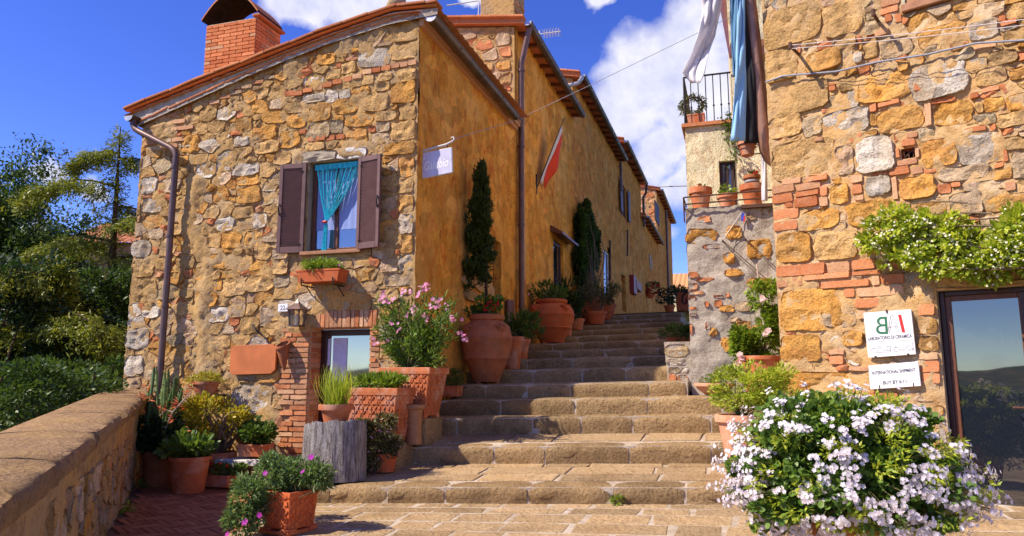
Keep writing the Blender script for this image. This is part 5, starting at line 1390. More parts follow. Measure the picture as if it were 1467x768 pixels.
shrub('laurel_shrub', 'dark shrub in shade under the low cedar boughs', atD(60, 500, 15), (1.5, 1.4, 1.3), 'leaf_dark', 11000, .13)
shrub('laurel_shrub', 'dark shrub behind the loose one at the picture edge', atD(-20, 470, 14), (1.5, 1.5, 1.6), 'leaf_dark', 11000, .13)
shrub('laurel_shrub', 'low shrub between parapet coping and gable corner', atD(110, 560, 12.5), (1.0, .9, .6), 'leaf_tree', 6000, .1)
# the house among the trees
ht = thing('distant_house', 'brown brick house half hidden behind the cedar', 'house', tuple(ground(atD(150, 380, 36))))
a, b = atD(95, 330, 36), atD(215, 330, 36); e = unit(b - a); e[2] = 0; fh = Fr((a[0], a[1], 0), e); W = float(np.linalg.norm((b - a)[:2])); zt = atD(150, 348, 36)[2]
w1 = fh.rect(188, 358, 197, 380); w2 = fh.rect(120, 372, 130, 398)
wall_grid('wall', fh, 0, -6, W, zt, .4, [w1, w2], lambda s, z: .03 * fbm(s, z, 3), M['brick_pale'], ht)
for w_ in (w1, w2): reveal('window_reveal', fh, w_, .2, M['lintel_stone'], ht, .4, M['dark']); framed(ht, 'window', fh, w_, -.05, .12, 'white_metal', .06, 'glass', 1)
mb = MB(); mb.add([fh.pt(W, -6, 0), fh.pt(W, -6, -8), fh.pt(W, zt, -8), fh.pt(W, zt, 0)], [(0, 1, 2, 3)]); mb.build('side_wall', M['mortar_grey'], ht)
mb = MB(); mb.grid([[fh.pt(s, zt - .1 + 1.9 * k + .06 * abs(math.sin(s * 9)), .4 - 4.4 * k) for s in np.linspace(-.4, W + .4, 120)] for k in (0, .5, 1)]); mb.build('roof', M['roof_tile'], ht, 40)
# ------------------------------------------------------------------ pots
def depth_of(p): return float((np.array(p) - CAM) @ _fw)
def pxm(p): return depth_of(p) / FPX             # metres per picture pixel at p
def pot_classic(t, r, h, mat='terracotta', rim=.16, taper=.68, n=30, wide=1.08):
    mb = MB(); rh = h * rim
    mb.lathe([(r * taper, 0), (r * (taper + (1 - taper) * .5), h * .5), (r * .97, h - rh), (r * wide, h - rh), (r * wide * 1.01, h - rh * .5), (r * wide, h), (r * .95, h), (r * .9, h - .05)], n, (0, 0, 0), .012)
    o = mb.local('pot', M[mat], t, 38)
    m2 = MB(); m2.lathe([(r * .93, h - .045), (r * .5, h - .03), (.001, h - .025)], 16, (0, 0, 0), .05, False); m2.local('soil', M['soil'], t, 180); return o
def pot_jar(t, r, h, mat='terracotta_old', n=40, neck=.62):
    mb = MB(); P = [(.48, 0), (.52, .03), (.62, .12), (.78, .26), (.86, .33), (.885, .335), (.885, .355), (.87, .365), (.95, .5), (1.0, .62), (1.015, .63), (1.015, .65), (.99, .66), (.95, .75), (.84, .84), (neck + .03, .895), (neck, .91), (neck + .05, .915), (neck + .085, .94), (neck + .08, .985), (neck + .02, 1.0), (neck - .07, .99), (neck - .1, .9)]
    mb.lathe([(a * r, b * h) for a, b in P], n, (0, 0, 0), .02); o = mb.local('jar', M[mat], t, 45)
    m2 = MB(); m2.lathe([(r * (neck - .08), h * .95), (.001, h * .97)], 16, (0, 0, 0), .03, False); m2.local('soil', M['soil'], t, 180)
    for k in range(4):                                # moulded lion masks
        w = k * math.pi / 2 - 2.2; c = np.array([math.cos(w), math.sin(w), 0]); s_ = np.array([-math.sin(w), math.cos(w), 0]); m3 = MB()
        b = c * r * .93 + UP * h * .78
        for (dx, dz, q) in ((0, 0, .07), (-.07, .035, .035), (.07, .035, .035), (0, -.06, .04), (-.045, -.03, .03), (.045, -.03, .03), (0, .06, .03)):
            m3.lathe([(q * r * 2.2 * math.cos(x), q * r * 1.6 * math.sin(x)) for x in np.linspace(-1.3, 1.3, 6)], 8, tuple(b + s_ * dx * r * 2.4 + UP * dz * r * 2.4))
        m3.local('mask', M[mat], o, 60)
    for k in range(3):
        w = k * 2.1; m4 = MB(); m4.lathe([(.09 * r, -.03), (.13 * r, .0), (.1 * r, .04)], 8, (math.cos(w) * r * .42, math.sin(w) * r * .42, -.02)); m4.local('foot', M[mat], o, 50)
    return o
def pot_box(t, w, d, h, mat='terracotta', flare=.16, rz=0.0, relief=True, feet=True):
    c, s = math.cos(rz), math.sin(rz); RT_ = lambda x, y, z: (x * c - y * s, x * s + y * c, z)
    def ring(f, z): return [RT_(sx * w / 2 * f, sy * d / 2 * f, z) for sx, sy in ((-1, -1), (1, -1), (1, 1), (-1, 1))]
    mb = MB(); lo = 1 - flare
    L = [ring(lo, .03), ring(1 - flare * .12, h * .86), ring(1.03, h * .865), ring(1.04, h * .93), ring(1.03, h), ring(.92, h), ring(.9, h - .06)]
    for r_ in L: mb.v.extend(r_)
    for i in range(len(L) - 1):
        for k in range(4): mb.f.append((i * 4 + k, i * 4 + (k + 1) % 4, (i + 1) * 4 + (k + 1) % 4, (i + 1) * 4 + k))
    mb.f.append((3, 2, 1, 0))
    o = bev(mb.local('planter_box', M[mat], t), .012, 2)
    m2 = MB(); m2.add(ring(.93, h - .05), [(0, 1, 2, 3)]); m2.local('soil', M['soil'], t)
    if feet:
        for sx, sy in ((-1, -1), (1, -1), (1, 1), (-1, 1)):
            m3 = MB(); q = RT_(sx * w / 2 * lo * .82, sy * d / 2 * lo * .82, .016); m3.box(q[0] - .05, q[1] - .05, -.002, q[0] + .05, q[1] + .05, .034); m3.local('foot', M[mat], o)
    if relief:                                         # raised lattice and rosettes on the two seen faces
        for face in (0, 1):
            nr = np.array(RT_(0, -1, 0) if face == 0 else RT_(1, 0, 0)); al = np.array(RT_(1, 0, 0) if face == 0 else RT_(0, 1, 0)); W = w if face == 0 else d; D = d if face == 0 else w
            def P(a, z):
                f = lo + (1 - flare * .12 - lo) * (z - .03) / (h * .83); return al * a * W / 2 * f + nr * (D / 2 * f + .003) + UP * z
            m4 = MB(); nx = max(2, int(round(W / .16))); nzz = max(2, int(round(h * .8 / .16)))
            for i in range(nx):
                for j in range(nzz):
                    a0, a1 = -.9 + 1.8 * i / nx, -.9 + 1.8 * (i + 1) / nx; z0, z1 = .05 + h * .78 * j / nzz, .05 + h * .78 * (j + 1) / nzz
                    m4.tube([P(a0, z0), P((a0 + a1) / 2, (z0 + z1) / 2), P(a1, z1)], .009, 5); m4.tube([P(a1, z0), P((a0 + a1) / 2, (z0 + z1) / 2), P(a0, z1)], .009, 5)
                    for q in ((.5, .15), (.5, .85), (.15, .5), (.85, .5)):
                        b = P(a0 + (a1 - a0) * q[0], z0 + (z1 - z0) * q[1]); m4.obox(b, al * .018, UP * .018, nr * .008)
            tag(m4.local('relief', M[mat], o, 60), kind='stuff')
    return o
def pot_bowl(t, r, h, mat='terracotta_pale'):
    mb = MB(); mb.lathe([(r * .45, 0), (r * .8, h * .4), (r * .97, h * .72), (r * 1.06, h * .74), (r * 1.07, h * .9), (r * 1.03, h), (r * .95, h), (r * .9, h * .7)], 30, (0, 0, 0), .01); o = mb.local('bowl', M[mat], t, 40)
    m2 = MB(); m2.lathe([(r * .94, h * .85), (.001, h * .95)], 16, (0, 0, 0), 0, False); m2.local('soil', M['soil'], t, 180); return o
GP = 'potted plants around the steps'
def potted(name, label, loc): return thing(name, label, 'potted plant', tuple(map(float, loc)), GP)
def bush(t, c, r, mat, n, leaf, lw=.45, tm='leaf', clumps=18, cl=.34, fl=None, stem='stem', upper=-.4, up=.35, lo=.5, base=None, ns=22, rs=(.006, .0025)):
    P, D = blob(n, c, r, clumps, cl, lo, None, upper)
    leaves('foliage', mat, t, P, D + (0, 0, up) + rng.normal(0, .35, P.shape), rng.uniform(.65, 1.2, n) * leaf, leaf * lw, tm)
    b = np.array(base if base is not None else (c[0], c[1], c[2] - (r[2] if hasattr(r, '__len__') else r)), float)
    stems('stems', stem, t, lambda q: b + rng.normal(0, .02, 3) * (1, 1, 0), P[:ns], rs[0], rs[1])
    if fl:
        mat2, m, sz = fl; u = P - np.array(c); k = np.argsort(-np.linalg.norm(u / (np.array(r) * np.ones(3)), axis=1) + rng.normal(0, .12, n))[:m]
        flowers('flowers', mat2, t, P[k] + D[k] * leaf * .8, D[k] + (0, -.3, .3), sz)
    return P, D
def on_tread(u, v, y, i):
    x = float(onY(u, v, y)[0]); return np.array([x, y, tread_z(i, x, y)])

# ---- terrace
rng = np.random.default_rng(21); random.seed(21)
p = np.array([-6.45, 7.55, TZ]); t = potted('potted_succulent', 'large plain terracotta pot with dark leafy succulent on brick terrace', p); k = pxm(p)
pot_classic(t, 27 * k, 50 * k, 'terracotta', .12, .78); bush(t, (0, 0, 62 * k), np.array([34, 30, 22]) * k, 'leaf_mid', 420, .1, .5, 'round')
p = np.array([-6.62, 8.25, TZ]); t = potted('jade_bush', 'big rounded yellow-green jade bush on a thick stem in ridged pot', p); k = pxm(p)
pot_classic(t, 24 * k, 44 * k, 'terracotta', .34, .8); c = onY(305, 600, 8.2) - p
bush(t, c, np.array([54, 44, 36]) * k, 'leaf_jade', 3400, .05, .55, 'round', 40, .27, None, 'stem_woody', -.55, .4, .62, (0, 0, 40 * k), 34, (.03, .006))
p = np.array([-7.2, 7.85, TZ]); t = potted('euphorbia', 'columnar green cactus-like euphorbia with coral tips beside parapet', p); k = pxm(p)
pot_classic(t, 22 * k, 50 * k, 'terracotta_old', .2, .8); mb = MB(); tips = []
for q in range(30):
    b = np.array([rng.normal(0, .1), rng.normal(0, .09), 48 * k]); tp = onY(random.uniform(212, 262), random.uniform(522, 610), 7.85 + rng.normal(0, .12)) - p
    m = b * .45 + tp * .55; m[2] = b[2] + (tp[2] - b[2]) * .35; mb.tube([b, m, tp * .9 + m * .1, tp], [.016, .02, .02, .008], 6); tips.append(tp)
mb.local('columns', M['leaf_grey'], t, 60)
tips = np.array(tips); L_ = np.repeat(tips, 26, 0); zz = rng.uniform(0, .42, len(L_)); L_ = L_ - np.stack([0 * zz, 0 * zz, zz], 1) + unit(rng.normal(0, 1, L_.shape)) * .022
leaves('spines', 'leaf_olive', t, L_, rng.normal(0, 1, L_.shape) + (0, 0, .6), .05, .02); flowers('flower_tips', 'petal_coral', t, tips[::3], np.tile((0, 0, 1.0), (len(tips[::3]), 1)), .05)
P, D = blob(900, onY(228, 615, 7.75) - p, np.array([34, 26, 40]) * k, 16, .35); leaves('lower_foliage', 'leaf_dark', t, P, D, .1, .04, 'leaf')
c = onY(248, 590, 7.6) - p; e_ = onY(275, 560, 7.6) - p; mb = MB(); mb.tube([c + (-.1, 0, -.2), c, (c + e_) / 2, e_], [.012, .01, .008, .005], 5); mb.tube([c, c + (-.12, 0, .02), c + (-.2, 0, -.05)], .006, 5); mb.local('bare_branch', M['cane'], t, 60)
Q = np.array([onY(u, v, 7.6) - p for u, v in ((276, 557), (270, 562), (255, 580), (240, 590), (212, 556), (205, 565), (218, 570), (208, 573), (232, 587), (256, 576), (275, 622), (248, 600))])
leaves('coral_bracts', 'petal_coral', t, np.repeat(Q, 7, 0) + rng.normal(0, .02, (len(Q) * 7, 3)), rng.normal(0, 1, (len(Q) * 7, 3)) + (-1, 0, .3), .09, .02)
p = onY(294, 566, 8.45); t = potted('sedum_pot', 'small terracotta pot of bright yellow sedum on the stone wall', p); k = pxm(p)
pot_classic(t, 18 * k, 19 * k, 'terracotta', .2, .75); bush(t, (0, 0, 22 * k), np.array([27, 20, 9]) * k, 'leaf_sedum', 900, .045, .4, 'leaf', 24, .35)
mb = MB(); mb.tube([(0, .3, -.01), (0, -.12, -.01)], .012, 6); mb.tube([(.1, .3, -.01), (.1, -.1, -.01)], .012, 6); mb.tube([(.05, .3, -.25), (.05, 0, -.02)], .012, 6); mb.local('wall_bracket', M['iron'], t)
p = onY(366, 656, 8.3); bz = float(p[2]) - TZ
b_ = thing('stone_bench', 'low pale stone slab on brick legs carrying a potted bush', 'bench', (p[0], 8.3, TZ)); mb = MB(); mb.obox((-.08, -.05, bz - .04), (.36, 0, 0), (0, .2, 0), (0, 0, .036)); bev(mb.local('slab', M['plaster_white'], b_), .01)
for sx in (-.3, .16): mb = MB(); mb.box(sx - .07, -.2, 0, sx + .07, .12, bz - .077); mb.local('leg', M['brick_pale'], b_)
t = potted('boxwood_pot', 'square terracotta planter with glossy green bush on stone slab', (p[0], 8.3, float(p[2]))); k = pxm(p)
pot_box(t, 40 * k, 32 * k, 20 * k, 'terracotta', .1, .1, False, False); bush(t, (0, 0, 36 * k), np.array([27, 24, 18]) * k, 'leaf_mid', 700, .075, .5, 'round', 16, .36)
p = np.array([float(onZ(316, 700, TZ)[0]), 7.9, TZ]); t = potted('flower_trough', 'low terracotta trough with small red flowers at jade pot', p); k = pxm(p)
pot_box(t, 42 * k, 30 * k, 20 * k, 'terracotta', .08, .0, False, False); bush(t, (.06, 0, 26 * k), np.array([30, 18, 9]) * k, 'leaf_mid', 500, .05, .5, 'leaf', 14, .36, ('petal_red', 14, .045))
p = np.array([-7.55, 7.55, TZ]); t = thing('black_bucket', 'black plastic bucket in the shade of the parapet', 'bucket', tuple(p)); mb = MB(); mb.lathe([(.13, 0), (.16, .28), (.17, .28), (.17, .3), (.15, .3), (.12, .02)], 20); mb.local('body', M['black_plastic'], t, 40)
mb = MB(); mb.tube([(.165 * math.cos(w), .165 * math.sin(w) * .3, .29 - .1 * math.sin(w)) for w in np.linspace(0, math.pi, 9)], .005, 5); mb.local('handle', M['zinc'], t)

# ---- landing: relief planter with trailing ice plant
x, y = -3.74, 5.62; p = np.array([x, y, lz(x, y) + .01]); t = potted('relief_planter', 'square relief-moulded terracotta planter with trailing grey-green plant by the landing edge', p); k = pxm(p)
pot_box(t, 56 * k, 56 * k, 56 * k, 'terracotta_red', .14, R(-12)); mb = MB(); mb.obox((0, -.02, .004), (27 * k, -5 * k, 0), (5 * k, 27 * k, 0), (0, 0, .014)); mb.local('base_tile', M['terracotta_red'], t)
P = []; D = []
for (u, v, yy, ru, rv, n) in ((418, 678, 5.62, 58, 20, 1900), (385, 690, 5.5, 34, 30, 1100), (360, 712, 5.4, 30, 34, 1300), (345, 745, 5.28, 24, 26, 900), (450, 682, 5.6, 26, 18, 700), (395, 668, 5.85, 36, 16, 700)):
    c = onY(u, v, yy) - p; a, b = blob(n, c, np.array([ru, 22, rv]) * k, 16, .36); P.append(a); D.append(b)
P, D = np.concatenate(P), np.concatenate(D); P[:, 2] = np.maximum(P[:, 2], -.1)
leaves('foliage', 'leaf_grey', t, P, D + rng.normal(0, .5, P.shape), rng.uniform(.032, .066, len(P)), .017, 'leaf'); stems('stems', 'stem', t, lambda q: np.array([rng.normal(0, .08), rng.normal(0, .08), 50 * k]), P[::90], .004, .002, .12)
Q = np.array([onY(u, v, 5.2) - p for u, v in ((326, 766), (351, 748), (434, 676), (446, 655), (380, 678), (372, 738))]); flowers('flowers', 'petal_magenta', t, Q, np.tile((.0, -1, .5), (len(Q), 1)), .055)

# ---- first tread: stump with a pot of grass, cascading bush
x, y = -4.17, 7.04; p = np.array([x, y, tread_z(0, x, y)]); k = pxm(p); t = thing('tree_stump', 'weathered grey tree stump on the first step', 'stump', tuple(p)); n = 64; mb = MB(); H_ = 78 * k
for i, f in enumerate((0, .12, .3, .5, .7, .88, .97, 1.0, 1.0, 1.0)):
    for q in range(n):
        w = 2 * math.pi * q / n; gr = .13 * abs(nz(math.cos(w) * 3, math.sin(w) * 3, f * .5)) + .03 * nz(q * 1.7, f * 1.2, 3)
        rr = 47 * k * (1.0 + .06 * (1 - f) - gr) * (1, .995, 1, 1, 1, 1, 1, .985, .6, .02)[i]; zz = H_ * f + (.02 * nz(math.cos(w) * 4, math.sin(w) * 4, 8) - (.03 if i == 8 else 0) + .035 * nz(q * .9, 5) * (i == 7) if i >= 7 else 0) + .05 * math.cos(w + .8) * (i >= 6)
        mb.v.append((rr * math.cos(w), rr * math.sin(w) * .8, zz))
for i in range(9):
    for q in range(n): mb.f.append((i * n + q, i * n + (q + 1) % n, (i + 1) * n + (q + 1) % n, (i + 1) * n + q))
mb.local('trunk', M['stump'], t, 70)
t = potted('grass_pot', 'terracotta pot of fine lime-green grass standing on stump', (p[0] + .02, p[1] - .02, p[2] + H_ + .012)); pot_classic(t, 23 * k, 26 * k, 'terracotta', .3, .72)
n = 260; w = rng.uniform(0, 2 * math.pi, n); a_ = rng.uniform(.05, .75, n); D = np.stack([np.cos(w) * a_, np.sin(w) * a_, np.ones(n)], 1); P = np.stack([rng.normal(0, 7 * k, n), rng.normal(0, 7 * k, n), np.full(n, 24 * k)], 1)
leaves('blades', 'leaf_lime', t, P, D, rng.uniform(.2, .48, n), .011, 'blade', face=D * -.2 + np.stack([np.cos(w), np.sin(w), 0 * w], 1))
x, y = -3.82, 7.55; p = np.array([x, y, tread_z(0, x, y)]); k = pxm(p); t = potted('cascading_bush', 'small pot overflowing with bronze-green cascading bush beside the stump', p)
pot_classic(t, 17 * k, 26 * k, 'terracotta_red', .2, .75); bush(t, onY(532, 628, 7.55) - p, np.array([40, 36, 40]) * k, 'leaf_bronze', 9000, .042, .5, 'leaf', 44, .28, ('petal_pink', 60, .022), 'stem', -.9, -.3, .7, (0, 0, 24 * k), 40)
# ---- planters in front of the gable corner, on a stone plinth
pl = thing('plinth', 'stone plinth under the two big planters by the door', 'plinth', (-4.2, 8.2, .5)); za = float(onY(560, 633, 7.95)[2]); zb_ = float(onY(610, 598, 8.4)[2])
mb = MB(); mb.box(-4.62, 7.72, .4, -3.78, 8.2, za - .004); bev(mb.build('lower_block', M['step'], pl), .02); mb = MB(); mb.box(-4.55, 8.21, .4, -3.62, 8.72, zb_ - .004); bev(mb.build('upper_block', M['step'], pl), .02)
p = np.array([float(onY(543, 610, 7.95)[0]), 7.95, za]); k = pxm(p); t = potted('relief_planter', 'wide relief-moulded terracotta planter of low succulents before the door', p)
pot_box(t, 88 * k, 50 * k, 76 * k, 'terracotta', .2, R(-6)); bush(t, (0, 0, 80 * k), np.array([46, 24, 12]) * k, 'leaf_bright', 900, .09, .3, 'leaf', 30, .3, None, 'stem', 0.0, .5)
p = np.array([float(onY(592, 580, 8.44)[0]), 8.44, zb_]); k = pxm(p); t = potted('oleander', 'pink-flowering oleander in big tapered terracotta planter at the house corner', p)
pot_box(t, 84 * k, 52 * k, 70 * k, 'terracotta', .26, R(-8)); c0 = np.array([0, 0, 68 * k]); tips = []
for q in range(74):
    u, v = random.uniform(540, 655), random.uniform(422, 520); u = 597 + (u - 597) * (1 - .25 * (v > 490)); tips.append(onY(u, v, 8.44 + rng.normal(0, .22)) - p)
tips = np.array(tips); stems('stems', 'stem', t, lambda q: c0 + rng.normal(0, .06, 3) * (1, 1, 0), tips, .009, .004, .06, 6); P = []; D = []
for q in tips:
    b = c0 + (0, 0, 0); f = rng.uniform(.42, 1.0, 44); a = b + (q - b) * f[:, None] + rng.normal(0, .025, (44, 3)); P.append(a); D.append(unit(q - b) * .9 + rng.normal(0, .62, (44, 3)))
P, D = np.concatenate(P), np.concatenate(D); leaves('foliage', 'leaf_oleander', t, P, D, rng.uniform(.08, .15, len(P)), .02, 'leaf')
fx = [(604, 414), (609, 418), (600, 420), (585, 418), (577, 420), (562, 428), (552, 430), (545, 425), (626, 430), (628, 434), (594, 444), (598, 447), (590, 448), (608, 449), (611, 454), (560, 465), (553, 489), (536, 490), (648, 457), (653, 458), (662, 482), (664, 486), (618, 438), (570, 470), (612, 410), (548, 424), (640, 440)]
Q = np.concatenate([np.array([onY(u, v, 8.3)] * 4) - p + rng.normal(0, .028, (4, 3)) for u, v in fx]); flowers('flowers', 'petal_pink', t, Q, np.tile((-.1, -1, .4), (len(Q), 1)), .055)
wb = thing('wooden_stool', 'short turned brown wooden stand beside the wide relief planter', 'stool', (float(onY(596, 600, 8.15)[0]), 8.1, .86)); mb = MB(); mb.lathe([(.1, 0), (.085, .2), (.1, .4), (.13, .42), (.13, .46), (.001, .47)], 14); mb.local('body', M['light_wood'], wb, 40)
# ---- along the ochre wall
p = on_tread(648, 569, 9.83, 3); k = pxm(p); t = potted('small_box_plant', 'little square pot with round green plant on the step below jar', p); pot_box(t, 24 * k, 22 * k, 18 * k, 'terracotta', .05, 0, False, False); bush(t, (0, 0, 27 * k), np.array([17, 15, 14]) * k, 'leaf_mid', 500, .05, .3, 'leaf', 16, .4)
p = np.array([-3.64, 10.46, tread_z(4, -3.64, 10.46) + .02]); k = pxm(p); t = potted('cypress_jar', 'huge weathered terracotta oil jar with slender cypress and red geranium', p)
HJ = 96 * k; pot_jar(t, 37 * k, HJ, 'terracotta_old'); mb = MB(); mb.tube([(-.03, .08, HJ * .9), (-.05, .1, HJ + .5), (-.03, .12, HJ + 1.1), (0, .14, HJ + 2.0)], [.028, .024, .02, .006], 7); mb.local('cypress_trunk', M['bark'], t, 60)
P = []; D = []
for (u, v, ru, rv, n) in ((689, 258, 8, 24, 1500), (689, 280, 11, 24, 1600), (689, 300, 13, 26, 2200), (688, 325, 17, 24, 2600), (686, 355, 17, 22, 2300), (682, 385, 17, 18, 1500), (672, 340, 8, 12, 500), (696, 372, 12, 14, 700), (670, 385, 10, 14, 300), (695, 400, 9, 12, 260), (668, 410, 9, 8, 120)):
    a, b = blob(int(n * 1.3), onY(u, v, 10.6) - p, np.array([ru, ru, rv]) * k * 1.05, 40, .36, .15); P.append(a); D.append(b)
P, D = np.concatenate(P), np.concatenate(D); P[:, 0] = np.maximum(P[:, 0], -.37); leaves('cypress_crown', 'leaf_cypress', t, P, D + (0, 0, .9), rng.uniform(.05, .1, len(P)), .022, 'dia')
bush(t, (0, -.03, HJ + .1), np.array([26, 20, 15]) * k, 'leaf_mid', 350, .07, .7, 'round', 14, .35); Q = np.array([onY(u, v, 10.3) - p for u, v in ((697, 437), (703, 434), (708, 440), (699, 443), (706, 444), (711, 436), (694, 441))]); Q = np.repeat(Q, 5, 0) + rng.normal(0, .025, (35, 3)); flowers('geranium_flowers', 'petal_red', t, Q, np.tile((0, -1, .5), (len(Q), 1)), .045)
p = on_tread(733, 528, 11.15, 5); p[0] = max(p[0], -3.82); k = pxm(p); t = potted('tall_pot', 'tall plain terracotta pot half hidden behind the cypress jar', p); pot_classic(t, 17 * k, 46 * k, 'terracotta', .14, .66); bush(t, (0, 0, 48 * k), np.array([14, 14, 8]) * k, 'leaf_dark', 200, .06)
p = on_tread(744, 513, 12.0, 6); p[0] = max(p[0], -3.8); k = pxm(p); t = potted('leafy_pot', 'terracotta pot with arching pointed green leaves between the two big jars', p); pot_classic(t, 15 * k, 28 * k, 'terracotta', .2, .75); bush(t, (-.02, 0, 42 * k), np.array([34, 26, 20]) * k, 'leaf_mid', 620, .16, .2, 'leaf', 20, .4, None, 'stem', -.2, .5)
p = on_tread(784, 488, 14.35, 8); p[0] = -3.6; k = pxm(p); t = potted('red_jar', 'big red-brown oil jar in shade with green plant and pink blooms', p); pot_jar(t, 33 * k, 62 * k, 'terracotta_red'); bush(t, (0, 0, 72 * k), np.array([27, 22, 13]) * k, 'leaf_mid', 420, .13, .3, 'leaf', 18, .36, ('petal_pink', 10, .07))
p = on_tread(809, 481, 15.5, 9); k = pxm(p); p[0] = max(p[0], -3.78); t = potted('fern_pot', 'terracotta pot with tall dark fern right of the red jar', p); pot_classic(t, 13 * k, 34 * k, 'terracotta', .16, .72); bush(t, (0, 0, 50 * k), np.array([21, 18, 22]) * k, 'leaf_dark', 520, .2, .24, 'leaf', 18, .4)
p = on_tread(827, 473, 16.9, 10); p[0] = max(p[0], -3.8); k = pxm(p); t = potted('low_pot', 'low terracotta pot two steps above the fern', p); pot_classic(t, 10 * k, 16 * k, 'terracotta', .22, .75); bush(t, (0, 0, 22 * k), np.array([12, 11, 8]) * k, 'leaf_dark', 200, .1, .3)
p = on_tread(846, 462, 18.9, 11); p[0] = -3.66; k = pxm(p); t = potted('climber_jar', 'dark jar at the foot of the climbing jasmine', p); pot_jar(t, 18 * k, 40 * k, 'terracotta_red', 24)
P = []; D = []
for (u, v, ru, rv, n) in ((838, 305, 14, 20, 1500), (842, 335, 18, 24, 2000), (842, 370, 19, 26, 2100), (840, 400, 17, 22, 1500), (832, 330, 11, 26, 1200), (830, 375, 10, 30, 1100), (852, 350, 11, 32, 1100), (848, 425, 14, 16, 600), (834, 428, 9, 16, 400)):
    c = onX(u, v, XF + .16); a, b = blob(n, c - p, np.array([6, ru * 1.9, rv]) * k * 1.05, 14, .36); P.append(a); D.append(b)
P, D = np.concatenate(P), np.concatenate(D); P[:, 0] = np.maximum(P[:, 0], XF + .03 - p[0]); leaves('climbing_foliage', 'leaf_tree', t, P, D + (.6, 0, -.2), rng.uniform(.09, .17, len(P)), .075, 'leaf', face=(1.0, -.3, .4)); stems('vine_stems', 'stem_woody', t, (0, 0, 36 * k), P[::420], .02, .006, .05, 5)
p = on_tread(853, 460, 18.25, 11); p[0] = max(p[0] + .02, -3.4); k = pxm(p); t = potted('olive_pot', 'wide terracotta pot with pale olive bush near the top of the steps', p); pot_classic(t, 14 * k, 18 * k, 'terracotta_red', .22, .72); bush(t, (.05, 0, 46 * k), np.array([30, 26, 24]) * k, 'leaf_olive', 1300, .1, .3, 'leaf', 26, .34, None, 'stem_woody', -.6, .3, .5, (0, 0, 16 * k))
p = on_tread(866, 456, 20.2, 12); p[0] = max(p[0], -3.55); k = pxm(p); t = potted('round_jar', 'round jar behind the olive bush at the stair top', p); pot_jar(t, 17 * k, 33 * k, 'terracotta_red', 24)
p = np.array([float(onY(978, 450, 22.2)[0]), 22.2, tread_z(13, -1.8, 22.2)]); k = pxm(p); t = potted('square_pot', 'tall square terracotta planter at the stair top on the right', p); pot_box(t, 18 * k, 18 * k, 28 * k, 'terracotta_red', .12, .1, False, False); bush(t, (-.05, 0, 32 * k), np.array([10, 10, 5]) * k, 'leaf_dark', 200, .1)
p = np.array([-1.86, 21.6, tread_z(13, -1.86, 21.6)]); t = potted('dark_shrub', 'dark shrub in small pot beside the tall square planter', p); pot_classic(t, .16, .2, 'terracotta_red'); bush(t, (0, 0, .45), (.3, .3, .28), 'leaf_dark', 500, .1)
p = on_tread(973, 489, 13.1, 7); p[0] = min(p[0], -.98); k = pxm(p); t = potted('trough_plant', 'red trough with leafy plant above the low rendered block', p); pot_box(t, 34 * k, 22 * k, 12 * k, 'terracotta_red', .1, 0, False, False); bush(t, (0, 0, 18 * k), np.array([22, 18, 12]) * k, 'leaf_mid', 420, .11, .3)
for (u, v, c_) in ((932, 420, 'petal_red'),):
    q = onX(u, v, XF + .2); t = thing('wall_basket', 'small red flower basket on the far ochre wall', 'flower basket', tuple(q)); mb = MB(); mb.lathe([(.1, -.25), (.25, 0), (.27, .0), (.24, -.02)], 12); mb.local('basket', M['terracotta_red'], t); P, D = blob(260, (0, 0, .2), .42, 10, .4); leaves('foliage', 'leaf_mid', t, P, D, .16, .08); flowers('flowers', c_, t, P[::4] + D[::4] * .08, D[::4], .16); mb = MB(); mb.tube([(-.25, 0, -.1), (0, 0, -.05)], .02, 5); mb.local('wall_hook', M['iron'], t)

# ---- right of the steps
p = np.array([float(onY(1061, 600, 7.95)[0]), 7.95, 0]); p[2] = tread_z(0, p[0], p[1]); k = pxm(p); hR = float(onY(1061, 594, 7.95)[2] - p[2]); t = potted('rimmed_pot', 'large pale terracotta pot with thick rim and light green bush at the house corner', p)
pot_classic(t, 33 * k, hR, 'terracotta_pale', .12, .6, 36, 1.1); bush(t, (onY(1078, 556, 7.95) - p), np.array([58, 40, 36]) * k, 'leaf_lime', 4600, .045, .5, 'leaf', 40, .3, None, 'stem', -.6, .3, .6, (0, 0, hR), 40)
p = on_tread(1024, 566, 9.86, 3); k = pxm(p); t = potted('shallow_bowl', 'shallow terracotta bowl with sparse green shoots by the grey wall', p); pot_bowl(t, 27 * k, 17 * k); bush(t, (0, 0, 20 * k), np.array([25, 22, 7]) * k, 'leaf_bright', 260, .05, .4, 'leaf', 16, .35)
p = on_tread(1092, 560, 9.75, 3); k = pxm(p); hR = float(onY(1092, 510, 9.75)[2] - p[2]); t = potted('climbing_rose', 'pale pink climbing rose in tall terracotta pot, tied to a cane', p); pot_classic(t, 27 * k, hR, 'terracotta', .1, .8, 30)
P = []; D = []
for (u, v, ru, rv, n) in ((1088, 500, 36, 32, 2000), (1068, 490, 26, 24, 1000), (1105, 470, 20, 26, 800), (1088, 532, 36, 28, 1700), (1095, 430, 16, 22, 260), (1080, 415, 12, 12, 130), (1108, 450, 10, 22, 220), (1104, 415, 12, 14, 140)):
    c = onY(u, v, 9.8) - p; a, b = blob(n, c, np.array([ru, 18, rv]) * k, 14, .36); P.append(a); D.append(b)
P, D = np.concatenate(P), np.concatenate(D); leaves('foliage', 'leaf_bright', t, P, D + (0, -.3, .1), rng.uniform(.045, .085, len(P)), .04, 'leaf'); stems('stems', 'stem', t, (0, 0, hR - .05), P[::80], .007, .003, .08)
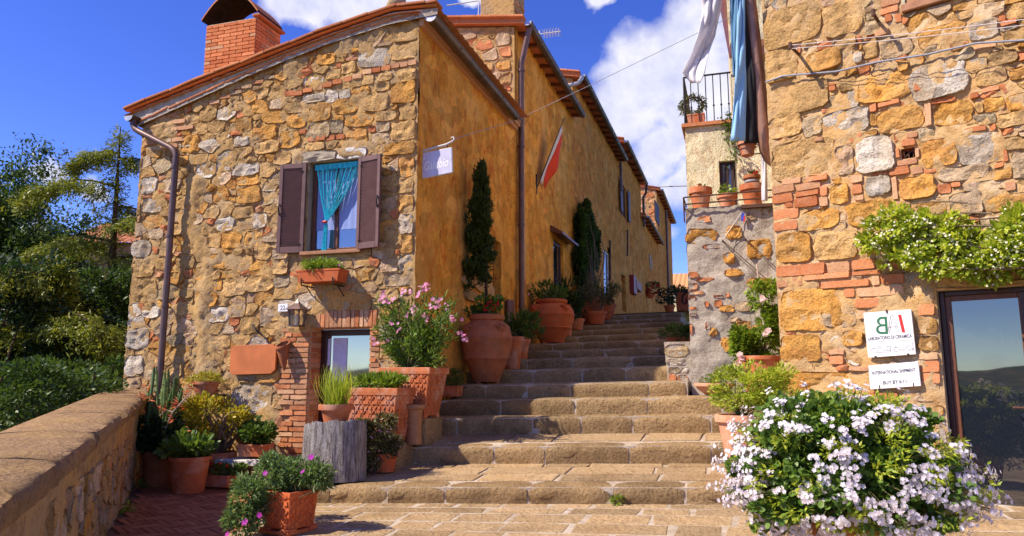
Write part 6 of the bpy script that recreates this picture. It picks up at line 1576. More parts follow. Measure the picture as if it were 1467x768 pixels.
mb = MB(); mb.tube([onY(1098, 500, 9.7) - p, onY(1084, 378, 9.95) - p], .011, 6); mb.local('cane', M['cane'], t)
Q = np.concatenate([np.tile(onY(u, v, 9.55) - p, (9, 1)) + unit(rng.normal(0, 1, (9, 3))) * .022 for u, v in ((1092, 428), (1097, 478), (1101, 474), (1060, 508), (1062, 514), (1058, 520))]); flowers('roses', 'petal_rose', t, Q, np.tile((0, -1, .3), (len(Q), 1)), .06)
rng = np.random.default_rng(5); random.seed(5)
# white pelargonium: the great mound in the foreground
yy = 5.35; c = onY(1212, 668, yy); p = np.array([c[0], yy, lz(c[0], yy) + .01]); k = pxm(p)
def uneven(P, C, a=.17, f=2.1):
    u = P - C; u = u * np.concatenate([np.repeat(1 + .42 * np.clip(-u[:, 2:3] / .5, 0, 1.1) ** 1.5, 2, 1), np.ones((len(u), 1))], 1); d = unit(u / np.array([1.7, 1.2, 1.0])); return C + u * np.array([1 + a * nz(q[0] * f + 5, q[1] * f, q[2] * f) + .07 * nz(q[0] * 6, q[1] * 6, q[2] * 6) for q in d])[:, None]
t = potted('pelargonium', 'huge mound of white pelargonium spilling over its pot before the shop door', p)
pot_classic(t, .27, .42, 'terracotta', .16, .7); C0 = c - p; P, D = blob(20000, C0, np.array([152, 112, 104]) * k, 150, .17, .55, None, -.85); P = uneven(P, C0)
leaves('foliage', 'leaf_pel', t, P, D + rng.normal(0, .45, P.shape), rng.uniform(.025, .05, len(P)), .036, 'round', face=(0, -.5, .8)); stems('stems', 'stem', t, lambda q: np.array([rng.normal(0, .08), rng.normal(0, .08), .48]), P[:120] * .98, .006, .003, .08)
P2, D2 = blob(5000, C0, np.array([163, 118, 104]) * k, 150, .1, .86, None, -.8); P2 = uneven(P2, C0); leaves('buds', 'leaf_lime', t, P2[:4500], D2[:4500] + rng.normal(0, .5, (4500, 3)), .045, .018, 'leaf')
nc = 540; cc = unit(rng.normal(0, 1, (nc * 5, 3))); cc = cc[(cc[:, 1] < .45) & (cc[:, 2] > -.97)]; gate = np.array([nz(a[0] * 2.6 + 3, a[2] * 2.6, a[1] * 2) for a in cc]); low = cc[:, 2] * -.35; cc = cc[gate + low + rng.normal(0, .14, len(cc)) > -.06][:nc]
ctr = C0 + cc * (np.array([166, 122, 112]) * k) * rng.uniform(.82, 1.08, (len(cc), 1)); ctr = uneven(ctr, C0); Q = []; Nn = []
for a, b in zip(ctr, cc):
    m = random.randint(5, 12); o = rng.normal(0, 1, (m, 3)); o = unit(o) * rng.uniform(.015, .055, (m, 1)); Q.append(a + o * (1, 1, .6)); Nn.append(np.tile(b, (m, 1)) + o * 9 + (0, -.4, .25))
Q, Nn = np.concatenate(Q), np.concatenate(Nn); flowers('flowers', 'petal_white', t, Q, Nn, .031); stems('flower_stalks', 'stem', t, lambda q: C0 + (q - C0) * .72, ctr, .003, .002, .03, 3, 4)
rng = np.random.default_rng(77)
# jasmine over the shop door
p = RW.pt(2.4, 2.6, .05); t = thing('jasmine_vine', 'white-flowering jasmine trained along the wall over the shop door', 'climbing plant', tuple(p)); P = []; D = []
for (u, v, ru, rv, n) in ((1256, 340, 24, 20, 420), (1280, 320, 28, 20, 600), (1300, 350, 32, 30, 900), (1330, 325, 34, 26, 900), (1345, 360, 36, 34, 1100), (1375, 345, 26, 26, 700), (1400, 365, 34, 30, 1000), (1430, 355, 34, 30, 1000), (1462, 345, 32, 40, 1000), (1500, 345, 36, 44, 1000), (1545, 345, 40, 40, 900), (1290, 375, 24, 16, 350), (1420, 385, 50, 18, 700), (1245, 348, 12, 12, 120), (1285, 302, 9, 8, 60), (1440, 325, 12, 12, 90)):
    s, z = RW.px(u, v, .2); c = RW.pt(s, z, .17) - p; k = pxm(RW.pt(s, z)); a, b = blob(int(n * .75), (0, 0, 0), 1.0, 12, .4); a = c + (a[:, 0:1] * ru * k) * RW.e + (a[:, 1:2] * .19) * RW.n + (a[:, 2:3] * rv * k) * UP; P.append(a); D.append((b[:, 0:1]) * RW.e + np.abs(b[:, 1:2] * .8) * RW.n + b[:, 2:3] * UP)
P, D = np.concatenate(P), np.concatenate(D); dd = (P + p - RW.O) @ RW.n; P += np.maximum(0, .03 - dd)[:, None] * RW.n
leaves('foliage', 'leaf_lime', t, P, D + RW.n * .4, rng.uniform(.05, .095, len(P)), .036, 'leaf', face=RW.n + UP * .8)
m = rng.choice(len(P), 750, False); Q = np.repeat(P[m], 2, 0) + rng.normal(0, .02, (1500, 3)) + RW.n * .05; Q[:, 2] -= .012; flowers('flowers', 'petal_cream', t, Q, np.tile(RW.n + UP * .2, (len(Q), 1)), .022); stems('vine_stems', 'stem_woody', t, lambda q: q + RW.e * .6 + np.array([0, 0, -.06]), P[::260], .009, .005, .05, 4)
mb = MB(); mb.tube([RW.pt(s, z, .04) - p for s, z in ((RD[2] + .9, .4), (RD[2] + .8, 1.4), (RD[2] + .5, 2.5), (RD[0] + .4, 2.75), (RD[0] - .3, 2.9))], [.03, .028, .022, .016, .008], 7); mb.local('vine_trunk', M['stem_woody'], t, 60)
# pots on the grey wall
def wall_pot(label, u, v, du, dv, plant, y=10.38, mat='terracotta'):
    x = float(onY(u, v, y)[0]); t = potted('wall_top_pot', label, (x, y, ZT + .002)); k = pxm((x, y, ZT)); pot_classic(t, du * k / 2 / 1.08, dv * k, mat, .26, .7); plant(t, k, dv * k); return x, k
wall_pot('tall terracotta pot with a single red bud on the grey wall, outermost', 1004, 296, 33, 32, lambda t, k, h: (bush(t, (0, 0, h), np.array([9, 9, 5]) * k, 'leaf_mid', 60, .05), flowers('bud', 'petal_red', t, np.array([[.0, -.02, h + 3 * k]] * 5) + rng.normal(0, .015, (5, 3)), np.tile((0, -.6, 1), (5, 1)), .05)))
wall_pot('middle pot on the grey wall with leafy sprouts', 1042, 294, 29, 20, lambda t, k, h: bush(t, (0, 0, h + 5 * k), np.array([12, 10, 8]) * k, 'leaf_bright', 170, .06, .5))
x3, k3 = wall_pot('large terracotta pot on the grey wall carrying a smaller pot', 1079, 292, 35, 32, lambda t, k, h: None)
t = potted('stacked_pot', 'small terracotta pot with grey band stacked in a bigger one', (x3, 10.38, ZT + .002 + 30 * k3)); pot_classic(t, 11 * k3, 16 * k3, 'terracotta_old', .3, .75); bush(t, (0, 0, 18 * k3), np.array([9, 9, 4]) * k3, 'leaf_olive', 80, .05, .4, 'leaf', 8, .4, ('petal_red', 5, .05))
mb = MB(); mb.lathe([(10.4 * k3, 5.5 * k3), (10.8 * k3, 8 * k3), (10.6 * k3, 8.2 * k3)], 20); mb.local('band', M['cable'], t, 60)
p = atD(1071, 223, 8.9); t = potted('hanging_pot', 'small terracotta pot on an iron arm below the towels', p); k = pxm(p); pot_classic(t, 12 * k, 20 * k, 'terracotta', .25, .7); mb = MB(); mb.tube([(-.1, 0, .02), (.1, .02, .02), (.55, .28, .06)], .008, 6); mb.tube([(.13 * math.cos(w), .13 * math.sin(w), 14 * k) for w in np.linspace(0, 2 * math.pi, 20)], .006, 5); mb.tube([(.13, 0, 14 * k), (.55, .28, .1)], .006, 5); mb.local('iron_arm', M['iron'], t)
# pot and wreath on the balcony
p = np.array([float(onY(997, 165, YB + .25)[0]), YB + .3, zb * 0 + CB.px(1000, 180)[1] + .06]); t = potted('balcony_pot', 'woven-pattern terracotta pot with ring-trained cactus on the balcony', p); k = pxm(p); pot_box(t, 24 * k, 22 * k, 18 * k, 'terracotta', .1, 0, False, False)
c = onY(992, 152, YB + .3) - p; w = np.linspace(0, 2 * math.pi, 900); a = rng.normal(0, .022, (900, 3)); P = c + np.stack([np.cos(w) * 15 * k, 0 * w, np.sin(w) * 13 * k], 1) + a; leaves('ring_foliage', 'leaf_olive', t, P, a, .05, .02); mb = MB(); mb.tube([c + np.array([math.cos(x) * 15 * k, 0, math.sin(x) * 13 * k]) for x in np.linspace(0, 2 * math.pi, 24)], .016, 6); mb.local('ring_stem', M['stem'], t)
s_ = onY(1044, 190, YB - .1); t = thing('trailing_vine', 'thin green vine trailing down the cream wall edge', 'climbing plant', tuple(s_)); P = np.concatenate([onY(u, v, YB - .07) - s_ + rng.normal(0, 1, (n, 3)) * (.07, .04, .07) for u, v, n in ((1042, 172, 60), (1045, 185, 60), (1046, 200, 40), (1048, 215, 25), (1050, 232, 16), (1046, 178, 40))]); leaves('foliage', 'leaf_mid', t, P, rng.normal(0, 1, P.shape) + (0, -1, -.3), .06, .035); stems('stem', 'stem', t, (0, .05, .2), [P[-1], P[-60], P[70]], .006, .003, .05)
# window box
p = onY(461, 408, 8.56); t = thing('window_box', 'terracotta trough of green succulents bracketed under the shuttered window', 'window box', tuple(p)); k = pxm(p); pot_box(t, 70 * k, 26 * k, 21 * k, 'terracotta_red', .1, 0, False, False); bush(t, (-.03, 0, 25 * k), np.array([36, 17, 11]) * k, 'leaf_bright', 1500, .05, .35, 'leaf', 36, .3, ('petal_magenta', 3, .035), 'stem', -.5, .2)
for sx in (-.24, .24): mb = MB(); mb.tube([(sx, .2, -.012), (sx, -.12, -.012), (sx, -.13, .08)], .01, 6); mb.tube([(sx, .2, -.16), (sx, 0, -.015)], .008, 6); mb.local('bracket', M['iron'], t)
# weeds in the joints
for (u, v, i, r, lab) in ((884, 716, -1, .05, 'small green weed sprouting at the foot of the first step'), (205, 700, None, .06, 'weed growing where the parapet meets the terrace'), (183, 735, None, .06, 'weed tuft at the parapet foot, nearer the viewer')):
    z0 = TZ if i is None else None; q = onZ(u, v, TZ) if i is None else np.array([float(onY(u, v, step_y(0, -1.2) - .02)[0]), step_y(0, -1.2) - .03, 0]); q[2] = TZ if i is None else lz(q[0], q[1])
    t = thing('weed', lab, 'weed', tuple(q), 'weeds in the joints'); P, D = blob(70, (0, 0, r * .6), (r, r, r), 8, .4); leaves('leaves', 'leaf_bright', t, P, D, .045, .025)
# ------------------------------------------------------------------ small things
def text(name, body, parent, fr, s, z, d, width, height, mat, shear=0.0, mirror=False, outline=0.0, rot=0.0):
    """flat lettering fitted to width x height, centred at (s, z) on the wall plane"""
    cu = bpy.data.curves.new(name, 'FONT'); cu.body = body; cu.align_x = 'CENTER'; cu.align_y = 'CENTER'; cu.size = 1.0; cu.shear = shear; cu.extrude = .0
    else_bold = len(body) > 2
    if else_bold: cu.offset = .018
    if outline: cu.fill_mode = 'NONE'; cu.bevel_depth = outline
    cu.materials.append(M[mat]); o = bpy.data.objects.new(name, cu); link(o)
    bpy.context.view_layer.update(); dm = o.dimensions; bb = [Vector(b) for b in o.bound_box]
    cx, cy = (bb[0][0] + bb[6][0]) / 2, (bb[0][1] + bb[6][1]) / 2
    kx, ky = width / max(dm[0], 1e-4) * (-1 if mirror else 1), height / max(dm[1], 1e-4)
    e, n_ = Vector(fr.e), Vector(fr.n); u_ = Vector(UP)
    if rot: q = Matrix.Rotation(rot, 3, n_); e, u_ = q @ e, q @ u_
    m = Matrix((e * kx, u_ * ky, n_)).transposed(); loc = Vector(fr.pt(s, z, d) - org(parent)) - m @ Vector((cx, cy, 0))
    me = bpy.data.meshes.new_from_object(o); bpy.data.objects.remove(o); me.transform(m.to_4x4())
    if not me.materials: me.materials.append(M[mat])
    if mirror: me.flip_normals()
    o = bpy.data.objects.new(name, me); link(o); o.parent = parent; o.location = loc; ORG[o.as_pointer()] = org(parent)
    return o
def board(parent, name, fr, corners, d0, d1, mat):
    mb = MB(); mb.prism([fr.pt(*c, d0) for c in corners], fr.n * (d1 - d0)); return bev(mb.build(name, M[mat], parent), .003, 1)
# shop signs
sg = [RW.px(*q) for q in ((1240, 449), (1247, 513), (1315, 508), (1308, 444))]
t = thing('shop_sign', 'white square ceramic sign with green, white and red letters by the shop door', 'sign', tuple(RW.pt(*sg[1], 0)))
board(t, 'panel', RW, [sg[1], sg[2], sg[3], sg[0]], .06, .082, 'white_paint')
def sp(a, b):   # bilinear point on the sign, a from the left, b from the top
    q = np.array(sg); return (q[0] * (1 - a) + q[3] * a) * (1 - b) + (q[1] * (1 - a) + q[2] * a) * b
w = float(sg[2][0] - sg[1][0]); h = float(sg[0][1] - sg[1][1]); rt_ = math.atan2(sg[3][1] - sg[0][1], sg[3][0] - sg[0][0]) * 1.0; tilt = -rt_ * 0
q = sp(.36, .31); text('letter', 'B', t, RW, q[0], q[1], .0835, w * .25, h * .38, 'ink_green', 0, True)
ma = MB()
for pts in (((.47, .48), (.575, .1), (.615, .1), (.715, .48)), ((.51, .36), (.68, .36)), ((.505, .48), (.595, .17), (.68, .48))): ma.tube([RW.pt(*sp(a_, b_), .0838) for a_, b_ in pts], .0021, 4)
ma.build('letter', M['ink_grey'], t)
q0, q1 = sp(.755, .10), sp(.80, .5); mb = MB(); mb.prism([RW.pt(q0[0] - .014, q0[1], .083), RW.pt(q1[0] - .014, q1[1], .083), RW.pt(q1[0] + .014, q1[1], .083), RW.pt(q0[0] + .014, q0[1], .083)], RW.n * .001); mb.build('letter', M['ink_red'], t)
q = sp(.5, .585); text('lettering', 'LABORATORIO DI CERAMICA', t, RW, q[0], q[1], .0835, w * .92, h * .075, 'ink_blue', 0, False, 0, math.atan2(sp(.9, .585)[1] - sp(.1, .585)[1], w * .8))
q = sp(.5, .67); mb = MB(); P = [RW.pt(*sp(a, .66 - .0 * a), .084) for a in (.08, .38)]; mb.tube(P, .0012, 4); mb.tube([RW.pt(*sp(a, .67), .084) for a in (.72, .95)], .0012, 4)
def outline(pts, closed=True):
    P = [RW.pt(*sp(a, b), .084) for a, b in pts]; P = P + ([P[0]] if closed else []); mb.tube(P, .0015, 4)
outline([(.1, .8), (.09, .84), (.11, .9), (.17, .9), (.19, .84), (.18, .8)]); outline([(.23, .8), (.3, .8), (.32, .9), (.21, .9)]); outline([(.24, .77), (.29, .77), (.3, .8), (.23, .8)])
outline([(.35, .9), (.47, .9), (.5, .86), (.33, .87)]); outline([(.42, .78), (.5, .78), (.48, .86), (.44, .86)]); outline([(.58, .82), (.64, .82), (.65, .9), (.57, .9)]); outline([(.59, .82), (.61, .78), (.63, .82)])
outline([(.67, .86), (.78, .86), (.76, .9), (.69, .9)]); outline([(.84, .8), (.9, .8), (.92, .85), (.89, .9), (.84, .9), (.82, .85)]); outline([(.95, .72), (.955, .9)], False); outline([(.93, .9), (.98, .9), (.96, .83)])
mb.build('drawings', M['ink_grey'], t)
for a, b in ((.5, .0), (.16, 1.0), (.84, 1.0)):
    q = sp(a, b); mb = MB(); mb.tube([RW.pt(q[0], q[1] - .015, .088), RW.pt(q[0], q[1] + .015, .088)], .009, 6); mb.tube([RW.pt(q[0], q[1], .01), RW.pt(q[0], q[1], .09)], .007, 6); mb.build('clip', M['rust'], t)
sg = [RW.px(*q) for q in ((1247, 524), (1250, 558), (1322, 553), (1318, 518))]
t = thing('notice_board', 'white rectangular shipment notice below the square shop sign', 'sign', tuple(RW.pt(*sg[1], 0)))
board(t, 'panel', RW, [sg[1], sg[2], sg[3], sg[0]], .06, .08, 'white_paint'); w = float(sg[2][0] - sg[1][0]); h = float(sg[0][1] - sg[1][1]); ro = math.atan2(sg[2][1] - sg[1][1], w)
q = sp(.5, .33); text('lettering', 'INTERNATIONAL SHIPMENT', t, RW, q[0], q[1], .0815, w * .86, h * .14, 'ink_blue', 0, False, 0, ro); q = sp(.5, .76); text('lettering', 'BUY BY 6:11', t, RW, q[0], q[1], .0815, w * .46, h * .15, 'ink_blue', 0, False, 0, ro)
mb = MB(); mb.tube([RW.pt(*sp(a, .78), .0815) for a in (.06, .26)], .001, 4); mb.tube([RW.pt(*sp(a, .78), .0815) for a in (.74, .95)], .001, 4); mb.build('ruled_line', M['ink_grey'], t)
for a in (.19, .86): q = sp(a, .97); mb = MB(); mb.tube([RW.pt(q[0], q[1] - .006, .084), RW.pt(q[0], q[1] + .03, .084)], .004, 5); mb.build('clip', M['rust'], t)
# house number
r = G.rect(402, 436, 416, 447); t = thing('house_number', 'small white house number tile reading 22 beside the wall lantern', 'sign', tuple(G.pt(r[0], r[1], 0)))
board(t, 'tile', G, [(r[0], r[1]), (r[2], r[1]), (r[2], r[3]), (r[0], r[3])], .05, .064, 'white_paint'); text('lettering', '22', t, G, (r[0] + r[2]) / 2, (r[1] + r[3]) / 2, .0655, .078, .062, 'ink_blue')
# blank orange enamel plate with cut corners
r = G.rect(335, 495, 400, 537); cx = .05; t = thing('wall_plaque', 'blank orange metal plaque with clipped corners on the gable', 'plaque', tuple(G.pt(r[0], r[1], 0)))
board(t, 'plate', G, [(r[0] + cx, r[1] - .0), (r[2] - cx * 1.4, r[1] + .015), (r[2], r[1] + cx * 1.4), (r[2], r[3] - cx), (r[2] - cx, r[3] + .012), (r[0] + cx, r[3] - .0), (r[0], r[3] - cx), (r[0], r[1] + cx)], .05, .085, 'enamel_orange')
# wall lantern
r = G.rect(426, 431, 446, 468); sc, z0, z1 = (r[0] + r[2]) / 2, r[1], r[3]; t = thing('wall_lantern', 'dark metal carriage lantern on the gable beside the door', 'lantern', tuple(G.pt(sc, z0, 0))); D0 = .17; hw_ = .085
mb = MB()
for a, b in ((-1, -1), (1, -1), (1, 1), (-1, 1)): mb.tube([G.pt(sc + a * hw_ * .82, z0, D0 + b * hw_ * .82), G.pt(sc + a * hw_, z1 - .14, D0 + b * hw_)], .009, 6)
mb.obox(G.pt(sc, z0, D0), G.e * hw_ * .9, G.n * hw_ * .9, UP * .01); mb.tube([G.pt(sc, z1 - .16, 0), G.pt(sc, z1 - .16, D0 - hw_)], .014, 6); mb.obox(G.pt(sc, z1 - .2, .015), G.e * .05, UP * .09, G.n * .015); mb.build('frame', M['pipe'], t)
mb = MB(); b = [G.pt(sc + a * (hw_ + .035), z1 - .14, D0 + c * (hw_ + .035)) for a, c in ((-1, -1), (1, -1), (1, 1), (-1, 1))]; a = [G.pt(sc + x * .03, z1 - .05, D0 + c * .03) for x, c in ((-1, -1), (1, -1), (1, 1), (-1, 1))]; mb.add(b + a + [G.pt(sc, z1 + .01, D0)], [(0, 1, 5, 4), (1, 2, 6, 5), (2, 3, 7, 6), (3, 0, 4, 7), (4, 5, 8), (5, 6, 8), (6, 7, 8), (7, 4, 8), (3, 2, 1, 0)]); mb.build('roof', M['pipe'], t)
mb = MB()
for (x0, c0, x1_, c1) in ((-1, 1, 1, 1), (1, 1, 1, -1), (-1, -1, -1, 1)): mb.add([G.pt(sc + x0 * hw_ * .8, z0 + .01, D0 + c0 * hw_ * .8), G.pt(sc + x1_ * hw_ * .8, z0 + .01, D0 + c1 * hw_ * .8), G.pt(sc + x1_ * hw_ * .96, z1 - .145, D0 + c1 * hw_ * .96), G.pt(sc + x0 * hw_ * .96, z1 - .145, D0 + c0 * hw_ * .96)], [(0, 1, 2, 3)])
mb.build('glass', M['lantern_glass'], t); mb = MB(); mb.lathe([(.02, 0), (.022, .06), (.03, .09), (.02, .13), (.001, .14)], 10, tuple(G.pt(sc, z0 + .01, D0))); mb.build('bulb', M['white_paint'], t, 60)
# terracotta horn hanging on the pier
p = G.pt(G.px(413, 500)[0], G.px(413, 500)[1], .13); t = thing('wall_horn', 'cone-shaped terracotta wall vase hanging from a wire on the brick pier', 'wall vase', tuple(p)); ax = np.array([.12, .02, -1.0]); ax = ax / np.linalg.norm(ax); sd = np.cross(ax, (0, 1, 0)); sd /= np.linalg.norm(sd); s2 = np.cross(ax, sd); mb = MB(); L_ = .36
for i, (f, rr) in enumerate(((0, .085), (0, .105), (.06, .105), (.09, .095), (.5, .06), (.85, .032), (1, .012))):
    for q in range(16): w = 2 * math.pi * q / 16; mb.v.append(tuple(ax * (f * L_ - .06 + .05 * math.sin(w) * (i < 3)) + (sd * math.cos(w) + s2 * math.sin(w)) * rr))
for i in range(6):
    for q in range(16): mb.f.append((i * 16 + q, i * 16 + (q + 1) % 16, (i + 1) * 16 + (q + 1) % 16, (i + 1) * 16 + q))
mb.local('cone', M['terracotta_old'], t, 40); mb = MB(); mb.tube([(0, 0, .02), (.02, .1, .2), (.02, .13, .24)], .004, 5); mb.local('wire', M['rust'], t)
# iron hook above the plaque
a = [G.pt(*G.px(u, v), d) for u, v, d in ((364, 468, .03), (370, 466, .12), (377, 474, .16), (382, 482, .1))]; t = thing('iron_hook', 'bent rusty iron hook on the gable above the orange plaque', 'hook', tuple(a[0])); mb = MB(); mb.tube(a, [.012, .014, .012, .006], 7); mb.build('hook', M['iron'], t, 60)
# turquoise bead curtain tied in the window
zt_, zk, zb2 = WIN[3] - .03, G.px(464, 318)[1], WIN[1] + .005; sk = G.px(466, 318, .0)[0]; t = thing('bead_curtain', 'turquoise bead curtain gathered with a red tie in the open window', 'curtain', tuple(G.pt((WIN[0] + WIN[2]) / 2, WIN[1], -.04)))
for k in range(34):
    s0 = WIN[0] + .1 + (WIN[2] - WIN[0] - .1) * k / 33; pts = []
    for f in np.linspace(0, 1, 9):
        z = zt_ + (zk - zt_) * f; s = s0 + (sk + .012 * math.sin(k * 2.3) - s0) * (f ** 1.35) ; pts.append(G.pt(s, z, -.045 + .02 * math.sin(k * 1.7) * (1 - f) + .02 * f))
    for f in np.linspace(.1, 1, 6):
        pts.append(G.pt(sk + .018 * math.sin(k * 2.3) - .02 * f + .02 * math.sin(k * 5.1) * f, zk + (zb2 - zk) * f, -.025 + .012 * math.cos(k * 3)))
    mb = MB(); mb.tube(pts, .0052, 4, False); mb.build('strand', M['turquoise'], t)
mb = MB(); fbox(mb, G, WIN[0] + .07, zt_ - .07, -.052, WIN[2], zt_ + .01, -.035); mb.build('heading', M['turquoise'], t); mb = MB(); mb.obox(G.pt(sk - .005, zk, -.0), G.e * .03, UP * .014 + G.e * .012, G.n * .03); bev(mb.build('tie', M['bead_red'], t), .01)
# hanging shop sign on its scrolled arm
HS = Fr((0, 8.92, 0), (1, 0, 0)); cs = [HS.px(*q) for q in ((602, 221), (602, 256), (648, 247), (647, 212))]; t = thing('hanging_sign', 'lilac hanging board with white script on a scrolled white arm at the house corner', 'sign', tuple(HS.pt(*cs[0], 0)))
board(t, 'board', HS, [cs[1], cs[2], cs[3], cs[0]], -.012, .012, 'lilac_paint'); mb = MB()
for a, b in zip(cs, cs[1:] + cs[:1]): mb.tube([HS.pt(*a, .0), HS.pt(*b, .0)], .012, 6)
mb.build('border', M['white_metal'], t); ce = np.mean(cs, 0); ro = math.atan2(cs[2][1] - cs[1][1], cs[2][0] - cs[1][0])
text('lettering', 'Galalbio', t, HS, ce[0] + .01, ce[1] - .015, .0135, .36, .13, 'cream_letter', .35, False, 0, ro); text('lettering', "L'", t, HS, ce[0] - .15, ce[1] + .11, .0135, .07, .08, 'cream_letter', .35, False, 0, ro)
A = [HS.px(*q) for q in ((597, 219), (640, 207), (649, 202), (651, 199), (649, 196), (646, 198))]; mb = MB(); mb.tube([HS.pt(*a, 0) for a in A], [.02, .018, .014, .012, .01, .008], 8); mb.build('arm', M['white_metal'], t, 60); mb = MB()
for u, v in ((606, 217), (641, 208)): a = HS.px(u, v); mb.tube([HS.pt(a[0], a[1], 0), HS.pt(a[0], a[1] - .06, 0)], .007, 6)
mb.build('hanger', M['iron'], t)
# flag on the ochre wall
b0 = onX(768, 272, XF); b1 = onX(808, 170, -3.55); t = thing('wall_flag', 'faded red and white flag hanging from a slanted pole on the ochre house', 'flag', tuple(b0)); mb = MB(); mb.tube([b0, b1], [.014, .01], 8); mb.build('pole', M['iron'], t); d = b1 - b0
mb = MB(); mb.tube([b0 + (.0, 0, -.1), b0 + (0.01, 0, .35)], .02, 6); mb.build('socket', M['iron'], t)
def strip(f0, f1, w0, w1, mat, name):
    P = []
    for f in np.linspace(f0, f1, 14):
        row = []
        for g in np.linspace(w0, w1, 6):
            row.append(b0 + d * f + np.array([.05 * math.sin(f * 9 + g * 3) * g, .30 * g, -.30 * g - .05 * g * math.sin(f * 14)]))
        P.append(row)
    mb = MB(); mb.grid(P); o = mb.build(name, M[mat], t, 180); m = o.modifiers.new('cloth', 'SOLIDIFY'); m.thickness = .006
strip(.14, .9, .0, .32, 'flag_white', 'white_band'); strip(.24, .86, .32, 1.05, 'flag_red', 'red_band')
# red letter box and iron bits far up the wall
a = FA.rect(902, 403, 913, 424); t = thing('letter_box', 'dark red letter box far up the ochre wall', 'letter box', tuple(FA.pt(a[0], a[1], 0))); mb = MB(); fbox(mb, FA, a[0], a[1], .0, a[0] + (a[2] - a[0]) * .4, a[1] + .75, .18); fbox(mb, FA, a[0] + (a[2] - a[0]) * .3, a[3] - .35, .0, a[2], a[3], .2); bev(mb.build('body', M['mailbox_red'], t), .02)
for (u0, v0, u1, v1, lab) in ((874, 345, 874, 400, 'thin iron bar on the ochre wall beside the white door'), (899, 330, 899, 366, 'short iron bar high on the far ochre wall')):
    a, b = onX(u0, v0, XF + .06), onX(u1, v1, XF + .06); t = thing('iron_bar', lab, 'iron bar', tuple(b)); mb = MB(); mb.tube([a, b], .03, 6); mb.tube([a, a + (-.08, 0, 0)], .02, 5); mb.tube([b, b + (-.08, 0, 0)], .02, 5); mb.build('bar', M['iron'], t)
a = FA.rect(723, 430, 731, 458); t = thing('wooden_board', 'small dark wooden board against the wall behind the leafy pot', 'board', tuple(FA.pt(a[0], a[1], 0))); mb = MB(); fbox(mb, FA, a[0], a[1] - .4, .03, a[2], a[3], .07); bev(mb.build('board', M['frame_wood'], t), .01)
# television aerial
b = onY(774, 100, 18.0); tp = onY(773, 44, 18.0); t = thing('television_aerial', 'grey television aerial on the roof against the sky', 'aerial', (b[0], b[1], E2 + .2)); mb = MB(); mb.tube([(b[0], 18.0, E2 + .2), tp], .02, 6); mb.build('mast', M['white_metal'], t)
l, r_ = onY(757, 51, 18.0), onY(803, 45, 17.7); mb = MB(); mb.tube([l, r_], .014, 5); mb.build('boom', M['white_metal'], t)
for f in np.linspace(.5, .95, 6): c = l + (r_ - l) * f; mb = MB(); mb.tube([c + (0, -.25, 0), c + (0, .25, 0)], .007, 4); mb.tube([c + (0, 0, -.13), c + (0, 0, .1)], .007, 4); mb.build('element', M['white_metal'], t)
c = onY(664, 5, 15); l, r_ = onY(640, 8, 15), onY(686, 1, 15); t = thing('television_aerial', 'aerial rod just above the first roof ridge', 'aerial', (c[0], 15, E2 + .2)); mb = MB(); mb.tube([l, r_], .014, 5); mb.build('boom', M['white_metal'], t); mb = MB(); mb.tube([(c[0] + .35, 15, E2 + .3), r_], .016, 5); mb.build('mast', M['white_metal'], t)
# cables
def cable(name, label, pts, r, mat, sag=0.0, n=24):
    P = []
    for a, b in zip(pts, pts[1:]):
        a, b = np.array(a, float), np.array(b, float)
        for k in range(n): f = k / n; P.append(a + (b - a) * f - UP * sag * 4 * f * (1 - f))
    P.append(np.array(pts[-1], float)); t = thing(name, label, 'cable', tuple(P[0])); mb = MB(); mb.tube(P, r, 5); mb.build('line', M[mat], t, 180); return t
cable('overhead_wire', 'thin wire crossing from the hanging sign arm to the cream house', [HS.pt(*A[3], 0), onX(740, 172, -3.9), atD(850, 120, 12.2), atD(1045, 25, 12.3)], .0045, 'cable')
cable('overhead_wire', 'thin wire from the far gutter to the grey wall pots', [onX(916, 269, -3.8), atD(988, 266, 12.5)], .012, 'cable')
cable('wall_cable', 'grey cable sagging along the pottery house front', [RW.pt(*RW.px(u, v), .075) for u, v in ((1100, 121), (1125, 112), (1200, 106), (1262, 92), (1330, 82), (1400, 66), (1467, 62), (1540, 58))], .011, 'cable', 0, 6)
def pin(u, v, L, lab):
    s, z = RW.px(u, v, L); t = thing('wall_pin', lab, 'hook', tuple(RW.pt(s, z, 0))); mb = MB(); mb.tube([RW.pt(s - .02, z + .03, 0), RW.pt(s, z, L)], .017, 7); mb.tube([RW.pt(s, z - .03, L), RW.pt(s, z + .04, L)], .02, 7); mb.build('pin', M['rust'], t); return RW.pt(s, z, L)
p1 = pin(1132, 66, .34, 'rusty iron pin holding the two clothes lines'); pin(1251, 19, .28, 'rusty iron pin under the corner of the upper window')
for dz, lab, uv in ((.01, 'upper pale clothes line stretched along the pottery house', (1540, 18)), (-.03, 'lower pale clothes line stretched along the pottery house', (1540, 27))):
    s, z = RW.px(*uv, .3); cable('clothes_line', lab, [p1 + UP * dz, RW.pt(s, z, .3)], .004, 'cord_white', .02)
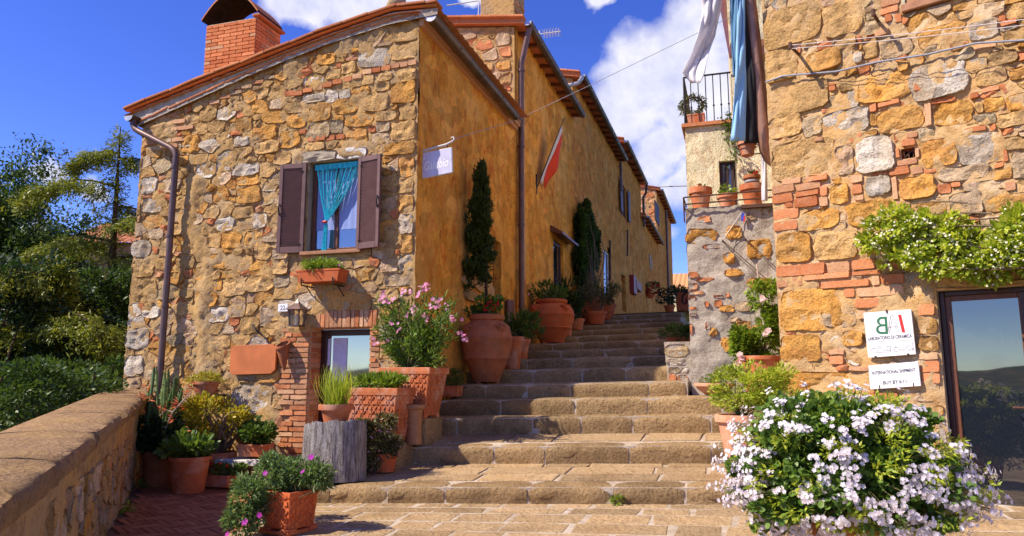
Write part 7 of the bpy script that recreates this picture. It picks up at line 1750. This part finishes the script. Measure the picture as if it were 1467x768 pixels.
# stay rods and a string on the grey wall
for (q, lab) in (((1035, 344, 1108, 409), 'long thin rod leaning on the grey wall'), ((1068, 342, 1114, 386), 'short thin rod leaning on the grey wall')):
    a, b = onY(q[0], q[1], SYW - .1), onY(q[2], q[3], SYW - .12); t = thing('wall_rod', lab, 'rod', tuple(b)); mb = MB(); mb.tube([a, b], .006, 5); mb.tube([a, a + (0, .14, 0)], .01, 5); mb.build('rod', M['rust'], t)
a, b = onY(1036, 343, SYW - .1), onY(1062, 305, SYW - .05); t = thing('knotted_string', 'white string with blue and red ribbon on the grey wall', 'string', tuple(b)); mb = MB(); mb.tube([a, b], .006, 5); mb.build('cord', M['cord_white'], t); c = onY(1064, 311, SYW - .06); mb = MB(); mb.obox(c, (.02, 0, .005), (0, .01, 0), (.005, 0, .055)); mb.build('blue_ribbon', M['ribbon_blue'], t); mb = MB(); mb.obox(c + (.02, -.012, -.03), (.01, 0, .005), (0, .006, 0), (.005, 0, .04)); mb.build('red_ribbon', M['ink_red'], t)
# wire guard rail round the pots on the grey wall
t = thing('pot_rail', 'thin rusty guard rail in front of the pots on the grey wall', 'railing', (X0, SYW, ZT)); c0 = onY(979, 283, SYW - .08); c1 = onY(1108, 272, SYW - .08)
for dz in (0.0, -.1):
    mb = MB(); mb.tube([c0 + (0, .6, dz), c0 + (0, .02, dz), c0 + (.02, 0, dz), c1 + (0, 0, dz)], .011, 6); mb.build('rail', M['rust'], t)
for q in (c0, c1): mb = MB(); mb.tube([q, q + (0, .02, -.12), (q[0], SYW - .02, ZT - .2)], .011, 6); mb.build('post', M['rust'], t)
# washing
def cloth(name, label, rows, mat, y_wave=.05, seed=0, part='cloth', lines=None):
    """rows = [(v, u_left, u_right, depth)] down the cloth; a draped sheet with folds"""
    t = thing(name, label, 'laundry', tuple(atD((rows[0][1] + rows[0][2]) / 2, rows[0][0], rows[0][3])), 'washing hung out above the steps'); P = []
    vs = np.linspace(rows[0][0], rows[-1][0], 30)
    for v in vs:
        ul, ur, dd = (np.interp(v, [r_[0] for r_ in rows], [r_[k] for r_ in rows]) for k in (1, 2, 3))
        P.append([atD(ul + (ur - ul) * a, v, dd + y_wave * fbm(a * 2.2 + seed, v * .014 + a, seed, 2) * 1.5) for a in np.linspace(0, 1, 22)])
    mb = MB(); mb.grid(P); o = mb.build(part, M[mat], t, 180); m = o.modifiers.new('cloth', 'SOLIDIFY'); m.thickness = .008; return t
cloth('white_sheet', 'white sheet hanging twisted against the cloud', [(-25, 1004, 1036, 8.6), (20, 1006, 1031, 8.6), (50, 1000, 1025, 8.6), (75, 991, 1016, 8.6), (90, 984, 1012, 8.6), (105, 977, 1010, 8.6), (119, 990, 1003, 8.6)], 'cloth_white', .14, 1)
cloth('blue_towel', 'pale blue towel hanging straight down beside the corner pipe', [(-25, 1056, 1066, 8.3), (60, 1055, 1067, 8.3), (130, 1052, 1069, 8.3), (202, 1047, 1067, 8.3)], 'cloth_blue', .05, 3)
cloth('navy_towel', 'darker blue towel edge behind the pale blue one', [(-25, 1045, 1058, 8.45), (60, 1047, 1057, 8.45), (110, 1051, 1057, 8.45)], 'cloth_navy', .05, 2)
cloth('dark_towel', 'black towel hanging between the blue towel and pipe', [(-25, 1063, 1068, 8.42), (40, 1065, 1071, 8.42), (100, 1066, 1080, 8.42), (205, 1066, 1088, 8.42)], 'cloth_dark', .03, 5)
cloth('white_towel', 'narrow white cloth hanging below the pipe elbow', [(222, 1090, 1098, 9.4), (288, 1092, 1099, 9.4)], 'cloth_white', .04, 2)
hl = [atD(995, -27, 8.6), atD(1070, -27, 8.4), atD(1120, -30, 8.5)]; cable('clothes_line', 'clothes line above the frame carrying the washing', hl, .006, 'cord_white', .0, 6)
# scrolled iron bracket near the top of the stairs
a = onY(986, 420, 20); t = thing('scroll_bracket', 'wrought iron scroll bracket seen past the grey wall edge', 'bracket', tuple(a)); mb = MB(); mb.tube([onY(u, v, 20) for u, v in ((990, 418), (983, 418), (978, 424), (977, 432), (981, 436), (984, 432), (982, 429))], .03, 6); mb.tube([onY(990, 418, 20), onY(990, 440, 20)], .03, 6); mb.build('scroll', M['iron'], t, 60)
